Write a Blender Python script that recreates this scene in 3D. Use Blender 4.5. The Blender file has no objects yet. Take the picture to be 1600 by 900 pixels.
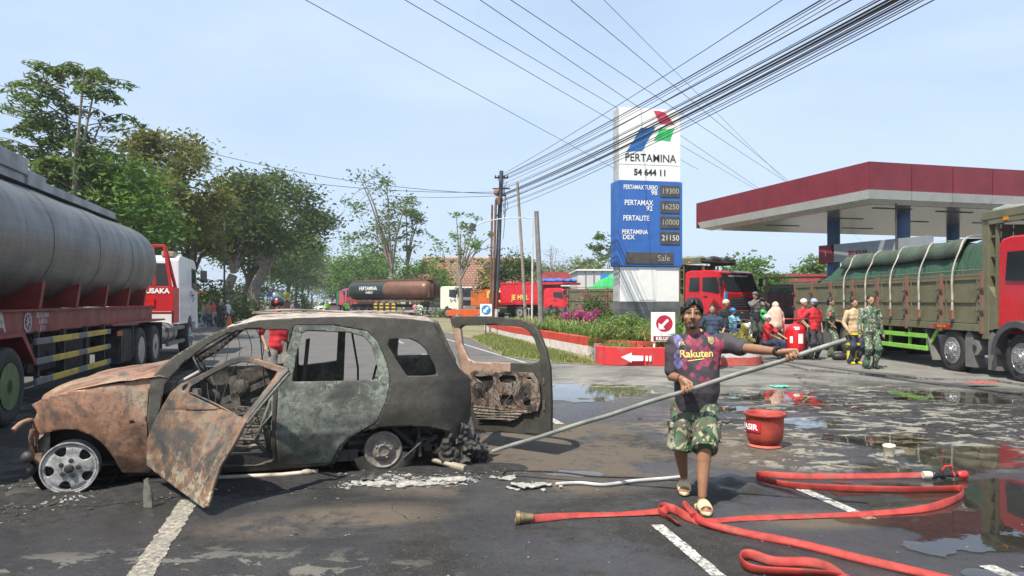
import bpy, bmesh, math, random
import numpy as np
from math import sin, cos, pi, radians, sqrt, atan2, exp
from mathutils import Vector, Matrix, noise
from mathutils.bvhtree import BVHTree
random.seed(7); RNG = random.Random(11)
SC = bpy.context.scene; COL = SC.collection
# ---------------------------------------------------------------- camera
FPX, HC, CX, CY = 1110.0, 1.65, 800.0, 470.0
cd = bpy.data.cameras.new('camera'); cam = bpy.data.objects.new('camera', cd); COL.objects.link(cam)
cam.location = (0, 0, HC); cam.rotation_euler = (pi/2, 0, 0)
cd.sensor_width = 36; cd.lens = 36*FPX/1600; cd.shift_y = (CY-450)/1600
cd.clip_start = .05; cd.clip_end = 4000; SC.camera = cam
# ---------------------------------------------------------------- sky and sun
SUN = Vector((-.36, -.50, 1.0)).normalized()
ELEV = math.asin(SUN.z)
w = bpy.data.worlds.new('World'); SC.world = w; w.use_nodes = True
nt = w.node_tree; nt.nodes.clear()
wo = nt.nodes.new('ShaderNodeOutputWorld'); bg = nt.nodes.new('ShaderNodeBackground')
sky = nt.nodes.new('ShaderNodeTexSky'); sky.sky_type = 'NISHITA'; sky.sun_disc = False
sky.sun_elevation = ELEV; sky.sun_rotation = atan2(SUN.x, SUN.y)
sky.air_density = 1.0; sky.dust_density = 1.5; sky.ozone_density = 1.2; sky.altitude = 50
tc = nt.nodes.new('ShaderNodeTexCoord'); mp = nt.nodes.new('ShaderNodeMapping'); mp.inputs['Scale'].default_value = (1.0, 1.0, 3.6)
mp.inputs['Rotation'].default_value = (.12, .1, .5)
cn = nt.nodes.new('ShaderNodeTexNoise'); cn.inputs['Scale'].default_value = 1.6; cn.inputs['Detail'].default_value = 7; cn.inputs['Roughness'].default_value = .52; cn.inputs['Distortion'].default_value = .35
cr = nt.nodes.new('ShaderNodeValToRGB'); cr.color_ramp.elements[0].position = .34; cr.color_ramp.elements[1].position = .74
cr.color_ramp.elements[0].color = (.58, .58, .58, 1); cr.color_ramp.elements[1].color = (1, 1, 1, 1)
mxw = nt.nodes.new('ShaderNodeMix'); mxw.data_type = 'RGBA'; mxw.inputs[7].default_value = (4.75, 5.9, 7.6, 1)
nt.links.new(tc.outputs['Generated'], mp.inputs[0]); nt.links.new(mp.outputs[0], cn.inputs['Vector']); nt.links.new(cn.outputs[0], cr.inputs[0])
nt.links.new(cr.outputs[0], mxw.inputs[0]); nt.links.new(sky.outputs[0], mxw.inputs[6])
nt.links.new(mxw.outputs[2], bg.inputs[0]); bg.inputs[1].default_value = .10
nt.links.new(bg.outputs[0], wo.inputs[0])
sl = bpy.data.lights.new('sun', 'SUN'); sl.energy = 5.0; sl.angle = radians(.55); sl.color = (1, .93, .82)
so = bpy.data.objects.new('sun', sl); COL.objects.link(so); so.rotation_euler = (-SUN).to_track_quat('-Z', 'Y').to_euler()
SC.view_settings.view_transform = 'Standard'; SC.view_settings.look = 'None'; SC.view_settings.gamma = 1; SC.view_settings.exposure = .62
SC.cycles.max_bounces = 6; SC.cycles.transparent_max_bounces = 12; SC.cycles.diffuse_bounces = 3; SC.cycles.glossy_bounces = 3
# ---------------------------------------------------------------- helpers
def G(px, py, z=0.):
    Y = FPX*(HC-z)/(py-CY); return Vector(((px-CX)/FPX*Y, Y, z))
def PT(px, py, Y): return Vector(((px-CX)/FPX*Y, Y, HC-(py-CY)/FPX*Y))
def V(*a): return Vector(a)
def basis(d):
    d = Vector(d).normalized(); h = V(0, 0, 1) if abs(d.z) < .9 else V(1, 0, 0)
    a = d.cross(h).normalized(); return a, a.cross(d).normalized(), d
def lerp(a, b, t): return a+(b-a)*t
def crom(pts, n=6, closed=False):
    P = [Vector(p) for p in pts]; m = len(P); out = []
    for i in range(m if closed else m-1):
        if closed: p0, p1, p2, p3 = P[i-1], P[i], P[(i+1) % m], P[(i+2) % m]
        else: p0, p1, p2, p3 = P[max(i-1, 0)], P[i], P[i+1], P[min(i+2, m-1)]
        for k in range(n):
            t = k/n; out.append(.5*((2*p1)+(p2-p0)*t+(2*p0-5*p1+4*p2-p3)*t*t+(3*p1-p0-3*p2+p3)*t**3))
    if not closed: out.append(P[-1])
    return out
class MB:
    def __init__(s): s.v = []; s.f = []; s.m = []
    def add(s, vs, fs, mi=0):
        o = len(s.v); s.v += [tuple(p) for p in vs]; s.f += [tuple(i+o for i in f) for f in fs]; s.m += [mi]*len(fs); return s
    def bx(s, x0, x1, y0, y1, z0, z1, mi=0):
        return s.add([(x0,y0,z0),(x1,y0,z0),(x1,y1,z0),(x0,y1,z0),(x0,y0,z1),(x1,y0,z1),(x1,y1,z1),(x0,y1,z1)],
                     [(0,3,2,1),(4,5,6,7),(0,1,5,4),(1,2,6,5),(2,3,7,6),(3,0,4,7)], mi)
    def box(s, c, sz, rot=None, mi=0):
        c = Vector(c); q = []
        for z in (-.5, .5):
            for x, y in ((-.5,-.5),(.5,-.5),(.5,.5),(-.5,.5)):
                p = V(x*sz[0], y*sz[1], z*sz[2])
                if rot is not None: p = rot @ p
                q.append(p+c)
        return s.add(q, [(0,3,2,1),(4,5,6,7),(0,1,5,4),(1,2,6,5),(2,3,7,6),(3,0,4,7)], mi)
    def bar(s, p0, p1, w, h, up=(0, 0, 1), mi=0):
        p0, p1 = Vector(p0), Vector(p1); d = (p1-p0); L = d.length; d.normalize(); u = Vector(up)
        a = d.cross(u)
        if a.length < 1e-4: a = d.cross(V(1, 0, 0))
        a.normalize(); b = a.cross(d)
        return s.box((p0+p1)/2, (L, w, h), Matrix((d, a, b)).transposed(), mi)
    def cyl(s, p0, p1, r0, r1=None, n=12, caps=True, mi=0):
        r1 = r0 if r1 is None else r1; p0, p1 = Vector(p0), Vector(p1); a, b, d = basis(p1-p0); q = []
        for p, r in ((p0, r0), (p1, r1)):
            for i in range(n):
                t = 2*pi*i/n; q.append(p+a*(r*cos(t))+b*(r*sin(t)))
        f = [(i, (i+1) % n, n+(i+1) % n, n+i) for i in range(n)]
        if caps: f += [tuple(range(n-1, -1, -1)), tuple(range(n, 2*n))]
        return s.add(q, f, mi)
    def tube(s, pts, r, n=8, mi=0, b=None, tw=0, caps=True):
        """round, or elliptical when b is given (r across, b thick; tw turns it)"""
        P = [Vector(p) for p in pts]; m = len(P); q = []; A = None
        for i, p in enumerate(P):
            d = (P[min(i+1, m-1)]-P[max(i-1, 0)])
            if d.length < 1e-9: d = V(0, 0, 1)
            d.normalize()
            if b is not None: A = d.cross(V(0, 0, 1)); A = A.normalized() if A.length > 1e-4 else V(1, 0, 0)
            elif A is None: A = basis(d)[0]
            else:
                A = (A-d*A.dot(d)); A = A.normalized() if A.length > 1e-6 else basis(d)[0]
            B = d.cross(A); rr = r[i] if hasattr(r, '__len__') else r; bb = rr if b is None else (b[i] if hasattr(b, '__len__') else b)
            tt = tw[i] if hasattr(tw, '__len__') else tw
            for k in range(n):
                t = 2*pi*k/n; x, y = rr*cos(t), bb*sin(t); q.append(p+A*(x*cos(tt)-y*sin(tt))+B*(x*sin(tt)+y*cos(tt)))
        f = [(i*n+k, i*n+(k+1) % n, (i+1)*n+(k+1) % n, (i+1)*n+k) for i in range(m-1) for k in range(n)]
        if caps: f += [tuple(range(n-1, -1, -1)), tuple(range((m-1)*n, m*n))]
        return s.add(q, f, mi)
    def lathe(s, prof, c=(0, 0, 0), ax=(0, 0, 1), n=24, mi=0, caps=True):
        a, b, d = basis(ax); c = Vector(c); q = []
        for r, h in prof:
            for i in range(n):
                t = 2*pi*i/n; q.append(c+d*h+a*(r*cos(t))+b*(r*sin(t)))
        m = len(prof); f = [(i*n+k, i*n+(k+1) % n, (i+1)*n+(k+1) % n, (i+1)*n+k) for i in range(m-1) for k in range(n)]
        if caps:
            if prof[0][0] > 1e-5: f.append(tuple(range(n-1, -1, -1)))
            if prof[-1][0] > 1e-5: f.append(tuple(range((m-1)*n, m*n)))
        return s.add(q, f, mi)
    def ell(s, c, r, n=12, rot=None, mi=0):
        c = Vector(c); r = r if hasattr(r, '__len__') else (r, r, r); q = []; m = max(4, n//2)
        for j in range(m+1):
            ph = -pi/2+pi*j/m
            for i in range(n):
                p = V(r[0]*cos(ph)*cos(2*pi*i/n), r[1]*cos(ph)*sin(2*pi*i/n), r[2]*sin(ph))
                q.append(c+(rot @ p if rot is not None else p))
        return s.add(q, [(j*n+k, j*n+(k+1) % n, (j+1)*n+(k+1) % n, (j+1)*n+k) for j in range(m) for k in range(n)], mi)
    def cap(s, p0, p1, r0, r1=None, n=12):
        """tapered capsule"""
        r1 = r0 if r1 is None else r1; p0, p1 = Vector(p0), Vector(p1); d = p1-p0; L = d.length
        if L < 1e-6: return s.ell(p0, max(r0, r1), n)
        pr = [(r0*cos(t), r0*sin(t)) for t in (-pi/2, -1.1, -.7, -.3)]+[(r0*.9999, 0), (r1*.9999, L)]+[(r1*cos(t), L+r1*sin(t)) for t in (.3, .7, 1.1, pi/2)]
        pr[0] = (1e-4, pr[0][1]); pr[-1] = (1e-4, pr[-1][1])
        return s.lathe(pr, p0, d, n)
    def prism(s, poly, ax, lo, hi, mi=0):
        """poly in the two other axes (cyclic order kept: x->(y,z), y->(x,z), z->(x,y)) pushed from lo to hi"""
        n = len(poly); mk = {'x': lambda a, b, t: (t, a, b), 'y': lambda a, b, t: (a, t, b), 'z': lambda a, b, t: (a, b, t)}[ax]
        q = [mk(a, b, lo) for a, b in poly]+[mk(a, b, hi) for a, b in poly]
        return s.add(q, [tuple(range(n-1, -1, -1)), tuple(range(n, 2*n))]+[(i, (i+1) % n, n+(i+1) % n, n+i) for i in range(n)], mi)
    def quad(s, a, b, c, d, mi=0): return s.add([a, b, c, d], [(0, 1, 2, 3)], mi)
    def xf(s, M): s.v = [tuple(M @ Vector(p)) for p in s.v]; return s
    def build(s, name, mats, parent=None, smooth=None, bevel=0, world=False, label=None, **tg):
        me = bpy.data.meshes.new(name)
        vs = s.v
        if world and parent is not None:
            o = parent_world(parent); vs = [(x-o.x, y-o.y, z-o.z) for x, y, z in vs]
        me.from_pydata(vs, [], s.f); me.validate()
        for m_ in (mats if isinstance(mats, (list, tuple)) else [mats]): me.materials.append(m_)
        if any(s.m) and len(me.polygons) == len(s.m): me.polygons.foreach_set('material_index', s.m)
        bm = bmesh.new(); bm.from_mesh(me); bmesh.ops.recalc_face_normals(bm, faces=bm.faces); bm.to_mesh(me); bm.free()
        if smooth is not None:
            me.polygons.foreach_set('use_smooth', [True]*len(me.polygons))
            if smooth < 179: me.set_sharp_from_angle(angle=radians(smooth))
        ob = bpy.data.objects.new(name, me); COL.objects.link(ob)
        if parent is not None: ob.parent = parent
        if bevel:
            b = ob.modifiers.new('bevel', 'BEVEL'); b.width = bevel; b.segments = 2; b.limit_method = 'ANGLE'; b.angle_limit = radians(35); b.harden_normals = False
        if label: ob['label'] = label
        for k, v_ in tg.items():
            if v_: ob[k if k != 'cat' else 'category'] = v_
        return ob
def parent_world(p):
    v = Vector((0, 0, 0))
    while p is not None: v = v+p.location; p = p.parent
    return v
def thing(name, label, cat, loc=(0, 0, 0), rz=0, group=None):
    o = bpy.data.objects.new(name, None); COL.objects.link(o); o.location = loc; o.rotation_euler = (0, 0, rz); o.empty_display_size = .2
    o['label'] = label; o['category'] = cat
    if group: o['group'] = group
    return o
def dup(o, parent=None, loc=None, rz=None, label=None, group=None):
    c = o.copy(); COL.objects.link(c)
    if parent is not None: c.parent = parent
    if loc is not None: c.location = loc
    if rz is not None: c.rotation_euler = (0, 0, rz)
    if label: c['label'] = label
    if group: c['group'] = group
    for ch in list(o.children): dup(ch, c)
    return c
# --- implicit outlines: signed distance to polygons, marching squares
def sdf(poly, X, Z):
    P = np.array([(p[0], p[1]) for p in poly]); n = len(P); d = np.full(X.shape, 1e9); ins = np.zeros(X.shape, bool)
    for i in range(n):
        ax, az = P[i]; bx_, bz = P[(i+1) % n]; ex, ez = bx_-ax, bz-az; wx, wz = X-ax, Z-az
        t = np.clip((wx*ex+wz*ez)/(ex*ex+ez*ez+1e-12), 0, 1); d = np.minimum(d, (wx-ex*t)**2+(wz-ez*t)**2)
        c = ((az > Z) != (bz > Z)) & (X < ex*(Z-az)/(ez if abs(ez) > 1e-12 else 1e-12)+ax); ins ^= c
    d = np.sqrt(d); return np.where(ins, d, -d)
def msq(f, x0, x1, z0, z1, st):
    nx, nz = int((x1-x0)/st)+2, int((z1-z0)/st)+2
    xs = x0+np.arange(nx)*st; zs = z0+np.arange(nz)*st; X, Z = np.meshgrid(xs, zs, indexing='ij'); A = f(X, Z)
    pos = A > 0; any_ = pos[:-1, :-1] | pos[1:, :-1] | pos[1:, 1:] | pos[:-1, 1:]; vid = {}; vs = []; fs = []
    def gv(k, p):
        if k not in vid: vid[k] = len(vs); vs.append(p)
        return vid[k]
    for i, j in np.argwhere(any_):
        i = int(i); j = int(j); cs = [(i, j), (i+1, j), (i+1, j+1), (i, j+1)]; poly = []
        for k in range(4):
            a, b = cs[k], cs[(k+1) % 4]; va, vb = A[a], A[b]
            if va > 0: poly.append(gv(a, (xs[a[0]], zs[a[1]])))
            if (va > 0) != (vb > 0):
                t = va/(va-vb); key = (a, b) if a < b else (b, a)
                t = min(max(t, .02), .98)
                poly.append(gv(key, (xs[a[0]]+(xs[b[0]]-xs[a[0]])*t, zs[a[1]]+(zs[b[1]]-zs[a[1]])*t)))
        if len(poly) >= 3: fs.append(tuple(poly))
    return vs, fs
def panel(poly, holes, fmap, st=.03, gap=0., rnd=0.):
    P = np.array([(p[0], p[1]) for p in poly]); x0, z0 = P.min(0)-st; x1, z1 = P.max(0)+st
    def f(X, Z):
        a = sdf(poly, X, Z)-gap
        for h in holes: a = np.minimum(a, -sdf(h, X, Z))
        return a
    vs, fs = msq(f, x0, x1, z0, z1, st); mb = MB(); mb.add([fmap(a, b) for a, b in vs], fs); return mb
def solid(ob, t, off=0): m = ob.modifiers.new('solid', 'SOLIDIFY'); m.thickness = t; m.offset = off; m.use_even_offset = False; return ob
def nz(p, s=1., o=0.): return noise.noise(Vector((p[0]*s+o, p[1]*s+o*.7, (p[2] if len(p) > 2 else 0)*s-o)))
def fbm(X, Y, seed=0, octv=4):
    """numpy value noise"""
    out = np.zeros(X.shape); amp = .5; fr = 1.
    for o in range(octv):
        x, y = X*fr+seed*7.3+o*13.1, Y*fr+seed*3.7-o*5.3; xi, yi = np.floor(x), np.floor(y); fx, fy = x-xi, y-yi; fx = fx*fx*(3-2*fx); fy = fy*fy*(3-2*fy)
        def h(a, b): t = np.sin(a*127.1+b*311.7)*43758.5453; return t-np.floor(t)
        out += amp*((h(xi, yi)*(1-fx)+h(xi+1, yi)*fx)*(1-fy)+(h(xi, yi+1)*(1-fx)+h(xi+1, yi+1)*fx)*fy); amp *= .5; fr *= 2
    return out
# --- text as flat mesh
_tc = {}
def text_mb(txt, size=1., bold=0., align='CENTER', ext=0., spacing=1., xs=1.):
    c = bpy.data.curves.new('text', 'FONT'); c.body = txt; c.size = size; c.align_x = align; c.align_y = 'CENTER'; c.offset = bold; c.extrude = ext; c.resolution_u = 3; c.space_character = spacing
    o = bpy.data.objects.new('text', c); COL.objects.link(o); bpy.context.view_layer.update()
    me = bpy.data.meshes.new_from_object(o.evaluated_get(bpy.context.evaluated_depsgraph_get())); mb = MB()
    mb.add([(v.co.x*xs, v.co.y, v.co.z) for v in me.vertices], [tuple(p.vertices) for p in me.polygons])
    bpy.data.objects.remove(o); bpy.data.curves.remove(c); bpy.data.meshes.remove(me); return mb
def text_on(txt, size, o, xd, yd, name, m, parent, bold=0., off=.004, align='CENTER', xs=1., world=False, spacing=1.):
    """letters on a plane: origin o, xd right, yd up"""
    mb = text_mb(txt, size, bold, align, 0, spacing, xs); xd, yd, o = Vector(xd).normalized(), Vector(yd).normalized(), Vector(o); nn = xd.cross(yd)
    mb.v = [tuple(o+xd*x+yd*y+nn*off) for x, y, z in mb.v]; return mb.build(name, m, parent, world=world)
# --- bodies grown from overlapping volumes into one surface
def remesh(mb, name, m, parent, vox=.02, sm=4, world=False, rip=None, label=None):
    ob = mb.build(name, m, parent, smooth=180, world=world, label=label)
    r = ob.modifiers.new('r', 'REMESH'); r.mode = 'VOXEL'; r.voxel_size = vox; r.use_smooth_shade = True
    if sm: s_ = ob.modifiers.new('s', 'SMOOTH'); s_.factor = .5; s_.iterations = sm
    ob['_bake'] = 1; ob['_rip'] = list(rip) if rip else [0, 1]
    return ob
def bake():
    bpy.context.view_layer.update(); dg = bpy.context.evaluated_depsgraph_get()
    for ob in [o for o in COL.objects if o.get('_bake')]:
        me = bpy.data.meshes.new_from_object(ob.evaluated_get(dg)); old = ob.data; ob.modifiers.clear(); ob.data = me
        if old.users == 0: bpy.data.meshes.remove(old)
        a, s_ = ob['_rip'][0], ob['_rip'][1]
        if a:
            ns = [v.normal.copy() for v in me.vertices]
            for v, n_ in zip(me.vertices, ns): v.co += n_*(a*noise.noise(Vector((v.co.x*s_, v.co.y*s_, v.co.z*s_*(ob['_rip'][2] if len(ob['_rip']) > 2 else 1))))) 
        me.polygons.foreach_set('use_smooth', [True]*len(me.polygons)); del ob['_bake']; del ob['_rip']
def bvh_world(ob):
    me = ob.data; o = parent_world(ob); return BVHTree.FromPolygons([v.co+o for v in me.vertices], [tuple(p.vertices) for p in me.polygons])
# ---------------------------------------------------------------- materials
class NT:
    def __init__(s, name):
        s.mat = bpy.data.materials.new(name); s.mat.use_nodes = True; s.t = s.mat.node_tree; s.t.nodes.clear()
        s.out = s.t.nodes.new('ShaderNodeOutputMaterial'); s.b = s.t.nodes.new('ShaderNodeBsdfPrincipled'); s.t.links.new(s.b.outputs[0], s.out.inputs[0])
    def N(s, ty, ins=None, **pr):
        n = s.t.nodes.new('ShaderNode'+ty)
        for k, v in pr.items(): setattr(n, k, v)
        for k, v in (ins or {}).items(): s.put(n.inputs[k], v)
        return n
    def put(s, sock, v):
        if hasattr(v, 'links') or isinstance(v, bpy.types.NodeSocket): s.t.links.new(v, sock)
        elif isinstance(v, bpy.types.Node): s.t.links.new(v.outputs[0], sock)
        else:
            if hasattr(sock, 'default_value') and hasattr(sock.default_value, '__len__') and hasattr(v, '__len__') and len(v) == 3 and len(sock.default_value) == 4: v = (*v, 1)
            sock.default_value = v
    def co(s, kind='Object'):
        if kind == 'World': return s.N('NewGeometry').outputs['Position']
        return s.N('TexCoord').outputs[kind]
    def noise(s, vec, scale, detail=4, rough=.55, dist=0.):
        return s.N('TexNoise', {'Vector': vec, 'Scale': scale, 'Detail': detail, 'Roughness': rough, 'Distortion': dist}).outputs[0]
    def ramp(s, fac, stops, interp='LINEAR'):
        r = s.N('ValToRGB', {0: fac}); r.color_ramp.interpolation = interp; e = r.color_ramp.elements
        while len(e) < len(stops): e.new(.5)
        for x, (p, c) in zip(e, stops): x.position = p; x.color = (*c, 1) if hasattr(c, '__len__') else (c, c, c, 1)
        return r.outputs[0]
    def mix(s, f, a, b, mode='MIX'):
        n = s.N('Mix', data_type='RGBA', blend_type=mode); s.put(n.inputs[0], f); s.put(n.inputs[6], a); s.put(n.inputs[7], b); return n.outputs[2]
    def m(s, op, a, b=0., c=0., clamp=False):
        n = s.N('Math', operation=op, use_clamp=clamp); s.put(n.inputs[0], a); s.put(n.inputs[1], b); s.put(n.inputs[2], c); return n.outputs[0]
    def mr(s, v, a, b, c=0., d=1.): return s.N('MapRange', {0: v, 1: a, 2: b, 3: c, 4: d}).outputs[0]
    def map(s, vec, scale=(1, 1, 1), loc=(0, 0, 0), rot=(0, 0, 0)): return s.N('Mapping', {'Vector': vec, 'Scale': scale, 'Location': loc, 'Rotation': rot}).outputs[0]
    def bump(s, h, strength=.3, dist=.01):
        n = s.N('Bump', {'Height': h, 'Strength': strength, 'Distance': dist}); s.t.links.new(n.outputs[0], s.b.inputs['Normal']); return n
    def blob(s, pos, c, r, rot=0.):
        """1 at the centre of an ellipse on the ground, 0 at its edge, negative outside"""
        v = s.map(s.N('VectorMath', {0: pos, 1: (c[0], c[1], 0)}, operation='SUBTRACT').outputs[0], rot=(0, 0, rot))
        v = s.N('VectorMath', {0: v, 1: (1/r[0], 1/r[1], 0)}, operation='MULTIPLY').outputs[0]
        return s.m('SUBTRACT', 1., s.N('VectorMath', {0: v}, operation='LENGTH').outputs['Value'])
    def fin(s, col=None, rough=None, metal=None, **kw):
        if col is not None: s.put(s.b.inputs['Base Color'], col)
        if rough is not None: s.put(s.b.inputs['Roughness'], rough)
        if metal is not None: s.put(s.b.inputs['Metallic'], metal)
        for k, v in kw.items(): s.put(s.b.inputs[k.replace('_', ' ')], v)
        return s.mat
_mc = {}
def mat(name, col, rough=.6, metal=0., var=.25, scale=4., col2=None, bump=0., bs=30., coat=0., emit=0., dirt=0., dirtc=(.12, .10, .08)):
    """general surface: colour broken up by noise, optional dirt and fine relief"""
    if name in _mc: return _mc[name]
    t = NT(name); v = t.co('Object'); n = t.noise(v, scale, 5, .6)
    c2 = col2 or tuple(max(0, x*(1-var)) for x in col); c1 = tuple(min(1, x*(1+var*.5)) for x in col) if col2 is None else col
    c = t.mix(t.mr(n, .35, .65), c1, c2)
    if dirt:
        d = t.mr(t.m('ADD', t.noise(v, scale*.6, 6, .7), t.m('MULTIPLY', t.noise(v, scale*7, 3), .25)), .66, .86, 0, dirt); c = t.mix(d, c, dirtc)
    t.fin(c, t.mr(n, .3, .7, max(.02, rough-.08), min(1, rough+.1)), metal)
    if coat: t.b.inputs['Coat Weight'].default_value = coat; t.b.inputs['Coat Roughness'].default_value = .08
    if bump: t.bump(t.noise(v, bs, 4, .6), bump, .01)
    if emit: t.fin(Emission_Color=c, Emission_Strength=emit)
    _mc[name] = t.mat; return t.mat
def glass(name='dark_glass', col=(.02, .025, .03), rough=.06): return mat(name, col, rough, 0, .3, 2)
# ================================================================ ground, roads, markings
VL = -.27027                      # the road runs off to the left: X = L + VL*Y
def RL(L, Y, z=0.): return V(L+VL*Y, Y, z)
def flat(name, pts, z, m, **tg):
    mb = MB(); mb.add([(p[0], p[1], z) for p in pts], [tuple(range(len(pts)))]); return mb.build(name, m, **tg)
def ground_mat(kind):
    t = NT(kind+'_surface'); p = t.co('World')
    fine = t.noise(p, 110, 3, .7); mid = t.noise(p, 9, 5, .65); big = t.noise(p, .9, 6, .6, .4); huge = t.noise(t.map(p, (1, .6, 1)), .28, 4, .6)
    # dry old asphalt, cleaner grey with distance; soot and fire water round the wreck
    dry = t.mix(t.mr(big, .35, .65), (.105, .103, .10), (.17, .165, .155))
    apron = t.m('MULTIPLY', t.mr(t.blob(p, (6.5, 17.), (9, 7.2)), 0, .35), 1.)
    dry = t.mix(apron, dry, t.mix(t.mr(big, .4, .6), (.25, .24, .215), (.16, .154, .138)))
    z1 = t.m('ADD', t.mr(t.blob(p, (-1., 5.5), (10.5, 7.0), .12), -.05, .28), t.m('MULTIPLY', t.m('SUBTRACT', big, .5), 1.5), clamp=True)
    z2 = t.m('ADD', t.mr(t.blob(p, (7.5, 9.), (7.5, 5.2), .1), -.05, .3), t.m('MULTIPLY', t.m('SUBTRACT', big, .5), 1.7), clamp=True)
    z3 = t.m('ADD', t.mr(t.blob(p, (-6., 9.5), (7, 6.), .0), -.05, .3), t.m('MULTIPLY', t.m('SUBTRACT', big, .5), 1.2), clamp=True)
    sooty = t.m('MAXIMUM', t.m('MAXIMUM', z1, z2), z3)
    soot = t.mix(t.mr(mid, .3, .7), (.007, .0068, .0068), (.028, .0265, .025))
    c = t.mix(sooty, dry, soot)
    # trodden brown dust
    br = t.m('MULTIPLY', t.mr(t.m('ADD', big, t.m('MULTIPLY', mid, .35)), .55, .68), t.m('MAXIMUM', t.mr(t.blob(p, (-1.35, 5.35), (1.1, .45), -.25), 0, .5),
        t.m('MAXIMUM', t.mr(t.blob(p, (1.0, 8.1), (2.9, 2.0)), 0, .35), t.m('MAXIMUM', t.mr(t.blob(p, (-.1, 6.35), (1.6, .5)), 0, .5), t.mr(t.blob(p, (2.2, 5.35), (.7, .3)), 0, .5)))), clamp=True)
    c = t.mix(t.m('MULTIPLY', br, .95), c, t.mix(t.mr(fine, .3, .7), (.155, .120, .085), (.09, .072, .053)))
    # pale mud and foam dried in flakes
    pn = t.m('ADD', t.noise(t.map(p, (1, 1.6, 1)), 2.4, 9, .72, .6), t.m('MULTIPLY', t.m('SUBTRACT', mid, .5), .22))
    zone = t.m('MAXIMUM', t.mr(t.blob(p, (4.9, 9.6), (3.7, 2.9), -.15), 0, .4), t.mr(t.blob(p, (1.4, 14.5), (4.2, 1.8)), 0, .5))
    zone = t.m('MAXIMUM', zone, t.mr(t.blob(p, (3.5, 7.5), (1.5, .75), -.2), 0, .4)); zone = t.m('MAXIMUM', zone, t.m('MAXIMUM', t.mr(t.blob(p, (5.6, 12.6), (3.6, 1.6)), 0, .4), t.m('MULTIPLY', t.mr(t.blob(p, (-2.2, 4.2), (2.2, .7)), 0, .5), .55)))
    pale = t.m('MULTIPLY', t.mr(pn, .535, .552), zone, clamp=True)
    c = t.mix(t.m('MULTIPLY', pale, .85), c, t.mix(t.mr(fine, .3, .7), (.42, .39, .31), (.27, .25, .205)))
    # grit and chips
    vor = t.N('TexVoronoi', {'Vector': p, 'Scale': 34.}).outputs['Distance']
    c = t.mix(t.m('MULTIPLY', t.m('LESS_THAN', vor, .11), .6), c, (.34, .33, .30))
    c = t.mix(t.mr(fine, .25, .75, 0, 1), t.mix(.35, c, (.01, .01, .01)), t.mix(.035, c, (.5, .49, .47)))
    if kind == 'asphalt':       # cracks
        cv = t.N('TexVoronoi', {'Vector': t.N('VectorMath', {0: p, 1: t.N('TexNoise', {'Vector': p, 'Scale': 2.5}).outputs[1]}, operation='ADD').outputs[0], 'Scale': .55}, feature='DISTANCE_TO_EDGE').outputs['Distance']
        c = t.mix(t.m('MULTIPLY', t.m('MULTIPLY', t.m('LESS_THAN', cv, .0045), t.mr(big, .5, .56)), .6), c, (.012, .012, .012))
    wet = t.m('MULTIPLY', t.mr(t.m('ADD', t.noise(p, .62, 5, .6, .5), t.m('MULTIPLY', t.m('SUBTRACT', mid, .5), .12)), .47, .56), sooty, clamp=True)
    for bc_, br_, ro in (((-3.6, 4.7), (1.5, .45), .1), ((.4, 6.9), (1.9, .55), .1), ((2.1, 6.9), (.9, .55), .3), ((1.2, 10.5), (2.2, 1.2), 0.), ((3.6, 6.6), (1.6, .5), 0.)): wet = t.m('MAXIMUM', wet, t.mr(t.m('ADD', t.blob(p, bc_, br_, ro), t.m('MULTIPLY', t.m('SUBTRACT', big, .5), 2.6)), .0, .18))
    wet = t.m('MULTIPLY', wet, t.m('SUBTRACT', 1., t.m('MAXIMUM', pale, br)), clamp=True)
    c = t.mix(t.m('MULTIPLY', wet, .45), c, (.018, .018, .021))
    rough = t.m('SUBTRACT', t.mr(fine, .2, .8, .72, .95), t.m('MULTIPLY', wet, t.mr(t.noise(p, 3., 4), .3, .7, .46, .66)))
    st_ = t.N('TexVoronoi', {'Vector': p, 'Scale': 150.}).outputs['Color']; c = t.mix(.22, c, t.mix(st_, t.mix(.6, c, (0, 0, 0)), t.mix(.6, c, (.20, .195, .185))), 'MIX'); t.put(t.b.inputs['Specular IOR Level'], t.mr(wet, 0, 1, .10, .55))
    t.fin(c, rough)
    t.bump(t.m('ADD', t.m('ADD', fine, t.m('MULTIPLY', t.noise(p, 42, 4, .7), 1.4)), t.m('MULTIPLY', mid, 1.2)), .5, .008); return t.mat
M_ASPH = ground_mat('asphalt'); M_BLOCK = ground_mat('paving')
def soil_mat():
    t = NT('soil_and_grass'); p = t.co('World'); a = t.noise(p, .35, 6, .6); b = t.noise(p, 22, 4, .7)
    c = t.mix(t.mr(a, .4, .6), (.21, .165, .10), (.085, .11, .035)); c = t.mix(t.mr(b, .3, .7, 0, .5), c, (.26, .22, .13)); t.fin(c, .95); t.bump(b, .5, .03); return t.mat
M_SOIL = soil_mat()
M_FORE = None
def fore_mat():
    t = NT('forecourt_paving'); p = t.co('World')
    bk = t.N('TexBrick', {'Vector': t.map(p, rot=(0, 0, .3)), 'Color1': (.19, .183, .165), 'Color2': (.155, .148, .133), 'Mortar': (.085, .08, .07), 'Scale': 1., 'Mortar Size': .012, 'Brick Width': .21, 'Row Height': .105})
    n = t.noise(p, 1.2, 6, .65); c = t.mix(t.mr(n, .4, .7, 0, .6), bk.outputs[0], (.24, .225, .195)); c = t.mix(t.mr(t.noise(p, .5, 5, .6), .52, .62, 0, .75), c, (.07, .068, .06)); t.fin(c, .85); t.bump(t.noise(p, 60, 3), .3, .004); return t.mat
M_FORE = fore_mat()
flat('ground', [(-1500, -40), (1500, -40), (1500, 2600), (-1500, 2600)], -.012, M_SOIL, kind='structure')
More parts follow.
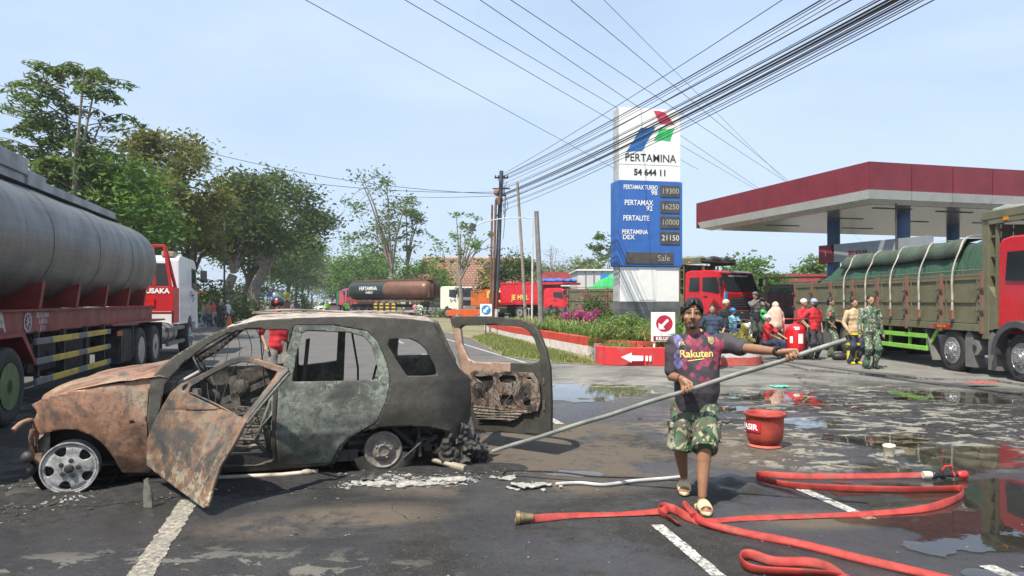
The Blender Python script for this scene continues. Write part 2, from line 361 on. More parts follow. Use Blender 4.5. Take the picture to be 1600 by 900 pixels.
FE = [G(*q) for q in ((1232, 572), (1262, 580), (1325, 585), (1400, 590), (1450, 594), (1512, 595), (1550, 596), (1600, 604))]   # near edge of the raised forecourt
road = [RL(-8.2, 700), RL(-8.3, 20), (-30, 20), (-30, -8), (34, -8), (34, 15.), (14, 14.2)]+[(p.x, p.y) for p in FE[::-1]]+[(6.6, 19.5), (6.3, 18.35), (2.3, 18.4)]+[(p.x, p.y) for p in (G(940, 570), G(860, 566), G(785, 556), G(735, 528))]+[RL(5.9, 60), RL(5.9, 700)]
road = flat('road', road, 0, M_ASPH, kind='structure')
# raised forecourt with a low edge
fc = MB(); fp = [(p.x, p.y) for p in FE]+[(14, 14.15), (60, 17), (60, 75), (-4, 75), (0.5, 46), (6.6, 19.6)]
fc.prism(fp[::-1], 'z', -.01, .05); forec = fc.build('forecourt', M_FORE, kind='structure')
# paving blocks in front of it, each nearest one an object
zone = [(G(*q).x, G(*q).y) for q in ((1240, 584), (1600, 615), (1640, 690), (1500, 676), (1400, 655), (1330, 636), (1275, 618))]
blocks_root = flat('pavement', [(a+(.0 if i else 0), b) for i, (a, b) in enumerate(zone)], .004, mat('joint_sand', (.05, .047, .042), .95), kind='structure')
bw, bh = .205, .100; ang = .32; ca, sa = cos(ang), sin(ang)
bm_ = MB(); t_ = .012
bm_.add([(-bw/2, -bh/2, 0), (bw/2, -bh/2, 0), (bw/2, bh/2, 0), (-bw/2, bh/2, 0), (-bw/2+t_/2, -bh/2+t_/2, .016), (bw/2-t_/2, -bh/2+t_/2, .016), (bw/2-t_/2, bh/2-t_/2, .016), (-bw/2+t_/2, bh/2-t_/2, .016)],
        [(4, 5, 6, 7), (0, 1, 5, 4), (1, 2, 6, 5), (2, 3, 7, 6), (3, 0, 4, 7)])
first = None; cells = []
for i in range(-60, 60):
    for j in range(-90, 90):
        a = (i+.5*(j % 2))*(bw+.007); b = j*(bh+.007); x, y = 6.5+a*ca-b*sa, 10.5+a*sa+b*ca; cells.append((x, y))
cx_ = np.array([c[0] for c in cells]); cy_ = np.array([c[1] for c in cells]); ins = sdf(zone, cx_, cy_)
cells = [(c[0], c[1]) for c, d in zip(cells, ins) if d > .02]; cells.sort(key=lambda c: c[0]**2+c[1]**2)
rest = MB()
for k, (x, y) in enumerate(cells):
    tz, tx, ty = RNG.uniform(-.004, .003), RNG.uniform(-.012, .012), RNG.uniform(-.02, .02)
    if k < 300:
        if first is None: first = bm_.build('paving_block', M_BLOCK, blocks_root); o = first
        else: o = bpy.data.objects.new('paving_block', first.data); COL.objects.link(o); o.parent = blocks_root
        o.location = (x, y, .004+tz); o.rotation_euler = (tx, ty, ang)
    else:
        R = Matrix.Rotation(ang, 3, 'Z'); rest.add([R @ Vector(v)+V(x, y, .004+tz+v[0]*ty) for v in bm_.v], bm_.f)
o = rest.build('paving_blocks', M_BLOCK, blocks_root); o['kind'] = 'stuff'
# markings
def paint_mat(name, col, lo=.42, hi=.56):
    t = NT(name); p = t.co('World'); n = t.noise(p, 26, 6, .75); c = t.mix(t.mr(n, lo, hi), (.10, .095, .085), col); c = t.mix(t.mr(t.noise(p, 3, 4), .4, .65, 0, .5), c, (.18, .17, .15)); t.fin(c, .8); t.bump(n, .3, .004); return t.mat
M_LINE = paint_mat('road_paint', (.56, .55, .50)); M_LINEW = paint_mat('worn_road_paint', (.38, .335, .26), .42, .60)
def stripe(p0, p1, wd, m, rag=.015, z=.004, seed=0):
    p0, p1 = Vector(p0[:2]), Vector(p1[:2]); d = p1-p0; L = d.length; d.normalize(); nn = Vector((-d.y, d.x)); st = max(.012, wd/12)
    def f(X, Z): return np.minimum(wd/2-np.abs(Z), np.minimum(X, L-X))-rag*2*(fbm(X*14, Z*14, seed, 4)-.25)*(.6+fbm(X*2, Z*2, seed+2, 2))
    vs, fs = msq(f, -.05, L+.05, -wd/2-.05, wd/2+.05, st); mb = MB(); mb.add([(p0.x+d.x*a+nn.x*b, p0.y+d.y*a+nn.y*b, z) for a, b in vs], fs); return mb.build('road_marking', m, kind='structure')
stripe(G(1026, 820), G(1128, 905), .10, M_LINE, .012, seed=3)
stripe(G(1232, 756), G(1362, 812), .11, M_LINE, .006, seed=5); stripe(G(1540, 884), G(1680, 945), .11, M_LINE, .006, seed=8)
stripe(G(298, 780), G(196, 935), .17, M_LINEW, .022, seed=9)
ml = MB()
for L, a, b, wd in ((5.45, 18, 600, .12), (-7.3, 24, 600, .12)):
    p = [RL(L-wd/2, a, .004), RL(L+wd/2, a, .004), RL(L+wd/2, b, .004), RL(L-wd/2, b, .004)]; ml.quad(*p)
for k in range(22):
    a = 9.5+k*9.; ml.quad(RL(3.15, a, .004), RL(3.27, a, .004), RL(3.27, a+3.6, .004), RL(3.15, a+3.6, .004))
ml.build('road_marking', M_LINE, kind='structure')
ml = MB(); ml.quad(RL(-1.1, 62, .004), RL(-.95, 62, .004), RL(-.95, 500, .004), RL(-1.1, 500, .004)); ml.build('road_marking', mat('yellow_paint', (.62, .42, .08), .8), kind='structure')
# verges
vg = [(G(*q).x, G(*q).y) for q in ((940, 571), (860, 567), (785, 557), (735, 529))]+[tuple(RL(6.0, 60)[:2]), tuple(RL(6.0, 300)[:2]), tuple(RL(30, 300)[:2]), (0.4, 46), (-1.2, 38.5), (.1, 30), (1.45, 24.6), (2.5, 20.9), (2.6, 18.5)]
flat('verge', vg, .010, M_SOIL, kind='structure')
# ---------------------------------------------------------------- puddles: thin water sheets with ragged shores
t = NT('water_film'); t.t.nodes.remove(t.b); p = t.co('World')
gl = t.N('BsdfGlossy', {'Color': (1, 1, 1), 'Roughness': .012}); tr = t.N('BsdfTransparent', {'Color': (.82, .80, .74)})
bn = t.N('Bump', {'Height': t.noise(p, 5, 3), 'Strength': .05, 'Distance': .01}); t.put(gl.inputs['Normal'], bn.outputs[0])
fr = t.N('Fresnel', {'IOR': 1.34}); t.put(fr.inputs['Normal'], bn.outputs[0])
ms = t.N('MixShader'); t.put(ms.inputs[0], t.m('MULTIPLY', fr.outputs[0], 1.1, clamp=True)); t.put(ms.inputs[1], tr); t.put(ms.inputs[2], gl); t.t.links.new(ms.outputs[0], t.out.inputs[0]); M_WATER = t.mat
def puddle(px, py, rx, ry, seed, z=.0245, rot=0., thr=.0, st=.03, sc=2.2):
    c = G(px, py)
    def f(X, Y):
        x, y = X-c.x, Y-c.y; a, b = x*cos(rot)+y*sin(rot), -x*sin(rot)+y*cos(rot)
        return 1-np.sqrt((a/rx)**2+(b/ry)**2)+(fbm(X*sc, Y*sc*1.7, seed, 5)-.47)*2.0-thr
    vs, fs = msq(f, c.x-rx*1.8, c.x+rx*1.8, c.y-ry*1.8, c.y+ry*1.8, st); mb = MB(); mb.add([(a, b, z) for a, b in vs], fs); o = mb.build('puddle', M_WATER); o['kind'] = 'structure'; return o
puddle(1590, 800, 1.05, 1.2, 3, .009, rot=-.25)
puddle(1500, 712, .75, .62, 5, .009)
puddle(1385, 690, .55, .36, 9, .009)
puddle(1225, 622, .75, .75, 2, .009)
puddle(1262, 662, .35, .3, 4, .009)
puddle(1500, 622, 1.0, .75, 6, .0245)
puddle(1150, 640, .35, .25, 8, .009)
puddle(905, 612, 1.2, 1.1, 12, .009, rot=.5)
puddle(890, 742, .32, .12, 17, .009, sc=4)
# loose grit, flakes and charred crumbs round the wreck
def flakes(name, n, fn, mats, s0, s1, hz=.4, seed=1):
    r = random.Random(seed); mb = MB()
    for _ in range(n):
        x, y = fn(r); s = r.uniform(s0, s1)*(.5+r.random()); k = r.randint(4, 6); a0 = r.random()*6.28; z0 = .005; h = s*hz*r.random()
        ring = [(x+s*(.5+.7*r.random())*cos(a0+i*6.283/k), y+s*(.4+.5*r.random())*sin(a0+i*6.283/k), z0+h*r.random()*.7) for i in range(k)]
        mb.add(ring+[(x, y, z0+h+s*.1)], [(i, (i+1) % k, k) for i in range(k)], r.randrange(len(mats)))
    o = mb.build(name, mats); o['kind'] = 'stuff'; return o
def gau(cx, cy, sx, sy): return lambda r: (r.gauss(cx, sx), r.gauss(cy, sy))
MF = [mat('char_crumb', (.018, .017, .016), .7), mat('ash_flake', (.24, .235, .22), .9, var=.5), mat('rust_crumb', (.13, .075, .045), .9), mat('char_grey', (.06, .058, .055), .8)]
def carline(r): t_ = r.random(); return (-4.4+4.3*t_+r.gauss(0, .12), 5.75+1.15*t_+r.gauss(0, .17))
flakes('debris', 2400, carline, [MF[0], MF[3], MF[0], MF[0], MF[3], MF[2], MF[0], MF[1]], .005, .017, .7, 3)
flakes('debris', 800, gau(-4.15, 6.0, .35, .28), [MF[0], MF[3], MF[0], MF[2], MF[0], MF[1]], .007, .024, .8, 4)
flakes('debris', 1300, lambda r: (r.uniform(-5, 6), r.uniform(4.0, 9.5)), [MF[0], MF[3], MF[1]], .004, .012, .5, 5)
flakes('debris', 420, lambda r: (lambda t_: (-1.55+1.2*t_+r.gauss(0, .05), 6.42+.12*t_+r.gauss(0, .09)))(r.random()), [MF[1]], .010, .028, .35, 6)
flakes('debris', 240, gau(-1.25, 6.6, .17, .08), [MF[1], MF[3]], .015, .035, .9, 7)
flakes('debris', 120, gau(-3.75, 5.92, .14, .06), [MF[1], MF[1], MF[0]], .012, .03, .7, 8)
# black ash drifts below and in front of the wreck
def drift(cx, cy, rx, ry, rot, h, seed):
    def f(X, Y): a = (X-cx)*cos(rot)+(Y-cy)*sin(rot); b = -(X-cx)*sin(rot)+(Y-cy)*cos(rot); return 1-np.sqrt((a/rx)**2+(b/ry)**2)+(fbm(X*3, Y*3, seed, 5)-.47)*1.6
    vs, fs = msq(f, cx-rx*1.5, cx+rx*1.5, cy-max(ry, rx*.5)*1.7, cy+max(ry, rx*.5)*1.7, .03); A = np.array(vs); F = np.clip(f(A[:, 0], A[:, 1]), 0, .6)*h*(.3+1.5*fbm(A[:, 0]*14, A[:, 1]*14, seed, 4)); mb = MB(); mb.add([(a, b, .003+float(z)) for (a, b), z in zip(vs, F)], fs); o = mb.build('ash_drift', mat('black_ash', (.008, .008, .008), .95, 0, .5, 14, col2=(.028, .026, .024), bump=.8, bs=70), smooth=60); o['kind'] = 'stuff'
drift(-2.6, 6.35, 2.1, .34, .28, .04, 3); drift(-4.25, 6.0, .6, .30, 0., .07, 5); drift(-.75, 6.9, .8, .25, .2, .04, 7)
# ================================================================ the burnt-out wagon
W0 = V(-3.79, 6.10, 0); CU = V(.961, .277, 0); CN = V(-.277, .961, 0); CW = 1.60
car = thing('burnt_car', 'burnt-out station wagon stripped to rusty grey metal with its front door and tailgate hanging open', 'car', W0)
def CP(s, y, z): return W0+CU*s+CN*y+V(0, 0, z)
def S(px, py, y=0.):
    a = (px-CX)/FPX; w_ = W0+CN*y; s = (w_.y*a-w_.x)/(CU.x-CU.y*a); Y = w_.y+CU.y*s; return (s, HC-(py-CY)/FPX*Y)
def SS(pts): return [S(*p) for p in pts]
def inset(s, z):
    y = 0.
    if z > .86: y += (z-.86)*.20
    if z < .40: y += (.40-z)**2*.9
    y -= .028*exp(-((z-.60)/.2)**2)
    if s < .15: y += (.15-s)**2*.55
    if s > 3.15: y += (s-3.15)**2*1.2
    return y
def dent(s, z, a=.011): return a*noise.noise(Vector((s*3.1, z*4.3, 1.7)))+a*.35*noise.noise(Vector((s*11, z*12, 5.2)))
def side(s, z, off=0.): return CP(s, inset(s, z)+dent(s, z)-off, z)
def far(s, z): return CP(s, CW-inset(s, z)-dent(s, z+3), z)
def burnt(name, base, cols, seed=0., soot=.5, metal=.25, flake=None, fz=None):
    """burnt paint and bare steel: large patches, flaking edges, rust bloom, soot"""
    t = NT(name); p = t.map(t.co('Object'), loc=(seed, seed*1.7, seed*.3)); a = t.noise(p, 1.7, 7, .62, .6); b = t.noise(p, 4.2, 8, .68, .3); f = t.noise(p, 38, 5, .7); g = t.noise(p, 12, 6, .7, .8)
    c = t.ramp(t.m('ADD', a, t.m('MULTIPLY', t.m('SUBTRACT', b, .5), .55)), cols)
    c = t.mix(t.mr(g, .56, .62, 0, .75), c, base)
    sp = t.m('MULTIPLY', t.mr(t.noise(p, 30, 4, .75, 1.), .60, .66), t.mr(b, .45, .6)); c = t.mix(t.m('MULTIPLY', sp, .8), c, (.04, .036, .032))
    c = t.mix(t.mr(t.noise(p, 2.6, 8, .74, 1.2), .50, .66, 0, soot), c, (.020, .021, .022))
    c = t.mix(t.mr(t.noise(p, 15, 6, .8), .54, .60, 0, soot*.7), c, (.03, .03, .029))
    if flake: c = t.mix(t.m('MULTIPLY', t.mr(t.m('ADD', t.noise(p, 10, 9, .78, .7), t.m('MULTIPLY', t.m('SUBTRACT', a, .5), .5)), .545, .56), (t.mr(t.N('SeparateXYZ', {0: t.co('Object')}).outputs[2], fz[0], fz[1], fz[2], .85) if fz and fz[0] < 2 else (fz[2] if fz else .8))), c, t.mix(f, flake, tuple(x*.55 for x in flake)))
    c = t.mix(t.m('MULTIPLY', t.mr(t.noise(p, 55, 4, .8), .60, .63), .8), c, (.02, .019, .018))
    c = t.mix(t.mr(f, .3, .75, 0, .42), c, t.mix(.14, c, (.5, .45, .40)))
    t.fin(c, t.mr(b, .3, .7, .48, .8), t.mr(g, .3, .7, metal*.4, metal)); t.bump(t.m('ADD', t.m('MULTIPLY', g, .9), t.m('MULTIPLY', f, .35)), .45, .006); return t.mat
B_RUST = burnt('burnt_rusty_steel', (0.167, 0.0833, 0.0468), [(.30, (0.0735, 0.0441, 0.0306)), (.39, (0.206, 0.098, 0.054)), (.47, (0.304, 0.152, 0.0855)), (.55, (0.284, 0.171, 0.113)), (.62, (0.304, 0.245, 0.171)), (.70, (0.147, 0.108, 0.072)), (.78, (0.049, 0.049, 0.0405))], 3.1, .7, flake=(0.392, 0.284, 0.189), fz=(2, 1, .4))
B_DOOR = burnt('burnt_door_steel', (.075, .052, .04), [(.30, (.022, .026, .029)), (.43, (.045, .045, .042)), (.49, (.11, .075, .052)), (.54, (.19, .095, .052)), (.59, (.17, .13, .095)), (.68, (.07, .065, .055)), (.8, (.03, .032, .032))], 8.3, .7, flake=(.40, .36, .25), fz=(.50, .12, .12))
B_MINT = burnt('burnt_greenish_steel', (.058, .064, .052), [(.28, (.030, .032, .027)), (.40, (.062, .068, .055)), (.50, (.105, .118, .096)), (.58, (.17, .19, .16)), (.64, (.075, .08, .066)), (.8, (.13, .075, .05))], 1.2, .5, flake=(.30, .345, .29), fz=(.55, .85, .18))
B_GREY = burnt('burnt_dark_grey_steel', (.040, .037, .028), [(.28, (.024, .022, .018)), (.45, (.038, .036, .027)), (.58, (.050, .047, .036)), (.68, (.034, .032, .025)), (.8, (.065, .048, .034))], 5.7, .4, flake=(.08, .078, .064), fz=(2, 1, .4))
B_ROOF = burnt('burnt_roof_steel', (.26, .21, .17), [(.3, (.15, .12, .10)), (.45, (.33, .25, .20)), (.55, (.48, .42, .36)), (.66, (.30, .20, .15)), (.8, (.55, .52, .48))], 9.9, .25, flake=(.52, .46, .40))
B_IN = burnt('charred_inner_steel', (0.072, 0.066, 0.057), [(.3, (0.03, 0.027, 0.024)), (.45, (0.096, 0.087, 0.072)), (.56, (0.18, 0.168, 0.144)), (.66, (0.072, 0.06, 0.048)), (.8, (0.132, 0.084, 0.054))], 2.2, .6)
B_BLK = burnt('charred_black', (0.0165, 0.016, 0.0149), [(.3, (0.0066, 0.0066, 0.0066)), (.5, (0.0193, 0.0182, 0.0165)), (.65, (0.0385, 0.0358, 0.033)), (.8, (0.011, 0.011, 0.011))], 4.4, .5, .1)
B_ALU = burnt('scorched_aluminium', (.30, .30, .29), [(.3, (.07, .07, .068)), (.38, (.30, .30, .285)), (.5, (.48, .475, .455)), (.62, (.36, .355, .335)), (.78, (.07, .07, .065))], 6.1, .5, .4)
# --- fender
fender = [(42.5, 635), (54.5, 645.6), (52, 652), (48, 659.7), (53, 672), (61, 682), (84, 674), (103, 670.5), (122, 671), (143, 679), (163, 694), (178, 716), (188, 741), (235, 741), (233, 722), (231, 652), (233, 618), (238, 592), (222, 589), (199, 597), (150, 604), (97, 614), (60, 626)]
o = panel(SS(fender), [], lambda s, z: side(s, z, .006), .022, .002).build('front_fender', B_RUST, car, 60, world=True); solid(o, .006, 1)
mb = MB(); cr_ = SS([(47, 656), (100, 656), (170, 654), (231, 650.5)])
mb.tube([side(q.x, q.y, .0065) for q in crom([(*c, 0) for c in cr_], 6)], .0035, 6); mb.build('crease', B_BLK, car, 60, world=True)
mb = MB(); mb.box(side(*S(209, 657.5), .007), (.045, .012, .025), Matrix.Rotation(.28, 3, 'Z')); mb.build('lamp_hole', mat('hole_black', (.006, .006, .006), .9), car, world=True)  # small black block marks the lamp opening
# --- bonnet
hz = [S(*q) for q in ((38, 638), (60, 627), (97, 613), (150, 602), (199, 594), (232, 586), (262, 580))]
hs = np.array([q[0] for q in hz]); hzz = np.array([q[1] for q in hz])
mb = MB(); ns, ny = 34, 34; q = []
for i in range(ns):
    s = hs[0]+(hs[-1]-hs[0])*i/(ns-1)
    for j in range(ny):
        tt = j/(ny-1); y = inset(s, .9)-.024+(CW-2*inset(s, .9)+.048)*tt; sw = s+.10*max(0, 1-s*2)*abs(2*tt-1)**3*.5
        z = float(np.interp(s, hs, hzz))+.010+.055*(1-abs(2*tt-1)**2.4)+.02*nz((s*2.2, y*2.2, 0), 1, 4)*min(1, tt*5, (1-tt)*5)+.006*nz((s*9, y*9, 3))
        if s > .35: z -= .045*max(0, (s-.35)/.4)*(1-tt)**2*(1+nz((s*7, y*5, 1)))
        q.append(CP(sw, y, z))
mb.add(q, [(i*ny+j, (i+1)*ny+j, (i+1)*ny+j+1, i*ny+j+1) for i in range(ns-1) for j in range(ny-1)])
o = mb.build('bonnet', B_RUST, car, 60, world=True); solid(o, .008, -1)
# --- body side, roof rail, pillars, quarter panel in one pressing
reardoor = [(459, 509), (520, 509), (574, 518), (592, 535), (606, 570), (610, 598), (603, 625), (588, 658), (572, 668), (545, 683), (532, 697), (517, 723), (478, 727), (435, 726), (431, 684), (434, 608), (445, 560)]
rwin = [(472, 521), (480, 518), (545, 520), (570, 527), (581, 540), (589, 568), (593, 594), (540, 595), (456, 597), (462, 560)]
fopen = [(258, 726), (252, 690), (251, 640), (259, 600), (284, 570), (322, 541), (354, 522.5), (385, 515.5), (451, 516), (442, 575), (427, 612), (424, 690), (427, 718), (400, 727)]
qwin = [(608, 532), (622, 529.5), (641, 530), (655, 536), (666, 546), (680, 574), (682, 586), (660, 588), (636, 588), (624, 570), (607, 541)]
bodyo = [(236, 592), (252, 574), (272, 557), (323, 526), (358, 512), (400, 502), (461, 498), (560, 496), (640, 499), (678, 504), (690, 532), (706, 558), (718, 578), (735, 592), (738, 620), (736, 655), (731, 667), (728, 672), (722, 686), (719, 708), (713, 708), (709, 690), (700, 674), (676, 666), (640, 664), (592, 666), (560, 674), (542, 688), (530, 705), (524, 724), (505, 729), (436, 735), (330, 740), (252, 742), (238, 742), (236, 700), (232, 650)]
RDo = SS(reardoor)
bod = panel(SS(bodyo), [SS(fopen), RDo, SS(qwin)], side, .02, 0)
ob = bod.build('body', [B_GREY, B_RUST], car, 60, world=True); solid(ob, .03, 1)
me = ob.data
for p in me.polygons:
    if (Vector(p.center)).dot(CU) < .60 and p.center.z < .8: p.material_index = 1
# roof
mb = MB(); s0, s1 = S(352, 512)[0], S(682, 504)[0]; ns, ny = 60, 34; q = []
for i in range(ns):
    s = lerp(s0, s1, i/(ns-1)); ze = float(np.interp(s, [S(*a)[0] for a in ((352, 512), (400, 502), (461, 498), (560, 496), (640, 499), (682, 504))], [S(*a)[1] for a in ((352, 512), (400, 502), (461, 498), (560, 496), (640, 499), (682, 504))]))
    for j in range(ny):
        tt = j/(ny-1); yi = inset(s, ze); y = yi+(CW-2*yi)*tt; crown = (1-abs(2*tt-1)**2.2)
        z = ze+.035*crown*min(1, (i+2)/8)+.016*crown*nz((s*2.0, y*2.4, 2))+.010*nz((s*8, y*9, 3), 1, 2)*crown+.004*sin(y*34)*crown
        q.append(CP(s, y, z))
mb.add(q, [(i*ny+j, (i+1)*ny+j, (i+1)*ny+j+1, i*ny+j+1) for i in range(ns-1) for j in range(ny-1)])
o = mb.build('roof', B_ROOF, car, 60, world=True); solid(o, .008, -1)
mb = MB(); r_ = random.Random(4)
for k in range(26):                                             # curled strips of burnt lining and rail on the roof
    s, y = r_.uniform(s0+.1, s1-.2), r_.uniform(.25, 1.25); L = r_.uniform(.1, .55); a = r_.gauss(.1, .3)
    pts = [CP(s+L*t_*cos(a), y+L*t_*sin(a), 1.52+.012*r_.random()+.02*sin(t_*3)*r_.random()) for t_ in (0, .3, .6, 1)]; mb.tube(pts, .012*r_.uniform(.5, 1.3), 5, b=.004)
mb.tube(crom([CP(1.45, .40, 1.535), CP(1.6, .5, 1.55), CP(1.8, .45, 1.56), CP(2.3, .5, 1.54)], 6), .012, 6)
mb.build('roof_strips', mat('peeled_roof_strip', (.34, .29, .25), .8, .2, var=.5), car, 60, world=True)
# rear door
rd = panel(RDo, [SS(rwin)], lambda s, z: side(s, z, .004+.006*exp(-((z-.42)/.03)**2)), .018, .005)
o = rd.build('rear_door', B_MINT, car, 60, world=True); solid(o, .028, 1); rdoor = o
def strip_on(pts, name, parent, m, r=.004, off=.008, n=6):
    mb = MB(); mb.tube([side(q.x, q.y, off) for q in crom([(*S(*c), 0) for c in pts], n)], r, 6); return mb.build(name, m, parent, 60)
def wparent(ob): ob_l = Vector(ob.data.vertices[0].co); return ob
def wb(mb, name, m, sub=None, sm=60, **k):
    """build in world coordinates as a part (or sub-part) of the car; parts of the car carry no offset of their own"""
    o = mb.build(name, m, car, sm, world=True, **k)
    if sub is not None: o.parent = sub
    return o
mb = MB(); mb.tube([side(q.x, q.y, .0075) for q in crom([(*S(*c), 0) for c in ((433, 641), (480, 638.5), (540, 637), (592, 637))], 6)], .0035, 6); mb.tube([side(q.x, q.y, .0075) for q in crom([(*S(*c), 0) for c in ((432, 694), (470, 696), (515, 700))], 6)], .004, 6); wb(mb, 'crease', B_BLK, rdoor)
mb = MB(); c = S(568, 620.5); mb.prism([(a, b) for a, b in ((-.055, -.028), (.055, -.028), (.06, 0), (.055, .028), (-.055, .028), (-.06, 0))], 'y', -.004, .004); mb.xf(Matrix.Translation(side(*c, .009)) @ Matrix.Rotation(.28, 4, 'Z')); mb.box(side(c[0], c[1]+.012, .018), (.085, .012, .018), Matrix.Rotation(.28, 3, 'Z')); wb(mb, 'handle', B_BLK, rdoor)
mb = MB(); mb.tube([side(q.x, q.y, .002) for q in crom([(*S(*c), 0) for c in ((600, 636.5), (660, 634), (735, 628))], 6)], .003, 6); wb(mb, 'crease', B_BLK)
for pts in (qwin,):
    mb = MB(); P = crom([(*S(a, b), 0) for a, b in [(lerp(645, x, 1.1), lerp(560, y, 1.12)) for x, y in pts]], 3, True); P.append(P[0]); mb.tube([side(q.x, q.y, .0) for q in P], .006, 6, caps=False); wb(mb, 'window_seal', B_GREY)
mb = MB(); P = crom([(*S(a, b), 0) for a, b in ((470, 513), (540, 514.5), (574, 523), (588, 540), (598, 570), (600, 596))], 4); mb.tube([side(q.x, q.y, .008) for q in P], .006, 6); wb(mb, 'window_seal', B_MINT, rdoor)
# --- far side, floor, bulkheads
farh = [[(.72, .92), (1.0, 1.08), (1.32, 1.36), (1.74, 1.38), (1.72, .93)], [(1.86, .90), (1.86, 1.38), (2.30, 1.37), (2.28, .95)], [(2.36, .62), (2.38, 1.37), (2.62, 1.33), (2.74, 1.1), (2.78, .62)], [(2.98, 1.0), (3.0, 1.3), (3.25, 1.27), (3.42, 1.0)]]
farh += [[(sx+.33*cos(a), .22+.34*sin(a)) for a in np.linspace(-.2, pi+.2, 14)] for sx in (0.02, 2.66)]
faro = [(-.33, .62), (-.30, .35), (.1, .2), (3.55, .2), (3.62, .5), (3.62, .95), (3.42, 1.42), (2.6, 1.47), (1.5, 1.44), (1.15, 1.30), (.66, .96), (0, .88), (-.3, .75)]
o = panel(faro, farh, far, .04).build('far_side', B_IN, car, 60, world=True); solid(o, .03, 1)
mb = MB(); mb.add([CP(a, b, c) for a, b, c in ((.5, .05, .17), (3.35, .05, .22), (3.35, CW-.05, .22), (.5, CW-.05, .17))], [(0, 1, 2, 3)]); 
for y in (.3, .8, 1.3): mb.bar(CP(.5, y, .2), CP(3.3, y, .25), .12 if y != .8 else .26, .09 if y != .8 else .2)
for s in (.75, 1.3, 1.9, 2.5, 3.1): mb.bar(CP(s, .08, .2), CP(s, CW-.08, .2), .07, .06)
o = wb(mb, 'floor_pan', B_BLK); solid(o, .006)
mb = MB(); mb.add([CP(.42, .05, .12), CP(.42, CW-.05, .12), CP(.50, CW-.12, .93), CP(.50, .12, .93)], [(0, 1, 2, 3)]); mb.add([CP(-.1, .1, .2), CP(-.1, CW-.1, .2), CP(.42, CW-.1, .2), CP(.42, .1, .2)], [(0, 1, 2, 3)]); mb.bar(CP(.60, .12, .93), CP(.60, CW-.12, .93), .16, .04); o = wb(mb, 'bulkhead', B_BLK); solid(o, .01)
mb = MB()                                                     # inner wheel housings, engine lump
for yy in (.22, CW-.22):
    for s in (0.02, 2.66): mb.lathe([(.34, -.18), (.36, 0), (.34, .18)], CP(s, yy, .26), CN, 20, caps=False)
mb.box(CP(.05, .8, .5), (.45, .62, .42), Matrix.Rotation(.28, 3, 'Z')); mb.ell(CP(-.05, .75, .66), (.2, .26, .12), 10)
for k in range(8): a = r_.uniform(.25, 1.35); mb.tube(crom([CP(r_.uniform(-.2, .4), a, r_.uniform(.4, .7)) for _ in range(4)], 4), .015, 6)
wb(mb, 'engine_bay', B_BLK, kind='stuff')
# near-side pillars and door jamb
mb = MB(); mb.tube([side(*S(a, b), -.03) for a, b in ((245, 738), (244, 690), (243, 640), (250, 606))], .035, 8, b=.02)
mb.bar(side(.62, .19, -.07), side(2.42, .17, -.07), .12, .11); wb(mb, 'sill', B_BLK)
mb = MB(); P = [(432, 722), (421, 700), (416, 664), (428, 640), (424, 612), (436, 585)]; mb.tube([side(*S(a, b), -.04) for a, b in P], .05, 8, b=.02, tw=0); P = [(440, 722), (398, 690), (402, 682), (436, 650)]
mb.tube([side(*S(a, b), -.05) for a, b in ((428, 726), (400, 690), (418, 640), (432, 600))], .018, 8); wb(mb, 'centre_pillar', B_MINT)
mb = MB()                                                     # far A pillar and screen header
mb.tube([CP(.62, CW-.14, .95), CP(1.0, CW-.2, 1.2), CP(1.3, CW-.24, 1.40)], .03, 8); wb(mb, 'screen_pillar', B_IN); mb = MB(); mb.bar(CP(1.32, .25, 1.43), CP(1.32, CW-.25, 1.43), .06, .03); wb(mb, 'screen_header', B_IN); mb = MB()
mb.bar(CP(3.52, .05, .32), CP(3.52, CW-.05, .32), .08, .10); wb(mb, 'rear_sill', B_IN); mb = MB(); mb.bar(CP(2.0, .25, 1.45), CP(2.0, CW-.25, 1.45), .05, .02); wb(mb, 'roof_bow', B_IN); mb = MB()
mb.tube([CP(1.83, CW-.05, .3), CP(1.8, CW-.08, .9), CP(1.8, CW-.2, 1.4)], .04, 8); wb(mb, 'far_centre_pillar', B_IN)
# --- interior wreckage
mb = MB(); mb.bar(CP(.72, .12, .86), CP(.72, CW-.12, .86), .12, .10); mb.tube([CP(.78, .1, .80), CP(.80, .8, .78), CP(.78, CW-.1, .80)], .03, 8)
for k in range(10): y = .2+k*.13; mb.tube(crom([CP(.66, y, .9), CP(.78, y+.03, .8-r_.random()*.1), CP(.7, y, .6), CP(.62, y-.04, .4)], 4), r_.uniform(.008, .02), 6)
mb.box(CP(.72, .75, .62), (.16, .36, .32), Matrix.Rotation(.28, 3, 'Z')); wb(mb, 'dashboard', B_IN)
mb = MB(); mb.cyl(CP(.66, .42, .80), CP(.98, .42, .98), .022, n=10); mb.tube([CP(.60, .30, .92), CP(.70, .22, .96), CP(.74, .14, 1.0)], .035, 8, ); wb(mb, 'steering_column', mat('pale_burnt_alloy', (.36, .36, .34), .6, .3, .4))
mb = MB(); c = CP(1.0, .42, .99); d = (CU*.87+V(0, 0, .5)).normalized(); a, b, _ = basis(d); mb.tube([c+a*(.18*cos(t_))+b*(.18*sin(t_)) for t_ in np.linspace(0, 2*pi, 25)], .009, 6)
for t_ in (.4, 2.7, 4.7): mb.tube([c, c+a*(.18*cos(t_))+b*(.18*sin(t_))], .007, 6)
wb(mb, 'steering_wheel', B_BLK)
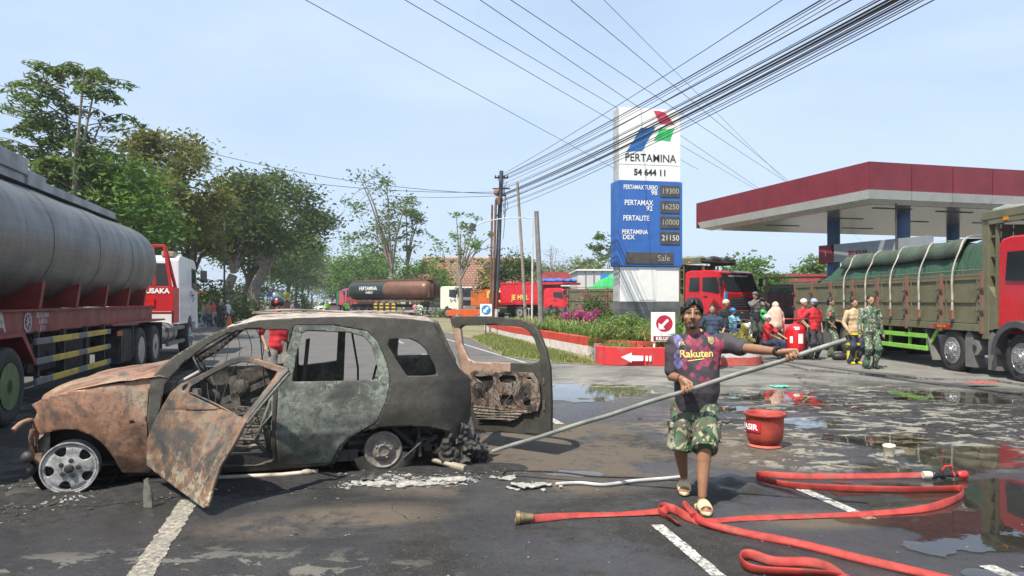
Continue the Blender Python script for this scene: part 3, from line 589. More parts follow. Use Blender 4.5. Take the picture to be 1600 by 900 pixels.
def seat(s, y, w_, tilt=.2):
    mb = MB(); z = .36
    def q(a, b, c): return CP(s+a, y+b, c)
    mb.tube(crom([q(-.25, 0, z), q(-.27, w_/2, z+.03), q(-.25, w_, z), q(.22, w_, z-.02), q(.24, w_/2, z-.02), q(.22, 0, z-.02), q(-.25, 0, z)], 3), .014, 6)
    mb.tube([q(.22, .02, z), q(.30, .03, z+.3), q(.36, .06, z+.55), q(.38, w_/2, z+.60), q(.36, w_-.06, z+.55), q(.30, w_-.03, z+.3), q(.22, w_-.02, z)], .014, 6)
    for k in range(6): yy = .04+(w_-.08)*k/5; mb.tube([q(-.25+.1*i, yy+.012*(-1)**i, z+.01*(i % 2)) for i in range(6)], .004, 4)
    for k in range(5): zz = .08+.45*k/5; mb.tube([q(.23+.24*zz, w_*i/6, z+zz+.02*(-1)**i) for i in range(7)], .005, 4)
    for k in (0.05, w_-.05): mb.bar(q(-.2, k, z-.1), q(.2, k, z-.1), .03, .05)
    for k in range(3): mb.tube(crom([q(r_.uniform(-.2, .3), r_.uniform(0, w_), z+r_.uniform(-.05, .3)) for _ in range(4)], 4), .006, 5)
    return wb(mb, 'seat_frame', B_IN)
seat(1.42, .18, .48); seat(1.42, .92, .48); seat(2.35, .2, 1.15)
mb = MB()
for k in range(46):
    s, y = r_.uniform(.75, 3.2), r_.uniform(.15, 1.4); mb.tube(crom([CP(s+r_.gauss(0, .12), y+r_.gauss(0, .1), .26+abs(r_.gauss(0, .1))) for _ in range(4)], 3), r_.uniform(.003, .010), 4)
for k in range(40): mb.ell(CP(r_.uniform(.7, 3.3), r_.uniform(.1, 1.5), .24), (r_.uniform(.03, .12), r_.uniform(.03, .1), r_.uniform(.02, .06)), 7)
o = wb(mb, 'burnt_wreckage', [B_IN]); 
mb = MB(); mb.add([CP(1.9, .25, .85), CP(1.94, .25, 1.28), CP(1.98, .42, 1.28), CP(1.94, .45, .85)], [(0, 1, 2, 3)]); mb.tube([CP(2.5, CW-.4, .3), CP(2.5, CW-.35, .9), CP(2.42, CW-.3, 1.4)], .012, 6); mb.tube([CP(1.55, CW-.5, .3), CP(1.5, CW-.4, .85), CP(1.45, CW-.3, 1.38)], .006, 6)
for k in range(5): mb.tube(crom([CP(1.0+.1*k, CW-.3, 1.38), CP(1.02+.12*k, CW-.4, 1.1), CP(.95+.1*k, CW-.5, .8), CP(1.0+.05*k, .9, .6)], 4), .004, 5)
wb(mb, 'hanging_wires', B_BLK, kind='stuff')
mb = MB()                                                    # inner skin of the far front door, seen through the near opening
for s in (.95, 1.25, 1.55): mb.lathe([(.07, 0), (.08, .02), (.05, .03)], CP(s, CW-.08, .6+.1*(s == 1.25)), -CN, 14)
mb.bar(CP(.75, CW-.08, .9), CP(1.72, CW-.08, .9), .04, .05); mb.bar(CP(.8, CW-.07, .42), CP(1.7, CW-.07, .42), .03, .08); mb.bar(CP(.85, CW-.07, .45), CP(1.65, CW-.07, .8), .03, .06); mb.bar(CP(1.2, CW-.07, .45), CP(1.15, CW-.07, .88), .03, .09); wb(mb, 'door_frame', B_IN)
# --- front door, hanging open and twisted
dl = [(232, 735), (232, 724), (234, 690), (241, 668), (258, 635), (270, 614)]
def doorP(px, py, off=0.):
    xl = np.interp(py, [560, 600, 614, 635, 668, 690, 724, 800], [300, 284, 270, 258, 241, 234, 232, 232]); xr = np.interp(py, [575, 585, 662, 697, 731, 795, 800], [456, 450, 386, 368, 347, 323, 322])
    u = min(1.05, max(-.05, (px-xl)/(xr-xl))); Yr = np.interp(py, [555, 580, 660, 795], [6.15, 6.1, 5.80, 5.46]); Y = lerp(6.24, float(Yr), u)
    Y += .05*sin(u*pi)*(.5 if py > 640 else 0)+.010*nz((px*.03, py*.03, 2))-off
    return PT(px, py, Y)
dout = [(233, 690), (241, 668), (258, 634), (270, 614), (286, 600), (323, 582), (358, 563), (376, 557.5), (393, 558.5), (420, 567), (445, 575), (454, 580), (444, 591), (410, 632), (386, 663), (368, 697), (347, 731), (336, 762), (328, 793), (323, 795), (290, 770), (260, 747), (234, 726)]
dwin = [(297, 616), (300, 606), (325, 590), (360, 571), (378, 566), (395, 567), (436, 583), (431, 592), (404, 628), (382, 655), (372, 652)]
vh = [[(287, 610), (290, 603), (297, 600), (296, 607), (290, 612)]]
st_ = 2.2
def fdoor():
    P = dout; f = lambda X, Z: np.minimum(sdf(P, X, Z), np.minimum(-sdf(dwin, X, Z), -sdf(vh[0], X, Z)))
    vs, fs = msq(f, 226, 460, 550, 800, st_); mb = MB(); mb.add([doorP(a, b) for a, b in vs], fs); return mb
o = fdoor().build('front_door', B_DOOR, car, 60, world=True); solid(o, .03, 1); fd = o
def dline(pts, r, name, m, off=.004): mb = MB(); mb.tube([doorP(q.x, q.y, off) for q in crom([(*c, 0) for c in pts], 6)], r, 6); return wb(mb, name, m, fd)
dline([(241, 655), (290, 674), (330, 697), (360, 708)], .004, 'crease', B_BLK); dline([(234, 706), (270, 730), (310, 754), (340, 765)], .004, 'crease', B_BLK)
dline([(256, 638), (300, 622), (345, 640), (380, 660)][0:1]+[(283, 612), (330, 628), (372, 651)], .009, 'window_rail', B_DOOR, .012)
dline([(450, 577), (420, 568), (393, 559), (376, 558), (358, 564), (323, 583), (288, 601)], .012, 'window_rail', B_DOOR, .006); dline([(452, 583), (410, 632), (386, 662)], .014, 'window_rail', B_MINT, .008)
mb = MB(); hp = [(344, 676), (349, 669), (362, 672), (357, 682)]; mb.tube([doorP(q.x, q.y, .008) for q in crom([(*c, 0) for c in hp], 4, True)]+[doorP(344, 676, .008)], .005, 6, caps=False); mb.ell(doorP(346, 691, .003), .013, 8); wb(mb, 'handle', B_BLK, fd)
mb = MB(); mb.box(doorP(306, 612, -.02), (.10, .04, .055), Matrix.Rotation(-.5, 3, 'Z')); wb(mb, 'mirror_base', B_IN, fd)
# --- tailgate
TH, TE = V(-.85, 8.45, 0), V(.38, 7.55, 0); TD = (TE-TH).normalized(); TN = V(TD.y, -TD.x, 0)
def tp(px, py):
    a = (px-CX)/FPX; k = (TH.y*a-TH.x)/(TD.x-TD.y*a); Y = TH.y+TD.y*k; return (k, HC-(py-CY)/FPX*Y)
def TP(k, z, off=0.): return TH+TD*k+V(0, 0, z)+TN*(off-.05*max(0, (z-1.0))**1.3*1.5)
tout = [(703, 497), (712, 495), (748, 494.5), (785, 496), (815, 500), (830, 505), (841, 518), (853, 546), (860, 575), (862, 620), (862, 680), (800, 676), (745, 673), (735, 640), (728, 600), (718, 560), (711, 525)]
twin = [(718, 512), (724, 508.5), (770, 508), (812, 510.5), (824, 515), (835, 528), (846, 555), (845, 564), (834, 567.5), (790, 567), (742, 565.5), (733, 561), (722, 538)]
o = panel([tp(*q) for q in tout], [[tp(*q) for q in twin]], lambda k, z: TP(k, z, .004*nz((k*5, z*5, 0))), .022).build('tailgate', [B_GREY, B_IN, burnt('pink_rust_steel', (.36, .22, .16), [(.3, (.2, .12, .09)), (.5, (.42, .27, .20)), (.62, (.36, .25, .19)), (.8, (.12, .10, .09))], 7.7, .3)], car, 60, world=True); solid(o, .05, 0); tg = o
for p in o.data.polygons:
    c = Vector(p.center)+W0-TH; k = c.dot(TD); z = c.z
    if (z < 1.07 and z > .80 and .12 < k < 1.05) or (k < .42 and z > .8 and z < 1.34): p.material_index = 2
inn = [(737, 585), (745, 578), (800, 580), (838, 582), (848, 600), (849, 628), (845, 642), (832, 645), (822, 645), (812, 655), (800, 657), (760, 652), (748, 648), (740, 620)]
ih = [[(785, 617), (807, 616.5), (808, 628), (803, 633), (788, 633)], [(785, 590), (792, 585), (810, 587), (813, 594), (800, 598), (787, 597)], [(745, 588), (775, 587), (777, 600), (766, 614), (760, 598)], [(827, 620), (835, 624), (832, 634), (823, 632)], [(828, 588), (836, 589), (836, 592), (829, 592)]]
t = NT('inner_pressing'); p = t.map(t.co('Object'), loc=(3, 1, 4)); n = t.noise(p, 7, 8, .7, .9); c = t.ramp(n, [(.35, (.025, .022, .02)), (.43, (.035, .026, .02)), (.50, (.13, .085, .06)), (.57, (.26, .225, .185)), (.63, (.025, .02, .017))]); t.fin(c, .7, .2); t.bump(n, .5, .01)
o = panel([tp(*q) for q in inn], [[tp(*q) for q in h] for h in ih], lambda k, z: TP(k, z, .050+.006*sin(z*170)*(1 if z < .47 else 0)+.008*nz((k*9, z*9, 0))), .012).build('inner_pressing', t.mat, car, 60, world=True); solid(o, .015, -1); o.parent = tg
mb = MB(); mb.add([TP(k, z, .034) for k, z in [tp(*q) for q in inn]], [tuple(range(len(inn)))]); wb(mb, 'cavity', B_BLK, tg)
for px, py, r in ((755, 608, .085), (826, 613, .078)):
    k, z = tp(px, py); mb = MB()
    for rr in (r, r*.72, r*.42): mb.lathe([(rr, 0), (rr+.006, .012), (rr-.008, .016), (rr-.012, 0)], TP(k, z, .056), TN, 22, caps=False)
    mb.lathe([(.0001, .0), (r*.3, .0), (r*.28, .02), (.0001, .024)], TP(k, z, .056), TN, 16)
    for a in range(5): q_ = TP(k, z, .062); e = TD*cos(a*1.257)+V(0, 0, 1)*sin(a*1.257); mb.bar(q_+e*r*.25, q_+e*r, .008, .006, TN)
    wb(mb, 'speaker_ring', B_BLK, tg)
mb = MB()
for py in (641, 645, 649, 653): mb.tube([TP(*tp(x, py+(x-745)*.02), .068) for x in (750, 770, 790, 810)], .006, 6)
for k_ in range(7): x = 752+k_*13; mb.tube(crom([TP(*tp(x+r_.gauss(0, 4), yy+r_.gauss(0, 2)), .068) for yy in (600, 612, 626, 640)], 3), .004, 5)
mb.tube([TP(*tp(852, y), .03) for y in (590, 600)], .01, 6); mb.tube([TP(*tp(853, y), .03) for y in (625, 640)], .012, 6); wb(mb, 'latch_rods', B_IN, tg)
# --- wheels
def alloy(c, ax, r, name):
    a, b, d = basis(ax); c = Vector(c)
    rot = 1.15
    holes = []
    for k in range(5):
        t0 = rot+k*2*pi/5; pts = []
        for q, rr in ((-.25, .80), (0, .84), (.25, .80), (.27, .66), (.15, .52), (-.15, .52), (-.27, .66)): pts.append((r*rr*cos(t0+q), r*rr*sin(t0+q)))
        holes.append(pts)
    circ = [(r*.93*cos(t_), r*.93*sin(t_)) for t_ in np.linspace(0, 2*pi, 48, endpoint=False)]
    def fm(x, y): rr = sqrt(x*x+y*y)/r; return c+a*x+b*y+d*(.012-.03*exp(-((rr-.28)/.12)**2)*0+.022*exp(-(rr/.3)**2)-.012*exp(-((rr-.85)/.1)**2))
    def f(X, Y):
        v = r*.93-np.hypot(X, Y)
        for h in holes: v = np.minimum(v, -sdf(crom2(h), X, Y)-.0)
        return v
    vs, fs = msq(f, -r, r, -r, r, r*.035); mb = MB(); mb.add([fm(*q) for q in vs], fs); o = wb(mb, name, B_ALU); solid(o, .022, 0)
    mb = MB(); mb.lathe([(r*.90, -.15), (r*.98, -.15), (r*.92, -.10), (r*.92, .0), (r*1.0, .012), (r*1.0, .026), (r*.96, .028), (r*.93, .008), (r*.88, -.02), (r*.88, -.13)], c, d, 40); wb(mb, 'rim', B_ALU, o)
    mb = MB(); mb.lathe([(.0001, .016), (r*.17, .016), (r*.17, .045), (r*.12, .052), (.0001, .052)], c, d, 20)
    wb(mb, 'hub', B_BLK, o); mb = MB()
    for k in range(5): t0 = rot+.63+k*2*pi/5; q = c+a*(r*.30*cos(t0))+b*(r*.30*sin(t0)); mb.lathe([(.0001, .030), (r*.085, .030), (r*.085, .040), (r*.05, .042), (.0001, .042)], q, d, 10)
    wb(mb, 'wheel_nuts', B_BLK, o, kind='stuff')
    mb = MB(); mb.lathe([(r*.70, -.10), (r*.70, -.06), (r*.2, -.05), (.001, -.05)], c, d, 24); mb.lathe([(.02, -.4), (.05, -.1)], c, d, 10); wb(mb, 'brake_disc', B_BLK, o)
    return o
def crom2(h): return [(q.x, q.y) for q in crom([(*p, 0) for p in h], 3, True)]
alloy(CP(0, -.02, .222), -CN+CU*.10, .222, 'front_wheel')
c = CP(2.66, .06, .205); mb = MB(); mb.lathe([(.185, -.12), (.19, -.10), (.172, -.03), (.178, .0), (.182, .018), (.165, .026), (.15, .012), (.115, .005), (.10, .03), (.05, .045), (.045, .03), (.0001, .03)], c, -CN, 32)
for k in range(5): t_ = k*1.257+.5; a, b, d = basis(-CN); mb.ell(c-CN*.035+a*(.075*cos(t_))+b*(.075*sin(t_)), .015, 8)
wb(mb, 'rear_wheel', burnt('burnt_wheel_steel', (.14, .12, .10), [(.3, (.07, .06, .05)), (.5, (.19, .16, .13)), (.65, (.26, .23, .20)), (.8, (.08, .07, .06))], 2.9, .4))
for s, y in ((0, CW), (2.66, CW-.06)): mb = MB(); mb.lathe([(.19, -.16), (.20, -.1), (.18, 0), (.06, .02), (.0001, .02)], CP(s, y, .205), CN, 24); wb(mb, 'far_wheel', B_BLK)
mb = MB()                                                    # scraps of tyre cord round the rear wheel
for a0, a1, rr in ((-2.9, -1.7, .235), (-1.2, -.15, .24)):
    a, b = CU, V(0, 0, 1); mb.tube([c-CN*.02+a*(rr*cos(t_))+b*(rr*sin(t_)) for t_ in np.linspace(a0, a1, 9)], .05, 8, b=.010, tw=pi/2)
wb(mb, 'tyre_remains', B_BLK)
# --- nose: slam panel, lamp bucket, bumper beam, radiator remains
mb = MB(); mb.bar(CP(-.28, .1, .58), CP(-.28, CW-.1, .58), .05, .08); mb.bar(CP(-.26, .05, .30), CP(-.26, CW-.05, .30), .05, .09); mb.bar(CP(-.25, .16, .2), CP(-.28, .14, .6), .05, .09)
for y in (.3, .55, .8, 1.05, 1.3): mb.bar(CP(-.24, y, .2), CP(-.26, y, .62), .03, .02)
mb.tube(crom([CP(-.42, -.02, .56), CP(-.38, .05, .61), CP(-.32, .10, .62), CP(-.27, .14, .55), CP(-.27, .16, .4)], 5), .022, 8); mb.tube(crom([CP(-.30, .05, .55), CP(-.32, .06, .44), CP(-.30, .08, .3)], 5), .02, 8)
wb(mb, 'front_frame', B_RUST)
mb = MB(); mb.lathe([(.0001, .035), (.035, .03), (.05, .008), (.048, -.015), (.02, -.02), (.0001, -.02)], CP(-.32, -.02, .33), -CN-CU*.6, 18); mb.ell(CP(-.30, .0, .22), (.03, .03, .05), 8); mb.tube(crom([CP(-.32, .02, .33), CP(-.26, .05, .25), CP(-.30, .03, .16)], 4), .014, 6); wb(mb, 'horn', B_BLK)
mb = MB(); P = [(-.26, .14), (-.20, .10), (-.19, .50), (-.25, .56), (-.29, .40)]; mb.add([CP(a, .12, b) for a, b in P], [tuple(range(5))]); o = wb(mb, 'inner_wing', B_IN); solid(o, .02)
for y_, P in ((.30, [(-.30, .08), (.50, .08), (.50, .80), (-.24, .66)]), (.42, [(2.2, .08), (3.45, .10), (3.5, .75), (2.2, .75)])): mb = MB(); mb.add([CP(a, y_, b) for a, b in P], [tuple(range(4))]); o = wb(mb, 'dark_arch_sheet', B_BLK); solid(o, .02)  # flat black sheets added so the wheel wells read dark, no daylight through
mb = MB(); mb.lathe([(.12, -.02), (.13, .0), (.09, .02), (.0001, .025)], CP(-.36, -.03, .04), V(0, 0, 1), 16); wb(mb, 'lamp_bowl', B_GREY)
# --- tail: exhaust, charred corner, axle
mb = MB(); p0, p1 = G(676, 728)+V(0, 0, .06), G(728, 738)+V(0, 0, .03); m_ = p0.lerp(p1, .6); mb.cyl(p0, m_, .024, n=12); mb.cyl(m_, p1, .036, .042, n=14); wb(mb, 'exhaust_pipe', mat('pale_steel_pipe', (.40, .36, .27), .5, .4, .35))
mb = MB(); rr = random.Random(9)
for k in range(60):
    q = CP(rr.gauss(3.42, .10), rr.uniform(.0, .35), 0); z = abs(rr.gauss(0, .17)); mb.box(q+V(0, 0, z*1.1+.05), (rr.uniform(.03, .13), rr.uniform(.03, .12), rr.uniform(.05, .22)), Matrix.Rotation(rr.random()*3, 3, V(rr.random(), rr.random(), rr.random()).normalized()))
o = remesh(mb, 'charred_bumper', B_BLK, car, .011, 0, True, (.030, 24)); 
mb = MB(); mb.bar(CP(2.66, .1, .22), CP(2.66, CW-.1, .22), .09, .09); mb.ell(CP(2.66, .8, .22), .15, 12); mb.tube([CP(2.75, .1, .42), CP(3.0, .12, .18), CP(3.2, .1, .30)], .03, 6)
mb.tube([CP(3.0, .1, .46), CP(3.02, .05, .12)], .02, 6); mb.tube([CP(2.85, .02, .12), CP(3.02, .02, .26)], .01, 5); mb.box(CP(3.0, .6, .38), (.55, .7, .10), Matrix.Rotation(.28, 3, 'Z')); mb.bar(CP(2.2, .25, .3), CP(3.5, .25, .36), .06, .07)
for k in range(10): mb.tube(crom([CP(rr.uniform(2.8, 3.4), rr.uniform(.05, .5), rr.uniform(.1, .5)) for _ in range(3)], 3), rr.uniform(.006, .02), 5)
wb(mb, 'rear_axle', B_BLK)
# --- things lying by the car
mb = MB(); mb.tube([G(225, 757)+V(0, 0, .03), G(330, 752)+V(0, 0, .03), G(440, 748)+V(0, 0, .035), G(497, 744)+V(0, 0, .045)], .022, 10); mb.ell(G(480, 746)+V(0, 0, .05), (.06, .03, .03), 8)
tagm = lambda ob, label, cat, **k: ([ob.__setitem__(a, b) for a, b in dict(label=label, category=cat, **k).items()], ob)[1]
tagm(mb.build('metal_tube', mat('ashen_tube', (.40, .36, .30), .7, .2, .5), smooth=50), 'long ashen metal tube lying on the road along the sill of the burnt car', 'tube')
mb = MB(); q = G(232, 793); mb.prism([(q.x-.035, .0), (q.x+.035, .0), (q.x+.03, .12), (q.x-.005, .24), (q.x-.03, .22), (q.x-.04, .10)], 'y', q.y-.012, q.y+.012)
tagm(mb.build('metal_scrap', B_IN, bevel=.004), 'upright shard of bent scrap metal between front wheel and open door', 'scrap metal')
mb = MB(); mb.tube([p+V(0, 0, .02) for p in crom([G(868, 760), G(905, 758), G(945, 761), G(990, 755), G(1040, 751), G(1068, 748)], 6)], .017, 8)
tagm(mb.build('cord', mat('white_cord', (.42, .42, .40), .8), smooth=60), 'dirty white cord lying on wet asphalt behind the walking man', 'cord')
mb = MB(); mb.tube([p+V(0, 0, .010) for p in crom([G(786, 742), G(795, 737), G(830, 737), G(880, 740), G(930, 746), G(1000, 748), G(1060, 752)], 6)], .007, 6)
tagm(mb.build('cable', mat('black_cable', (.02, .02, .02), .6), smooth=60), 'thin black cable trailing across the road behind the white cord', 'cable')
def slab(px, py, rx, ry, seed, name, label):
    c = G(px, py); f = lambda X, Y: 1-np.hypot((X-c.x)/rx, (Y-c.y)/ry)+(fbm(X*12, Y*12, seed, 4)-.47)*3.4
    vs, fs = msq(f, c.x-rx*2, c.x+rx*2, c.y-ry*2, c.y+ry*2, .014); mb = MB(); mb.add([(a, b, .018+.012*noise.noise(Vector((a*20, b*20, 0)))) for a, b in vs], fs); o = mb.build(name, mat('melted_metal', (.34, .33, .30), .75, .1, .4, 20), smooth=60); solid(o, .014, -1); return tagm(o, label, 'melted metal')
slab(789, 748, .10, .05, 4, 'melted_lump', 'pale lump of melted metal lying apart behind the end of the car')
slab(838, 762, .16, .07, 6, 'melted_lump', 'pale melted crust at the left end of the white cord')
slab(640, 757, .28, .07, 10, 'melted_lump', 'pale crust of melted metal spread below the rear wheel of the burnt car'); slab(700, 752, .15, .06, 12, 'melted_lump', 'small pale melted crust below the exhaust pipe of the burnt car')
# ================================================================ people
def ik(a, c, l1, l2, hint):
    a, c = Vector(a), Vector(c); d = c-a; L = min(d.length, (l1+l2)*.999); u = d.normalized(); x = (l1*l1-l2*l2+L*L)/(2*L); h = sqrt(max(0, l1*l1-x*x))
    hv = Vector(hint); hv = hv-u*hv.dot(u); hv = hv.normalized() if hv.length > 1e-5 else V(0, 0, 1); return a+u*x+hv*h
SKIN = NT('brown_skin'); _n = SKIN.noise(SKIN.co(), 9, 5); _c = SKIN.mix(SKIN.mr(_n, .3, .7), (.30, .155, .085), (.22, .105, .055)); SKIN.fin(_c, .48); SKIN.b.inputs['Subsurface Weight'].default_value = .06; SKIN.b.inputs['Subsurface Radius'].default_value = (.02, .008, .004); SKIN.bump(SKIN.noise(SKIN.co(), 160, 2), .15, .002); SKIN = SKIN.mat
SKIN2 = mat('tan_skin', (.36, .20, .12), .55, 0, .15)
HAIR = mat('black_hair', (.006, .0055, .0055), .5, 0, .4, 30, bump=.5, bs=120)
def camo(name, scale, cols, dist=2.2):
    t = NT(name); p = t.map(t.co('Object'), scale=(1, 1, .8)); c = cols[0]
    for i, (col, th) in enumerate(cols[1:]):
        n = t.noise(t.map(p, loc=(i*7.1, i*3.3, i*5.7)), scale*(1+.15*i), 1.5, .4, dist); c = t.mix(t.m('GREATER_THAN', n, th), c, col)
    f = t.noise(p, 220, 2); c = t.mix(t.mr(f, .3, .7, 0, .25), c, (.02, .02, .02)); c = t.mix(t.mr(t.noise(p, 4, 3), .4, .7, 0, .2), c, (.4, .4, .35)); t.fin(c, .9); t.bump(t.m('ADD', f, t.m('MULTIPLY', t.noise(p, 9, 4, .6, .5), 4.)), .35, .012); return t.mat
CAMO_S = camo('woodland_camouflage_cloth', 7.5, [(.032, .10, .034), ((.085, .05, .038), .525), ((.34, .31, .20), .575), ((.012, .015, .012), .61)])
CAMO_U = camo('uniform_camouflage_cloth', 9., [(.05, .15, .07), ((.07, .06, .045), .55), ((.45, .42, .33), .60), ((.02, .028, .024), .60)])
# ---- the man in front
MO = V(1.50, 5.85, 0)
man = thing('person', 'man in diamond-patterned football shirt and camouflage shorts holding the long grey pole', 'person', MO)
neck = PT(1086, 522, 5.90); hd = PT(1081, 492, 5.86); shL = PT(1128, 536, 5.93); shR = PT(1055, 538, 5.90)     # L = picture right
PL, PR = V(-.178, 6.6, .25), V(2.405, 5.107, 1.367); PAX = (PR-PL).normalized(); PRAD = .0195
def polept(px):
    a = (px-CX)/FPX; t_ = (PL.y*a-PL.x)/((PR.x-PL.x)-(PR.y-PL.y)*a); return PL.lerp(PR, t_)
gL, gR = polept(1240), polept(1076)
hipL, hipR = PT(1104, 640, 5.90), PT(1070, 640, 5.93)
kL, kR = PT(1102, 694, 5.70), PT(1063, 694, 5.90); aL, aR = V(1.505, 5.62, .105), V(1.49, 6.16, .13)
wL = gL+V(-.095, .03, .035); wR = gR+V(-.045, .055, .085)
eL = ik(shL, wL, .30, .275, (0, .2, -1)); eR = PT(1049, 588, 5.90)
FB, UPV = V(-.16, -.985, .03).normalized(), V(.03, 0, 1).normalized(); RT = UPV.cross(-FB).normalized()   # face forward, up, and the picture's right
RT = -FB.cross(UPV) if RT.x < 0 else RT
def H(x, y, z): return hd+RT*x+FB*y+UPV*z
HR = Matrix((RT, FB, UPV)).transposed()
def hand(mb, wrist, C, pax, pdir, wsgn, thumb=True, sc=1., span=.078, a1=2.6):
    """palm from the wrist to the pole, four bent fingers and a thumb closed round it"""
    pdir = (pdir-pax*pdir.dot(pax)).normalized(); wd = pax.cross(pdir)*wsgn; R = PRAD+.0085*sc
    for i in range(4):
        off = pax*(span*(i/3-.5)); k0 = C+off+pdir*(R+.014)
        mb.cap(wrist+off*.35, k0, .017*sc, .0125*sc, 10)
        pts = []; n_ = 4; L = (1, 1.08, 1.02, .82)[i]
        for j in range(n_+1):
            th = -.15+a1*L*j/n_; pts.append(C+off+pdir*(cos(th)*(R+(.006 if j == 0 else 0)))+wd*(sin(th)*R)+pax*(.003*(i-1.5)*j/n_))
        r = [.0112, .0102, .0095, .0088, .0075]
        for j in range(n_): mb.cap(pts[j], pts[j+1], r[j]*sc, r[j+1]*sc, 10)
    mb.cap(wrist, C+pdir*(R+.018), .024*sc, .022*sc, 10)
    if thumb:
        s_ = -1 if (wrist-C).dot(pax) < 0 else 1; o = pax*(s_*(span*.5+.012)); tb = wrist.lerp(C+pdir*(R+.01), .45)+pax*s_*.018
        pts = [tb]+[C+o+pdir*(cos(th)*R)-wd*(sin(th)*R) for th in (.35, 1.1, 1.75)]; r = [.017, .0135, .011, .0085]
        for j in range(3): mb.cap(pts[j], pts[j+1], r[j]*sc, r[j+1]*sc, 10)
b = MB()
# trunk
for z_, rx, ry, cx_, cy_ in ((1.255, .13, .07, 1.545, 5.92), (1.22, .165, .105, 1.545, 5.92), (1.10, .155, .115, 1.54, 5.91), (.97, .15, .125, 1.535, 5.91), (.86, .155, .115, 1.54, 5.92)): b.ell((cx_, cy_, z_), (rx, ry, .10), 16)
b.cap(neck+V(-.005, .02, -.07), hd+V(.005, .03, -.06), .060, .052, 14)
b.cap(shR, shL, .045, .045)
# arms
for s_, e_, w_ in ((shL, eL, wL), (shR, eR, wR)):
    b.cap(s_, e_, .050, .039, 14); m_ = e_.lerp(w_, .3); b.cap(e_, m_, .037, .040, 14); b.cap(m_, w_, .040, .026, 14)
hand(b, wL, gL, PAX, V(-.12, .12, .55), 1 if PAX.cross(V(0, 0, 1)).y < 0 else -1); hand(b, wR, gR, PAX, V(-.2, .35, .55), 1 if PAX.cross(V(0, 0, 1)).y < 0 else -1, sc=1.02)
# legs
for h_, k_, a_, ft in ((hipL, kL, aL, V(-.03, -1, 0)), (hipR, kR, aR, V(-.20, -1, -.05))):
    b.cap(h_, k_, .085, .058, 16); b.cap(k_, k_+(a_-k_)*.10, .058, .053, 14); q = k_.lerp(a_, .32)+V(0, .018, 0); b.cap(k_, q, .052, .058, 14); b.cap(q, a_, .056, .033, 14)
    ft = ft.normalized(); b.ell(a_+V(0, .012, -.05), (.036, .04, .045), 12); b.cap(a_+V(0, 0, -.045), a_+ft*.13+V(0, 0, -.075), .036, .028, 12); sd = ft.cross(V(0, 0, 1))
    for i in range(5): q0 = a_+ft*.125+sd*(-.034+.017*i)+V(0, 0, -.078); b.cap(q0, q0+ft*(.055-.006*abs(i-1)), .012, .009, 8)
# head
b.ell(H(0, -.018, .022), (.078, .096, .098), 20, HR); b.ell(H(0, .020, -.034), (.068, .068, .080), 16, HR); b.ell(H(0, .052, -.088), (.030, .028, .024), 12, HR)
b.cap(H(-.045, -.005, -.07), H(-.014, .05, -.094), .022, .02); b.cap(H(.045, -.005, -.07), H(.014, .05, -.094), .022, .02)
b.ell(H(-.042, .055, -.026), (.029, .022, .026), 10, HR); b.ell(H(.042, .055, -.026), (.029, .022, .026), 10, HR)
b.cap(H(-.042, .068, .030), H(.042, .068, .030), .012, .012, 10); b.cap(H(0, .082, .018), H(0, .102, -.022), .009, .0135, 10); b.ell(H(-.014, .090, -.028), (.010, .011, .008), 8, HR); b.ell(H(.014, .090, -.028), (.010, .011, .008), 8, HR)
b.cap(H(-.022, .078, -.056), H(.022, .078, -.056), .0085, .0085, 8); b.cap(H(-.018, .076, -.066), H(.018, .076, -.066), .009, .009, 8)
for s_ in (-1, 1): b.ell(H(.078*s_, -.012, -.008), (.009, .020, .033), 10, HR)
body = remesh(b, 'body', SKIN, man, .0048, 2, True)
# shirt
sh = MB(); prof = [(.735, .160, .128, 1.525, 5.925), (.80, .168, .140, 1.525, 5.92), (.90, .176, .150, 1.53, 5.905), (1.0, .174, .146, 1.535, 5.905), (1.10, .176, .138, 1.54, 5.91), (1.2, .186, .130, 1.545, 5.92), (1.28, .186, .118, 1.545, 5.92), (1.335, .160, .098, 1.545, 5.925), (1.372, .115, .078, 1.545, 5.925), (1.392, .070, .066, 1.547, 5.925)]
n = 36; q = []
for z_, rx, ry, cx_, cy_ in prof:
    for i in range(n): t_ = 2*pi*i/n; c_, s_ = cos(t_), sin(t_); e_ = 2.5; q.append((cx_+rx*math.copysign(abs(c_)**(2/e_), c_), cy_+ry*math.copysign(abs(s_)**(2/e_), s_), z_))
m_ = len(prof); sh.add(q, [(i*n+k, i*n+(k+1) % n, (i+1)*n+(k+1) % n, (i+1)*n+k) for i in range(m_-1) for k in range(n)]+[tuple(range(n-1, -1, -1)), tuple(range((m_-1)*n, m_*n))])
sh.cap(shR+V(.02, 0, .01), shR.lerp(eR, .25), .076, .082, 14); sh.cap(shR.lerp(eR, .2), shR.lerp(eR, .80), .080, .070, 14)
sh.cap(shL+V(-.03, 0, .0), shL.lerp(eL, .3), .078, .078, 14); sh.cap(shL.lerp(eL, .2), shL.lerp(eL, .78), .076, .068, 14)
sh.cap(neck+V(0, .035, -.075), shL+V(0, 0, .015), .062, .068); sh.cap(neck+V(0, .035, -.075), shR+V(0, 0, .015), .062, .068); sh.cap(neck+V(0, .035, -.10), neck+V(0, .04, -.055), .085, .074)
t = NT('patterned_jersey_cloth'); g_ = t.co('Object'); sx = t.N('SeparateXYZ', {0: t.N('VectorMath', {0: g_, 1: t.map(t.N('TexNoise', {'Vector': g_, 'Scale': 5.}).outputs[1], scale=(.02, .02, .02))}, operation='ADD').outputs[0]})
X, Z = sx.outputs[0], sx.outputs[2]
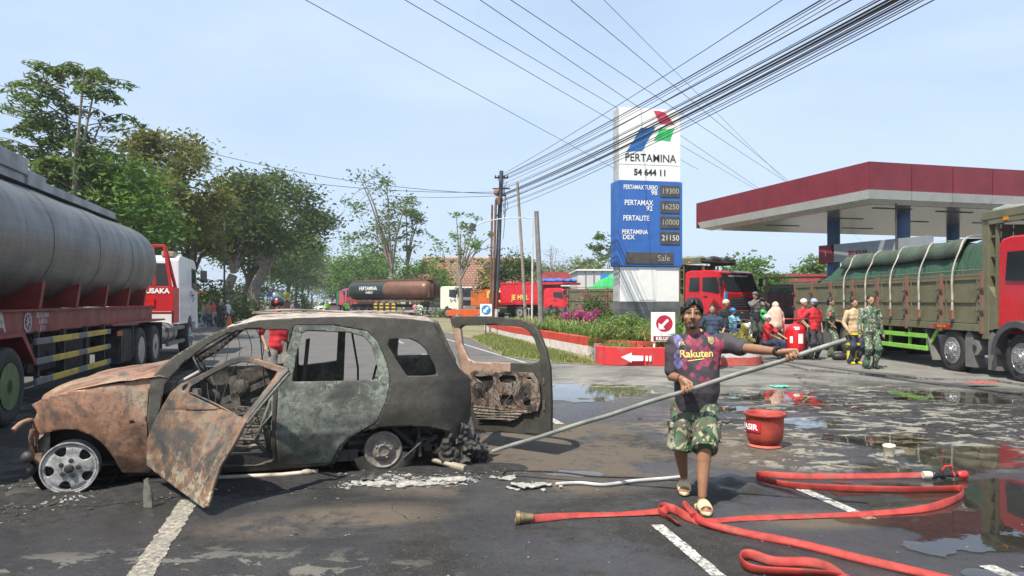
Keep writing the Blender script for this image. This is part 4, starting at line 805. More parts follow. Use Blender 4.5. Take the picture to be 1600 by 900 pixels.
u_ = t.m('DIVIDE', t.m('ADD', t.m('MULTIPLY', X, 1.25), Z), .062); v_ = t.m('DIVIDE', t.m('SUBTRACT', t.m('MULTIPLY', X, 1.25), Z), .062)
fu, fv = t.m('FRACT', t.m('ADD', u_, 40)), t.m('FRACT', t.m('ADD', v_, 40)); inside = t.m('MULTIPLY', t.m('GREATER_THAN', t.m('MINIMUM', fu, t.m('SUBTRACT', 1, fu)), .06), t.m('GREATER_THAN', t.m('MINIMUM', fv, t.m('SUBTRACT', 1, fv)), .06))
cell = t.N('CombineXYZ', {0: t.m('FLOOR', t.m('ADD', u_, 40)), 1: t.m('FLOOR', t.m('ADD', v_, 40)), 2: 0}); wn = t.N('TexWhiteNoise', {'Vector': cell.outputs[0]}).outputs['Value']
dens = t.mr(Z, .98, 1.34, .10, .60); dens = t.m('MULTIPLY', dens, t.m('GREATER_THAN', Z, .93)); dens = t.m('MULTIPLY', dens, t.m('LESS_THAN', t.m('ABSOLUTE', t.m('SUBTRACT', X, .04)), .20))
on = t.m('MULTIPLY', t.m('LESS_THAN', wn, dens), inside); weave = t.noise(g_, 260, 2)
c = t.mix(t.m('GREATER_THAN', wn, .78), (.052, .044, .052), (.035, .030, .037)); c = t.mix(on, c, t.mix(t.mr(t.noise(g_, 30, 4), .35, .65), (.36, .045, .10), (.22, .028, .06)))
c = t.mix(t.m('MULTIPLY', on, t.m('LESS_THAN', X, -.09)), c, (.17, .15, .36)); t.fin(c, .72); t.bump(t.m('ADD', weave, t.m('MULTIPLY', t.noise(g_, 7, 4, .6, 1.2), 5)), .30, .012); M_JER = t.mat
shirt = remesh(sh, 'shirt', M_JER, man, .008, 5, True, (.020, 8., .55))
# shorts
st = MB()
st.ell((1.54, 5.925, .80), (.165, .125, .12), 18)
for h_, k_, w_ in ((hipL, kL, 1.), (hipR, kR, 1.)):
    d = (k_-h_); e_ = h_+d*1.16; st.cap(h_, h_.lerp(e_, .5), .112, .108, 16); st.cyl(h_.lerp(e_, .25), e_, .110, .104, n=22)
shorts = remesh(st, 'shorts', CAMO_S, man, .008, 3, True, (.022, 10., .6))
for k_, h_, s_ in ((kL, hipL, 1), (kR, hipR, -1)):
    mb = MB(); p_ = h_.lerp(k_, .62)+V(.088*s_, -.01, -.01); mb.box(p_, (.035, .14, .15), Matrix.Rotation(-.1*s_, 3, 'Y')); mb.box(p_+V(.01*s_, 0, .07), (.035, .15, .05), Matrix.Rotation(-.1*s_, 3, 'Y')); mb.build('pocket', CAMO_S, man, bevel=.012, world=True)
bake()
BV, BS = bvh_world(body), bvh_world(shirt)
# hair: swept fringe, parted
hb = MB(); hb.ell(H(0, -.030, .040), (.083, .096, .090), 18, HR)
rr = random.Random(3)
for k in range(40):
    a = -1.35+2.7*k/39; r0 = H(.012+.035*sin(a), .020, .128)
    if abs(a-.12) < .10: continue
    e_ = H(.090*sin(a)+.004*rr.random(), .086*cos(a), .092+.014*rr.random()-.066*abs(sin(a))**1.3-.010*(a < -.2)); hb.cap(r0, r0.lerp(e_, .6)+FB*.008+V(0, 0, .012), .016, .012, 6); hb.cap(r0.lerp(e_, .6)+FB*.008+V(0, 0, .012), e_, .012, .006, 6)
for s_ in (-1, 1):
    for k in range(7): hb.cap(H(.078*s_, .035-.016*k, .06), H(.083*s_, .030-.017*k, .012-.004*k), .014, .007, 6)
for k in range(12): a = pi*.62+pi*.76*k/11; hb.cap(H(.075*sin(a-pi/2+pi/2), -.03+.07*cos(a), .03), H(.07*sin(a), -.03+.085*cos(a), -.055), .02, .012, 6)
remesh(hb, 'hair', HAIR, man, .0042, 2, True, (.003, 70., .3))
def facept(x, z, out=.001):
    o = H(x, .25, z); r_ = BV.ray_cast(o, -FB); return (r_[0]+FB*out) if r_[0] is not None else H(x, .09, z)
for s_ in (-1, 1):
    mb = MB(); q = facept(.031*s_, .009, -.004); mb.ell(q, (.0145, .007, .0062), 12, HR); e = mb.build('eye', mat('eye_white', (.55, .50, .46), .25), man, 180, world=True)
    mb = MB(); mb.ell(q+FB*.0045, (.0062, .004, .0058), 12, HR); o = mb.build('iris', mat('dark_iris', (.012, .008, .006), .15), man, 180, world=True); o.parent = e
    mb = MB(); mb.tube([facept(x*s_, z, .002) for x, z in ((.013, .016), (.026, .0195), (.040, .0175), (.050, .010))], [.003, .0035, .003, .002], 6); mb.tube([facept(x*s_, z, .001) for x, z in ((.014, .003), (.028, .001), (.044, .005))], .0018, 6); mb.build('eyelid', mat('dark_lid', (.07, .035, .022), .6), man, 180, world=True)
    mb = MB(); mb.tube([facept(x*s_, z+.002*(s_ > 0), .003) for x, z in ((.010, .0375), (.025, .0405), (.042, .0385), (.056, .031))], [.003, .0052, .0045, .002], 6); mb.build('eyebrow', HAIR, man, 180, world=True)
mb = MB(); mb.tube([facept(x, z, .001) for x, z in ((-.031, -.0545), (-.016, -.0600), (0, -.0612), (.016, -.0590), (.033, -.0510))], [.0018, .0026, .0026, .0026, .0018], 6); mb.build('mouth', mat('dark_lip', (.09, .03, .025), .5), man, 180, world=True)
mb = MB()
for k in range(150):
    x = rr.gauss(0, .016); z = rr.uniform(-.112, -.084)
    if k % 4 == 0: x = rr.uniform(-.030, .030); z = -.045-.004*abs(x)/.03-rr.random()*.004
    if abs(x) < .018 and z > -.078 and k % 4: continue
    p_ = facept(x, z, -.001); mb.cap(p_, p_+FB*.004+V(0, 0, -.006*(1+rr.random()))+RT*rr.gauss(0, .002), .0017, .0009, 5)
mb.build('goatee', HAIR, man, 180, world=True)
# print on the chest
def on_chest(mb_, name, m_, cx_, cz_, rot=0., out=.004, tilt=.0):
    vs = []
    for x, y, z in mb_.v:
        X_, Z_ = cx_+x*cos(rot)-y*sin(rot), cz_+x*sin(rot)+y*cos(rot); r_ = BS.ray_cast(V(X_, 5.2, Z_), V(0, 1, 0)); vs.append((X_, (r_[0].y if r_[0] is not None else 5.8)-out, Z_))
    mb_.v = vs; return mb_.build(name, m_, man, world=True)
def dense(mb_, cut=.012):
    bm = bmesh.new(); vs = [bm.verts.new(v) for v in mb_.v]
    for f in mb_.f:
        try: bm.faces.new([vs[i] for i in f])
        except Exception: pass
    for _ in range(4):
        es = [e for e in bm.edges if e.calc_length() > cut]
        if not es: break
        bmesh.ops.subdivide_edges(bm, edges=es, cuts=1); bmesh.ops.triangulate(bm, faces=bm.faces)
    o = MB(); bm.verts.index_update(); o.add([tuple(v.co) for v in bm.verts], [tuple(v.index for v in f.verts) for f in bm.faces]); bm.free(); return o
M_YEL = mat('yellow_print', (.80, .66, .20), .6, 0, .15, 30)
tx = dense(text_mb('Rakuten', .086, .0012, spacing=.96)); c_ = PT(1089, 553, 5.79); on_chest(tx, 'lettering', M_YEL, c_.x, c_.z, .03, .0025)
mb = MB(); mb.quad((-.075, -.058, 0), (.055, -.042, 0), (.055, -.036, 0), (-.075, -.052, 0)); on_chest(dense(mb), 'underline', M_YEL, c_.x, c_.z, .03, .005)
c_ = PT(1113, 532, 5.80); mb = MB(); mb.add([(a, b_, 0) for a, b_ in ((-.026, .030), (-.012, .024), (0, .032), (.012, .024), (.026, .030), (.030, .0), (.022, -.020), (0, -.034), (-.022, -.020), (-.030, 0))], [tuple(range(10))]); cr = on_chest(dense(mb), 'crest', mat('crest_gold', (.50, .42, .20), .6), c_.x, c_.z, 0, .004)
mb = MB()
for k in range(4): mb.quad((-.018+.010*k, -.022, 0), (-.014+.010*k, -.022, 0), (-.014+.010*k, .0, 0), (-.018+.010*k, .0, 0))
mb.quad((-.026, .004, 0), (.026, .004, 0), (.026, .009, 0), (-.026, .009, 0)); mb.quad((-.004, .009, 0), (.004, .009, 0), (.004, .022, 0), (-.004, .022, 0)); on_chest(mb, 'crest_stripes', mat('crest_dark', (.10, .07, .05), .6), c_.x, c_.z, 0, .006)
c_ = PT(1066, 537, 5.80); on_chest(dense(text_mb('FX', .040, .001)), 'small_print', M_YEL, c_.x, c_.z, .15, .005)
# collar
mb = MB(); cc = V(1.547, 5.925, 1.385); mb.tube([cc+V(.066*cos(t_), .010+.062*sin(t_), .022+.022*sin(t_)) for t_ in np.linspace(0, 2*pi, 29)], .0085, 8, caps=False); mb.build('collar', mat('collar_cloth', (.03, .026, .03), .8), man, 180, world=True)
# watch and bracelet
d = (wL-eL).normalized(); mb = MB(); q = wL-d*.025; mb.lathe([(.034, -.013), (.036, -.010), (.036, .010), (.034, .013), (.028, .013), (.028, -.013)], q, d, 20); mb.box(q+V(0, -.030, .018), (.036, .014, .036), Matrix.Rotation(.5, 3, 'X')); mb.build('wristwatch', mat('black_rubber', (.015, .015, .016), .4), man, 50, bevel=.003, world=True)
d = (wR-eR).normalized(); mb = MB(); mb.lathe([(.031, -.004), (.034, 0), (.031, .004)], wR-d*.01, d, 20); mb.build('bracelet', mat('dark_thread', (.05, .03, .02), .8), man, 180, world=True)
# slippers
M_SAND = mat('beige_slipper', (.56, .44, .26), .75, 0, .12, 20, bump=.3, bs=120)
for a_, ft, rz in ((aL, V(-.03, -1, 0), 0), (aR, V(-.20, -1, -.05), .0)):
    ft = ft.normalized(); sd = ft.cross(V(0, 0, 1)).normalized(); base = a_+V(0, 0, -a_.z+.002) if a_ is aL else a_+V(0, 0, -a_.z+.018)
    out = [(-.055, .045), (-.03, .065), (.02, .045), (.06, .04), (.12, .052), (.17, .045), (.198, .02), (.20, -.012), (.17, -.040), (.12, -.048), (.06, -.042), (0, -.042), (-.05, -.042), (-.078, -.02), (-.08, .02)]
    out = [(x, y*(.9)) for x, y in out]; P = [(q.x, q.y) for q in crom([(*o_, 0) for o_ in out], 4, True)]; mb = MB(); n = len(P)
    vs = [base+ft*x+sd*y+V(0, 0, z_) for z_, k_ in ((0, .93), (.008, 1.), (.022, 1.), (.030, .95)) for x, y in [(x_*k_+.06*(1-k_), y_*k_) for x_, y_ in P]]
    mb.add(vs, [tuple(range(n-1, -1, -1)), tuple(range(3*n, 4*n))]+[(j*n+i, j*n+(i+1) % n, (j+1)*n+(i+1) % n, (j+1)*n+i) for j in range(3) for i in range(n)])
    sl_ = mb.build('slipper', M_SAND, man, 50, world=True); mb = MB(); vs = []
    for i in range(13):
        th = pi*i/12
        for x, r_ in ((.040, 1.0), (.075, 1.04), (.11, 1.0), (.135, .92)): vs.append(base+ft*x+sd*(.052*r_*cos(th))+V(0, 0, .02+(.070-.26*(x-.04))*r_*sin(th)**.8))
    mb.add(vs, [(i*4+j, (i+1)*4+j, (i+1)*4+j+1, i*4+j+1) for i in range(12) for j in range(3)]); o = mb.build('strap', M_SAND, man, 180, world=True); solid(o, .010, 0); o.parent = sl_
# ---- the pole he holds
mb = MB(); ns = 40; mb.tube([PL.lerp(PR, i/ns)+V(0, 0, .003*sin(i*.7)-.012*sin(pi*i/ns)*0) for i in range(ns+1)], [PRAD]*(ns+1), 18)
tagm(mb.build('long_pole', mat('weathered_grey_pipe', (.25, .26, .23), .55, .35, .35, 6, bump=.25, bs=60, dirt=.5, dirtc=(.12, .09, .07)), smooth=60), 'long grey metal pipe slanting up from the wreck through both hands of the man', 'pole')
# ---- other people: one builder, poses given by joints
CL = {}
def cloth(name, col, rough=.85): return mat(name, col, rough, 0, .22, 12, bump=.5, bs=28)
def person(label, loc, rz=0., h=1.66, top=(.1, .1, .1), leg=(.03, .03, .04), shoe=(.02, .02, .02), lh=None, rh=None, lf=(.10, 0), rf=(-.10, 0), hip=None, lean=(0, 0), head='hair', headc=None, short=True, group=None, topm=None, legm=None, extra=None, look=0., mask=False, skirt=False, det=True, skinm=None):
    """facing -Y at rz=0; x to its left; hands and feet in body space (metres for 1.66 m)"""
    k = h/1.66; p = thing('person', label, 'person', loc, rz, group); sk = skinm or SKIN2; vox = .016 if det else .03
    hz_ = (hip if hip else .86); sitting = hz_ < .7
    HB = V(0, .0, hz_); CH = HB+V(lean[0], lean[1], .47); NK = CH+V(lean[0]*.2, lean[1]*.25, .06); HD = NK+V(0, -.015, .14)
    shl, shr = CH+V(.185, 0, -.03), CH+V(-.185, 0, -.03); lh = Vector(lh) if lh else V(.26, -.05, hz_-.08); rh = Vector(rh) if rh else V(-.26, -.05, hz_-.08)
    el, er = ik(shl, lh, .27, .25, (.5, .6, -.4)), ik(shr, rh, .27, .25, (-.5, .6, -.4))
    lf_ = V(*lf) if len(lf) == 3 else V(lf[0], lf[1], .08); rf_ = V(*rf) if len(rf) == 3 else V(rf[0], rf[1], .08)
    hl, hr = HB+V(.09, 0, -.02), HB+V(-.09, 0, -.02); kl, kr = ik(hl, lf_, .41, .41, (.15, -1, .1)), ik(hr, rf_, .41, .41, (-.15, -1, .1))
    S_ = Matrix.Scale(k, 4)
    def out(mb, name, m_, vx=vox, sm=3, rip=None): mb.xf(S_); return remesh(mb, name, m_, p, vx, sm, False, rip)
    b = MB(); b.ell(HD+V(0, 0, .01), (.075, .092, .112), 12); b.ell(HD+V(0, -.045, -.05), (.05, .045, .05), 10); b.cap(NK+V(0, .01, -.05), HD+V(0, .01, -.04), .052, .05, 10)
    b.cap(HD+V(0, -.088, .005), HD+V(0, -.104, -.022), .010, .013, 6)
    for s_ in (-1, 1): b.ell(HD+V(.076*s_, 0, -.005), (.01, .02, .03), 6)
    b.ell(CH+V(0, 0, -.12), (.14, .08, .2), 10); b.ell(HB+V(0, 0, .05), (.13, .09, .13), 10)
    for s_, e_, w_ in ((shl, el, lh), (shr, er, rh)):
        b.cap(s_, e_, .045, .036, 8); b.cap(e_, w_, .036, .024, 8); d = (w_-e_).normalized(); b.cap(w_, w_+d*.06, .026, .030, 8)
        if det:
            a_, b_, _ = basis(d)
            for i in range(4): q0 = w_+d*.07+a_*(.014*(i-1.5)); b.cap(q0, q0+d*(.055-.006*abs(i-1.3))+b_*.012, .0095, .0075, 6)
            b.cap(w_+d*.02+a_*.02, w_+d*.07+a_*.042, .012, .008, 6)
    for h_, k_, f_ in ((hl, kl, lf_), (hr, kr, rf_)): b.cap(h_, k_, .07, .05, 8); b.cap(k_, f_, .05, .034, 8); b.cap(f_+V(0, .02, -.03), f_+V(0, -.13, -.05), .032, .028, 8)
    out(b, 'body', sk, vox*.8, 2)
    c = MB(); tm = topm or cloth('cloth_%d_%d_%d' % tuple(int(x*99) for x in top), top)
    for z_, rx, ry in ((-.02, .17, .128), (.08, .172, .128), (.18, .172, .125), (.30, .178, .12), (.40, .185, .11), (.46, .15, .09)):
        c.ell(HB.lerp(CH, min(1, max(0, z_/.47)))+V(0, 0, min(0, z_)), (rx, ry, .155 if z_ < .4 else .10), 12)
    for s_, e_, w_ in ((shl, el, lh), (shr, er, rh)):
        c.cap(s_, s_.lerp(e_, .85 if short else 1), .070, .066 if short else .056, 8)
        if not short: c.cap(e_, w_.lerp(e_, .08), .05, .038, 8)
    out(c, 'shirt', tm, vox, 3, (.034, 8., .55) if det else None)
    c = MB(); lm = legm or cloth('cloth_%d_%d_%d' % tuple(int(x*99) for x in leg), leg)
    if skirt: c.lathe([(.16, hz_), (.19, hz_-.25), (.22, .12), (.21, .06)], (0, 0, 0), (0, 0, 1), 14)
    c.ell(HB+V(0, 0, 0), (.16, .115, .12), 12)
    for h_, k_, f_ in ((hl, kl, lf_), (hr, kr, rf_)): c.cap(h_, k_, .095, .078, 10); c.cap(k_, f_+V(0, 0, .03), .078, .066, 10); c.cyl(k_.lerp(f_, .6), f_+V(0, .01, -.03), .070, .074, n=12)
    out(c, 'trousers', lm, vox, 3, (.034, 9., .6) if det else None)
    sm_ = cloth('shoe_%d_%d_%d' % tuple(int(x*99) for x in shoe), shoe, .5)
    for f_ in (lf_, rf_): c = MB(); c.cap(f_+V(0, .02, -.035), f_+V(0, -.14, -.045), .042, .038, 10); c.cap(f_+V(0, .01, -.01), f_+V(0, .02, .06), .045, .042, 8); out(c, 'shoe', sm_, vox, 2)
    hc = headc or (.02, .02, .02)
    if head == 'hair':
        c = MB(); c.ell(HD+V(0, .018, .045), (.083, .094, .092), 12); c.ell(HD+V(0, .05, -.01), (.075, .06, .08), 10); out(c, 'hair', HAIR, vox*.7, 1)
    elif head == 'cap':
        c = MB(); c.ell(HD+V(0, .008, .055), (.088, .102, .082), 14); c.prism([(x, y) for x, y in [(.075*cos(t_), -.06-.11*sin(t_)) for t_ in np.linspace(0, pi, 9)]], 'z', HD.z+.045, HD.z+.056); cc = c; cc.xf(S_); cc.build('cap', cloth('cap_%d_%d_%d' % tuple(int(x*99) for x in hc), hc, .7), p, 40)
    elif head == 'helmet':
        c = MB(); c.ell(HD+V(0, .022, .055), (.118, .132, .112), 16); c.xf(S_); c.build('helmet', mat('helmet_%d_%d_%d' % tuple(int(x*99) for x in hc), hc, .25, 0, .2, 8, coat=.6), p, 60)
    elif head == 'hijab':
        c = MB(); c.ell(HD+V(0, .02, .02), (.105, .12, .135), 14); c.cap(HD+V(0, .01, -.06), CH+V(0, .0, -.02), .10, .15, 14); c.cap(CH, HB+V(0, .02, .08), .20, .24, 16); c.ell(CH+V(0, 0, -.05), (.25, .17, .2), 14); out(c, 'headscarf', cloth('scarf_%d_%d_%d' % tuple(int(x*99) for x in hc), hc), vox, 4, (.02, 8., .5))
    if mask: c = MB(); c.ell(HD+V(0, -.045, -.045), (.062, .058, .055), 12); c.xf(S_); c.build('face_mask', cloth('mask_black', (.02, .02, .022)), p, 60)
    if det and head != 'hijab':
        for s_ in (-1, 1): c = MB(); c.ell(HD+V(.029*s_, -.078, .012), (.013, .008, .006), 8); c.xf(S_); c.build('eye', mat('dark_eye', (.03, .02, .018), .3), p, 60)
        c = MB(); c.tube([HD+V(x, -.093, -.058) for x in (-.02, 0, .02)], .004, 5); c.xf(S_)
        if not mask: c.build('mouth', mat('dark_lip', (.09, .03, .025), .5), p, 60)
    if extra: extra(p, dict(HB=HB, CH=CH, HD=HD, lh=lh, rh=rh, k=k))
    return p
# ================================================================ filling station, signs, walls
tag = tagm
M_WHT = mat('white_panel', (.80, .80, .77), .35, 0, .06, 3, dirt=.25, dirtc=(.45, .43, .38)); M_BLU = mat('blue_panel', (.035, .13, .42), .35, 0, .12, 3); M_REDP = mat('wine_red_panel', (.19, .022, .034), .45, 0, .18, 1.5, dirt=.3, dirtc=(.10, .04, .04))
M_DISP = mat('display_panel', (.075, .07, .06), .3); M_DIG = mat('display_digits', (.42, .41, .36), .5); M_TXTW = mat('white_lettering', (.85, .85, .82), .5, 0, .05); M_TXTK = mat('black_lettering', (.02, .02, .025), .5)
PA, PB = V(3.93, 26.0, 0), V(6.27, 26.45, 0); PU = (PB-PA).normalized(); PN = V(PU.y, -PU.x, 0)       # along the face, out of it
def pyp(px, py): a = (px-CX)/FPX; k = (PA.y*a-PA.x)/(PU.x-PU.y*a); Y = PA.y+PU.y*k; return (k, HC-(py-CY)/FPX*Y)
def pyq(px, py, off=0.): k, z = pyp(px, py); return PA+PU*k+PN*off+V(0, 0, z)
pyl = thing('pylon_sign', 'tall white and blue fuel price pylon with three-bladed logo standing in the planted bed', 'price sign', PA.lerp(PB, .5))
def slabp(k0, k1, z0, z1, d0, d1, name, m, par=pyl, bev=.01):
    mb = MB(); P = [PA+PU*k0+PN*d0, PA+PU*k1+PN*d0, PA+PU*k1+PN*d1, PA+PU*k0+PN*d1]; mb.add([p+V(0, 0, z0) for p in P]+[p+V(0, 0, z1) for p in P], [(0, 1, 2, 3), (4, 7, 6, 5), (0, 4, 5, 1), (1, 5, 6, 2), (2, 6, 7, 3), (3, 7, 4, 0)]); return mb.build(name, m, par, world=True, bevel=bev)
KW = (PB-PA).length
slabp(0, KW, 6.66, 8.74, 0, -.62, 'logo_panel', M_WHT); slabp(0, KW, 6.07, 6.645, 0, -.62, 'number_panel', M_WHT); slabp(-.10, KW+.05, 2.92, 6.05, .06, -.70, 'price_panel', M_BLU); slabp(.02, KW-.05, 1.62, 2.90, -.01, -.6, 'lower_panel', M_WHT); slabp(.78, 1.42, 1.68, 2.86, .002, -.03, 'hatch', M_WHT, bev=.004); slabp(-.03, .0, 1.62, 8.74, -.02, -.60, 'edge_strip', mat('grey_edge', (.42, .43, .43), .4))
for r_i in range(3):
    for c_i in range(7): slabp(-.02+c_i*.335, -.02+c_i*.335+.329, .62+r_i*.335, .62+r_i*.335+.329, .02, -.6, 'tile', mat('grey_tile', (.13, .135, .14), .35, 0, .35, 2), bev=.004)
slabp(-.3, KW+.15, .2, .84, .22, -.9, 'plinth', mat('plinth_concrete', (.22, .22, .21), .8))
def shape_on(pts, name, m, off=.012, par=pyl): P = [(q.x, q.y) for q in crom([(*p, 0) for p in pts], 1, True)]; mb = MB(); mb.add([pyq(a, b, off) for a, b in P], [tuple(range(len(P)))]); return mb.build(name, m, par, world=True)
shape_on([(1021, 173), (1030, 173.5), (1039, 176), (1046, 184), (1054, 195.5), (1043, 194), (1031, 194), (1026, 183)], 'red_blade', mat('blade_red', (.55, .04, .09), .4), .008)
shape_on([(1031, 201), (1043, 202), (1054, 200), (1050, 210), (1047, 221), (1034, 219), (1021, 220), (1027, 210)], 'green_blade', mat('blade_green', (.04, .50, .13), .4), .008)
shape_on([(1001, 199.5), (1013, 200), (1025, 197.5), (1014, 216), (1003, 236), (990, 236), (978, 237.5), (990, 219)], 'blue_blade', mat('blade_blue', (.02, .14, .42), .4), .008)
def ptext(s, px, py, cap, name, m, off=.01, al='CENTER', bold=.004, xs=1.): return text_on(s, cap/42.7/.70, pyq(px, py, off), PU, (0, 0, 1), name, m, pyl, bold*cap/11, 0, al, xs, True)
ptext('PERTAMINA', 1016.5, 247.5, 12, 'lettering', M_TXTK, bold=.003, xs=.93); ptext('54 644 11', 1016, 270, 9.5, 'lettering', M_TXTK, bold=.012)
for s, x, y, c in (('PERTAMAX TURBO', 1000, 293.5, 7), ('98', 1021, 302, 7.5), ('PERTAMAX', 997, 317.5, 8.2), ('92', 1013.5, 326.5, 7.5), ('PERTALITE', 993, 341.5, 8), ('PERTAMINA', 991, 363, 7), ('DEX', 981, 371, 7)): ptext(s, x, y, c, 'lettering', M_TXTW, .075, bold=.005, xs=.66 if len(s) > 10 else .8 if len(s) > 4 else 1)
for s, y0, y1 in (('19300', 291, 308), ('16250', 315, 333), ('10000', 339, 357), ('21150', 363, 382)):
    a, b = pyp(1030.5, y1), pyp(1060.5, y0); slabp(a[0], b[0], a[1], b[1], .085, .05, 'display', M_DISP, bev=.004); ptext(s, 1046, (y0+y1)/2, 8.5, 'digits', M_DIG if s[0] != '2' else mat('bright_digits', (.75, .76, .70), .5), .09, bold=.0, xs=.98)
a, b = pyp(977, 412), pyp(1051, 395); slabp(a[0], b[0], a[1], b[1], .085, .05, 'display', M_DISP, bev=.004); ptext('Sale', 1036, 404, 9.5, 'digits', M_DIG, .09, bold=.0)
# --- exit sign
SY = 18.55
ks = thing('exit_sign', 'small white exit sign with red disc and slanting white arrow beside the red kerb wall', 'sign', PT(1036, 560, SY))
mb = MB(); a, b = PT(1018, 534, SY), PT(1055, 488, SY); mb.bx(a.x, b.x, SY, SY+.10, a.z, b.z); mb.build('board', M_WHT, ks, world=True, bevel=.006)
mb = MB(); mb.bx(a.x+.05, a.x+.10, SY+.03, SY+.08, .2, a.z+.02); mb.build('post', M_WHT, ks, world=True); mb = MB(); mb.bx(b.x-.10, b.x-.05, SY+.03, SY+.08, .2, a.z+.02); mb.build('post', M_WHT, ks, world=True)
M_SRED = mat('sign_red', (.42, .015, .05), .4); c = PT(1038, 505.5, SY); mb = MB(); mb.lathe([(.0001, .004), (.218, .004), (.218, 0)], c, (0, -1, 0), 32); mb.build('disc', M_SRED, ks, world=True)
ar = [(-.15, -.15), (.02, -.15), (-.035, -.085), (.12, .075), (.075, .12), (-.085, -.035), (-.15, .02)]; mb = MB(); mb.add([(c.x+x*1., SY-.008, c.z+y) for x, y in ar], [tuple(range(7))]); mb.build('arrow', M_TXTW, ks, world=True)
mb = MB(); q0, q1 = PT(1021, 533, SY), PT(1054, 525, SY); mb.bx(q0.x, q1.x, SY-.004, SY+.01, q0.z, q1.z); mb.build('band', mat('dark_red_band', (.22, .01, .03), .4), ks, world=True)
text_on('KELUAR', .125, PT(1037.5, 529.2, SY-.004), (1, 0, 0), (0, 0, 1), 'lettering', M_TXTW, ks, .004, .004, world=True, xs=.95)
mb = MB(); mb.add([PT(1040, 523.5, SY-.004), PT(1054, 522.5, SY-.004), PT(1054, 520.5, SY-.004)], [(0, 1, 2)]); mb.build('green_flash', mat('blade_green', (.04, .5, .13)), ks, world=True)
# --- planter wall, red over white, with end wall facing the road
def wallpaint(name, top, low, zs, ragged=.012):
    t = NT(name); p = t.co('World'); z = t.N('SeparateXYZ', {0: p}).outputs[2]; n = t.noise(p, 5, 6, .7); m_ = t.m('GREATER_THAN', t.m('ADD', z, t.m('MULTIPLY', t.m('SUBTRACT', n, .5), ragged*4)), zs); c = t.mix(m_, low, top)
    c = t.mix(t.mr(t.noise(p, 3, 7, .7), .52, .7, 0, .55), c, (.20, .17, .14)); c = t.mix(t.mr(n, .3, .7, 0, .3), c, tuple(x*.6 for x in top)); t.fin(c, .8); t.bump(n, .4, .01); return t.mat
WP = wallpaint('red_over_white_wall', (.50, .045, .022), (.66, .64, .60), .30); WR = wallpaint('red_wall', (.55, .030, .035), (.5, .045, .035), -1.)
pw = thing('planter_wall', 'low curved kerb wall painted red above white along the dry verge', 'low wall', (0, 30, 0))
def wall(pts, h, th, name, m, par, cap_=True):
    P = crom([V(*p, 0) for p in pts], 6); mb = MB(); n = len(P); q = []
    for i, p in enumerate(P):
        d = (P[min(i+1, n-1)]-P[max(i-1, 0)]).normalized(); s_ = V(-d.y, d.x, 0)*th/2; hh = h+.012*noise.noise(p*1.3)
        q += [p-s_, p+s_, p+s_+V(0, 0, hh), p-s_+V(0, 0, hh)]
    mb.add(q, [(i*4+k, i*4+(k+1) % 4, (i+1)*4+(k+1) % 4, (i+1)*4+k) for i in range(n-1) for k in range(4)]+[(3, 2, 1, 0), (n*4-4, n*4-3, n*4-2, n*4-1)]); return mb.build(name, m, par, world=True, bevel=.015)
wall([(-1.5, 41), (-.9, 35.5), (.05, 30.2), (1.42, 25.0), (2.30, 21.5), (2.62, 20.4)], .56, .22, 'long_run', WP, pw)
wall([(2.62, 20.4), (3.4, 19.6), (4.3, 19.15)], .54, .2, 'inner_run', WR, pw)
pe = thing('planter_end_wall', 'bright red rounded end wall with a white arrow and two bars pointing left', 'low wall', (3.2, 18, 0))
wall([(2.32, 18.9), (2.34, 18.4), (2.75, 18.15), (3.9, 18.02), (5.2, 18.0)], .47, .2, 'front_face', WR, pe)
mb = MB(); mb.cyl((2.30, 19.05, 0), (2.30, 19.05, .50), .12, .11, 12); mb.build('concrete_stub', mat('plinth_concrete', (.22, .22, .21)), pe, 60, world=True)
WB = wallpaint('white_over_red_wall', (.66, .64, .60), (.50, .045, .022), .22); p3 = thing('planter_corner_wall', 'low kerb wall with white top and red foot behind the man in front', 'low wall', (5.9, 18.1, 0)); wall([(5.2, 18.0), (5.8, 18.02), (6.3, 18.3), (6.55, 19.2), (6.6, 20.6)], .40, .2, 'kerb', WB, p3)
def on_wall(pts, off=-.012): mb = MB(); mb.add([PT(a, b, 17.93+off*0) for a, b in pts], [tuple(range(len(pts)))]); return mb
ya = 17.905
def arrow_q(pts, name): mb = MB(); mb.add([PT(a, b, ya) for a, b in pts], [tuple(range(len(pts)))]); return mb.build(name, M_TXTW, pe, world=True)
arrow_q([(970, 558), (987, 551), (987, 555.5), (1005, 555.8), (1005, 564), (987, 563.8), (987, 566.5)], 'arrow'); arrow_q([(1008.5, 556), (1012.5, 556), (1012.5, 564.4), (1008.5, 564.2)], 'arrow_bar'); arrow_q([(1014.5, 556), (1017.8, 556), (1017.8, 564.6), (1014.5, 564.4)], 'arrow_bar')
# bed of soil inside the walls
bed = MB(); bp = [(-1.4, 41), (-.8, 35.5), (.15, 30.2), (1.52, 25.0), (2.4, 21.5), (2.45, 18.7), (2.9, 18.25), (3.9, 18.1), (5.2, 18.1), (5.9, 18.15), (6.4, 18.9), (6.5, 20.6), (6.9, 30), (6.6, 34), (3.2, 39), (0, 47)]
bed.prism(bp, 'z', 0, .36); bed.build('planting_bed', M_SOIL, kind='structure')
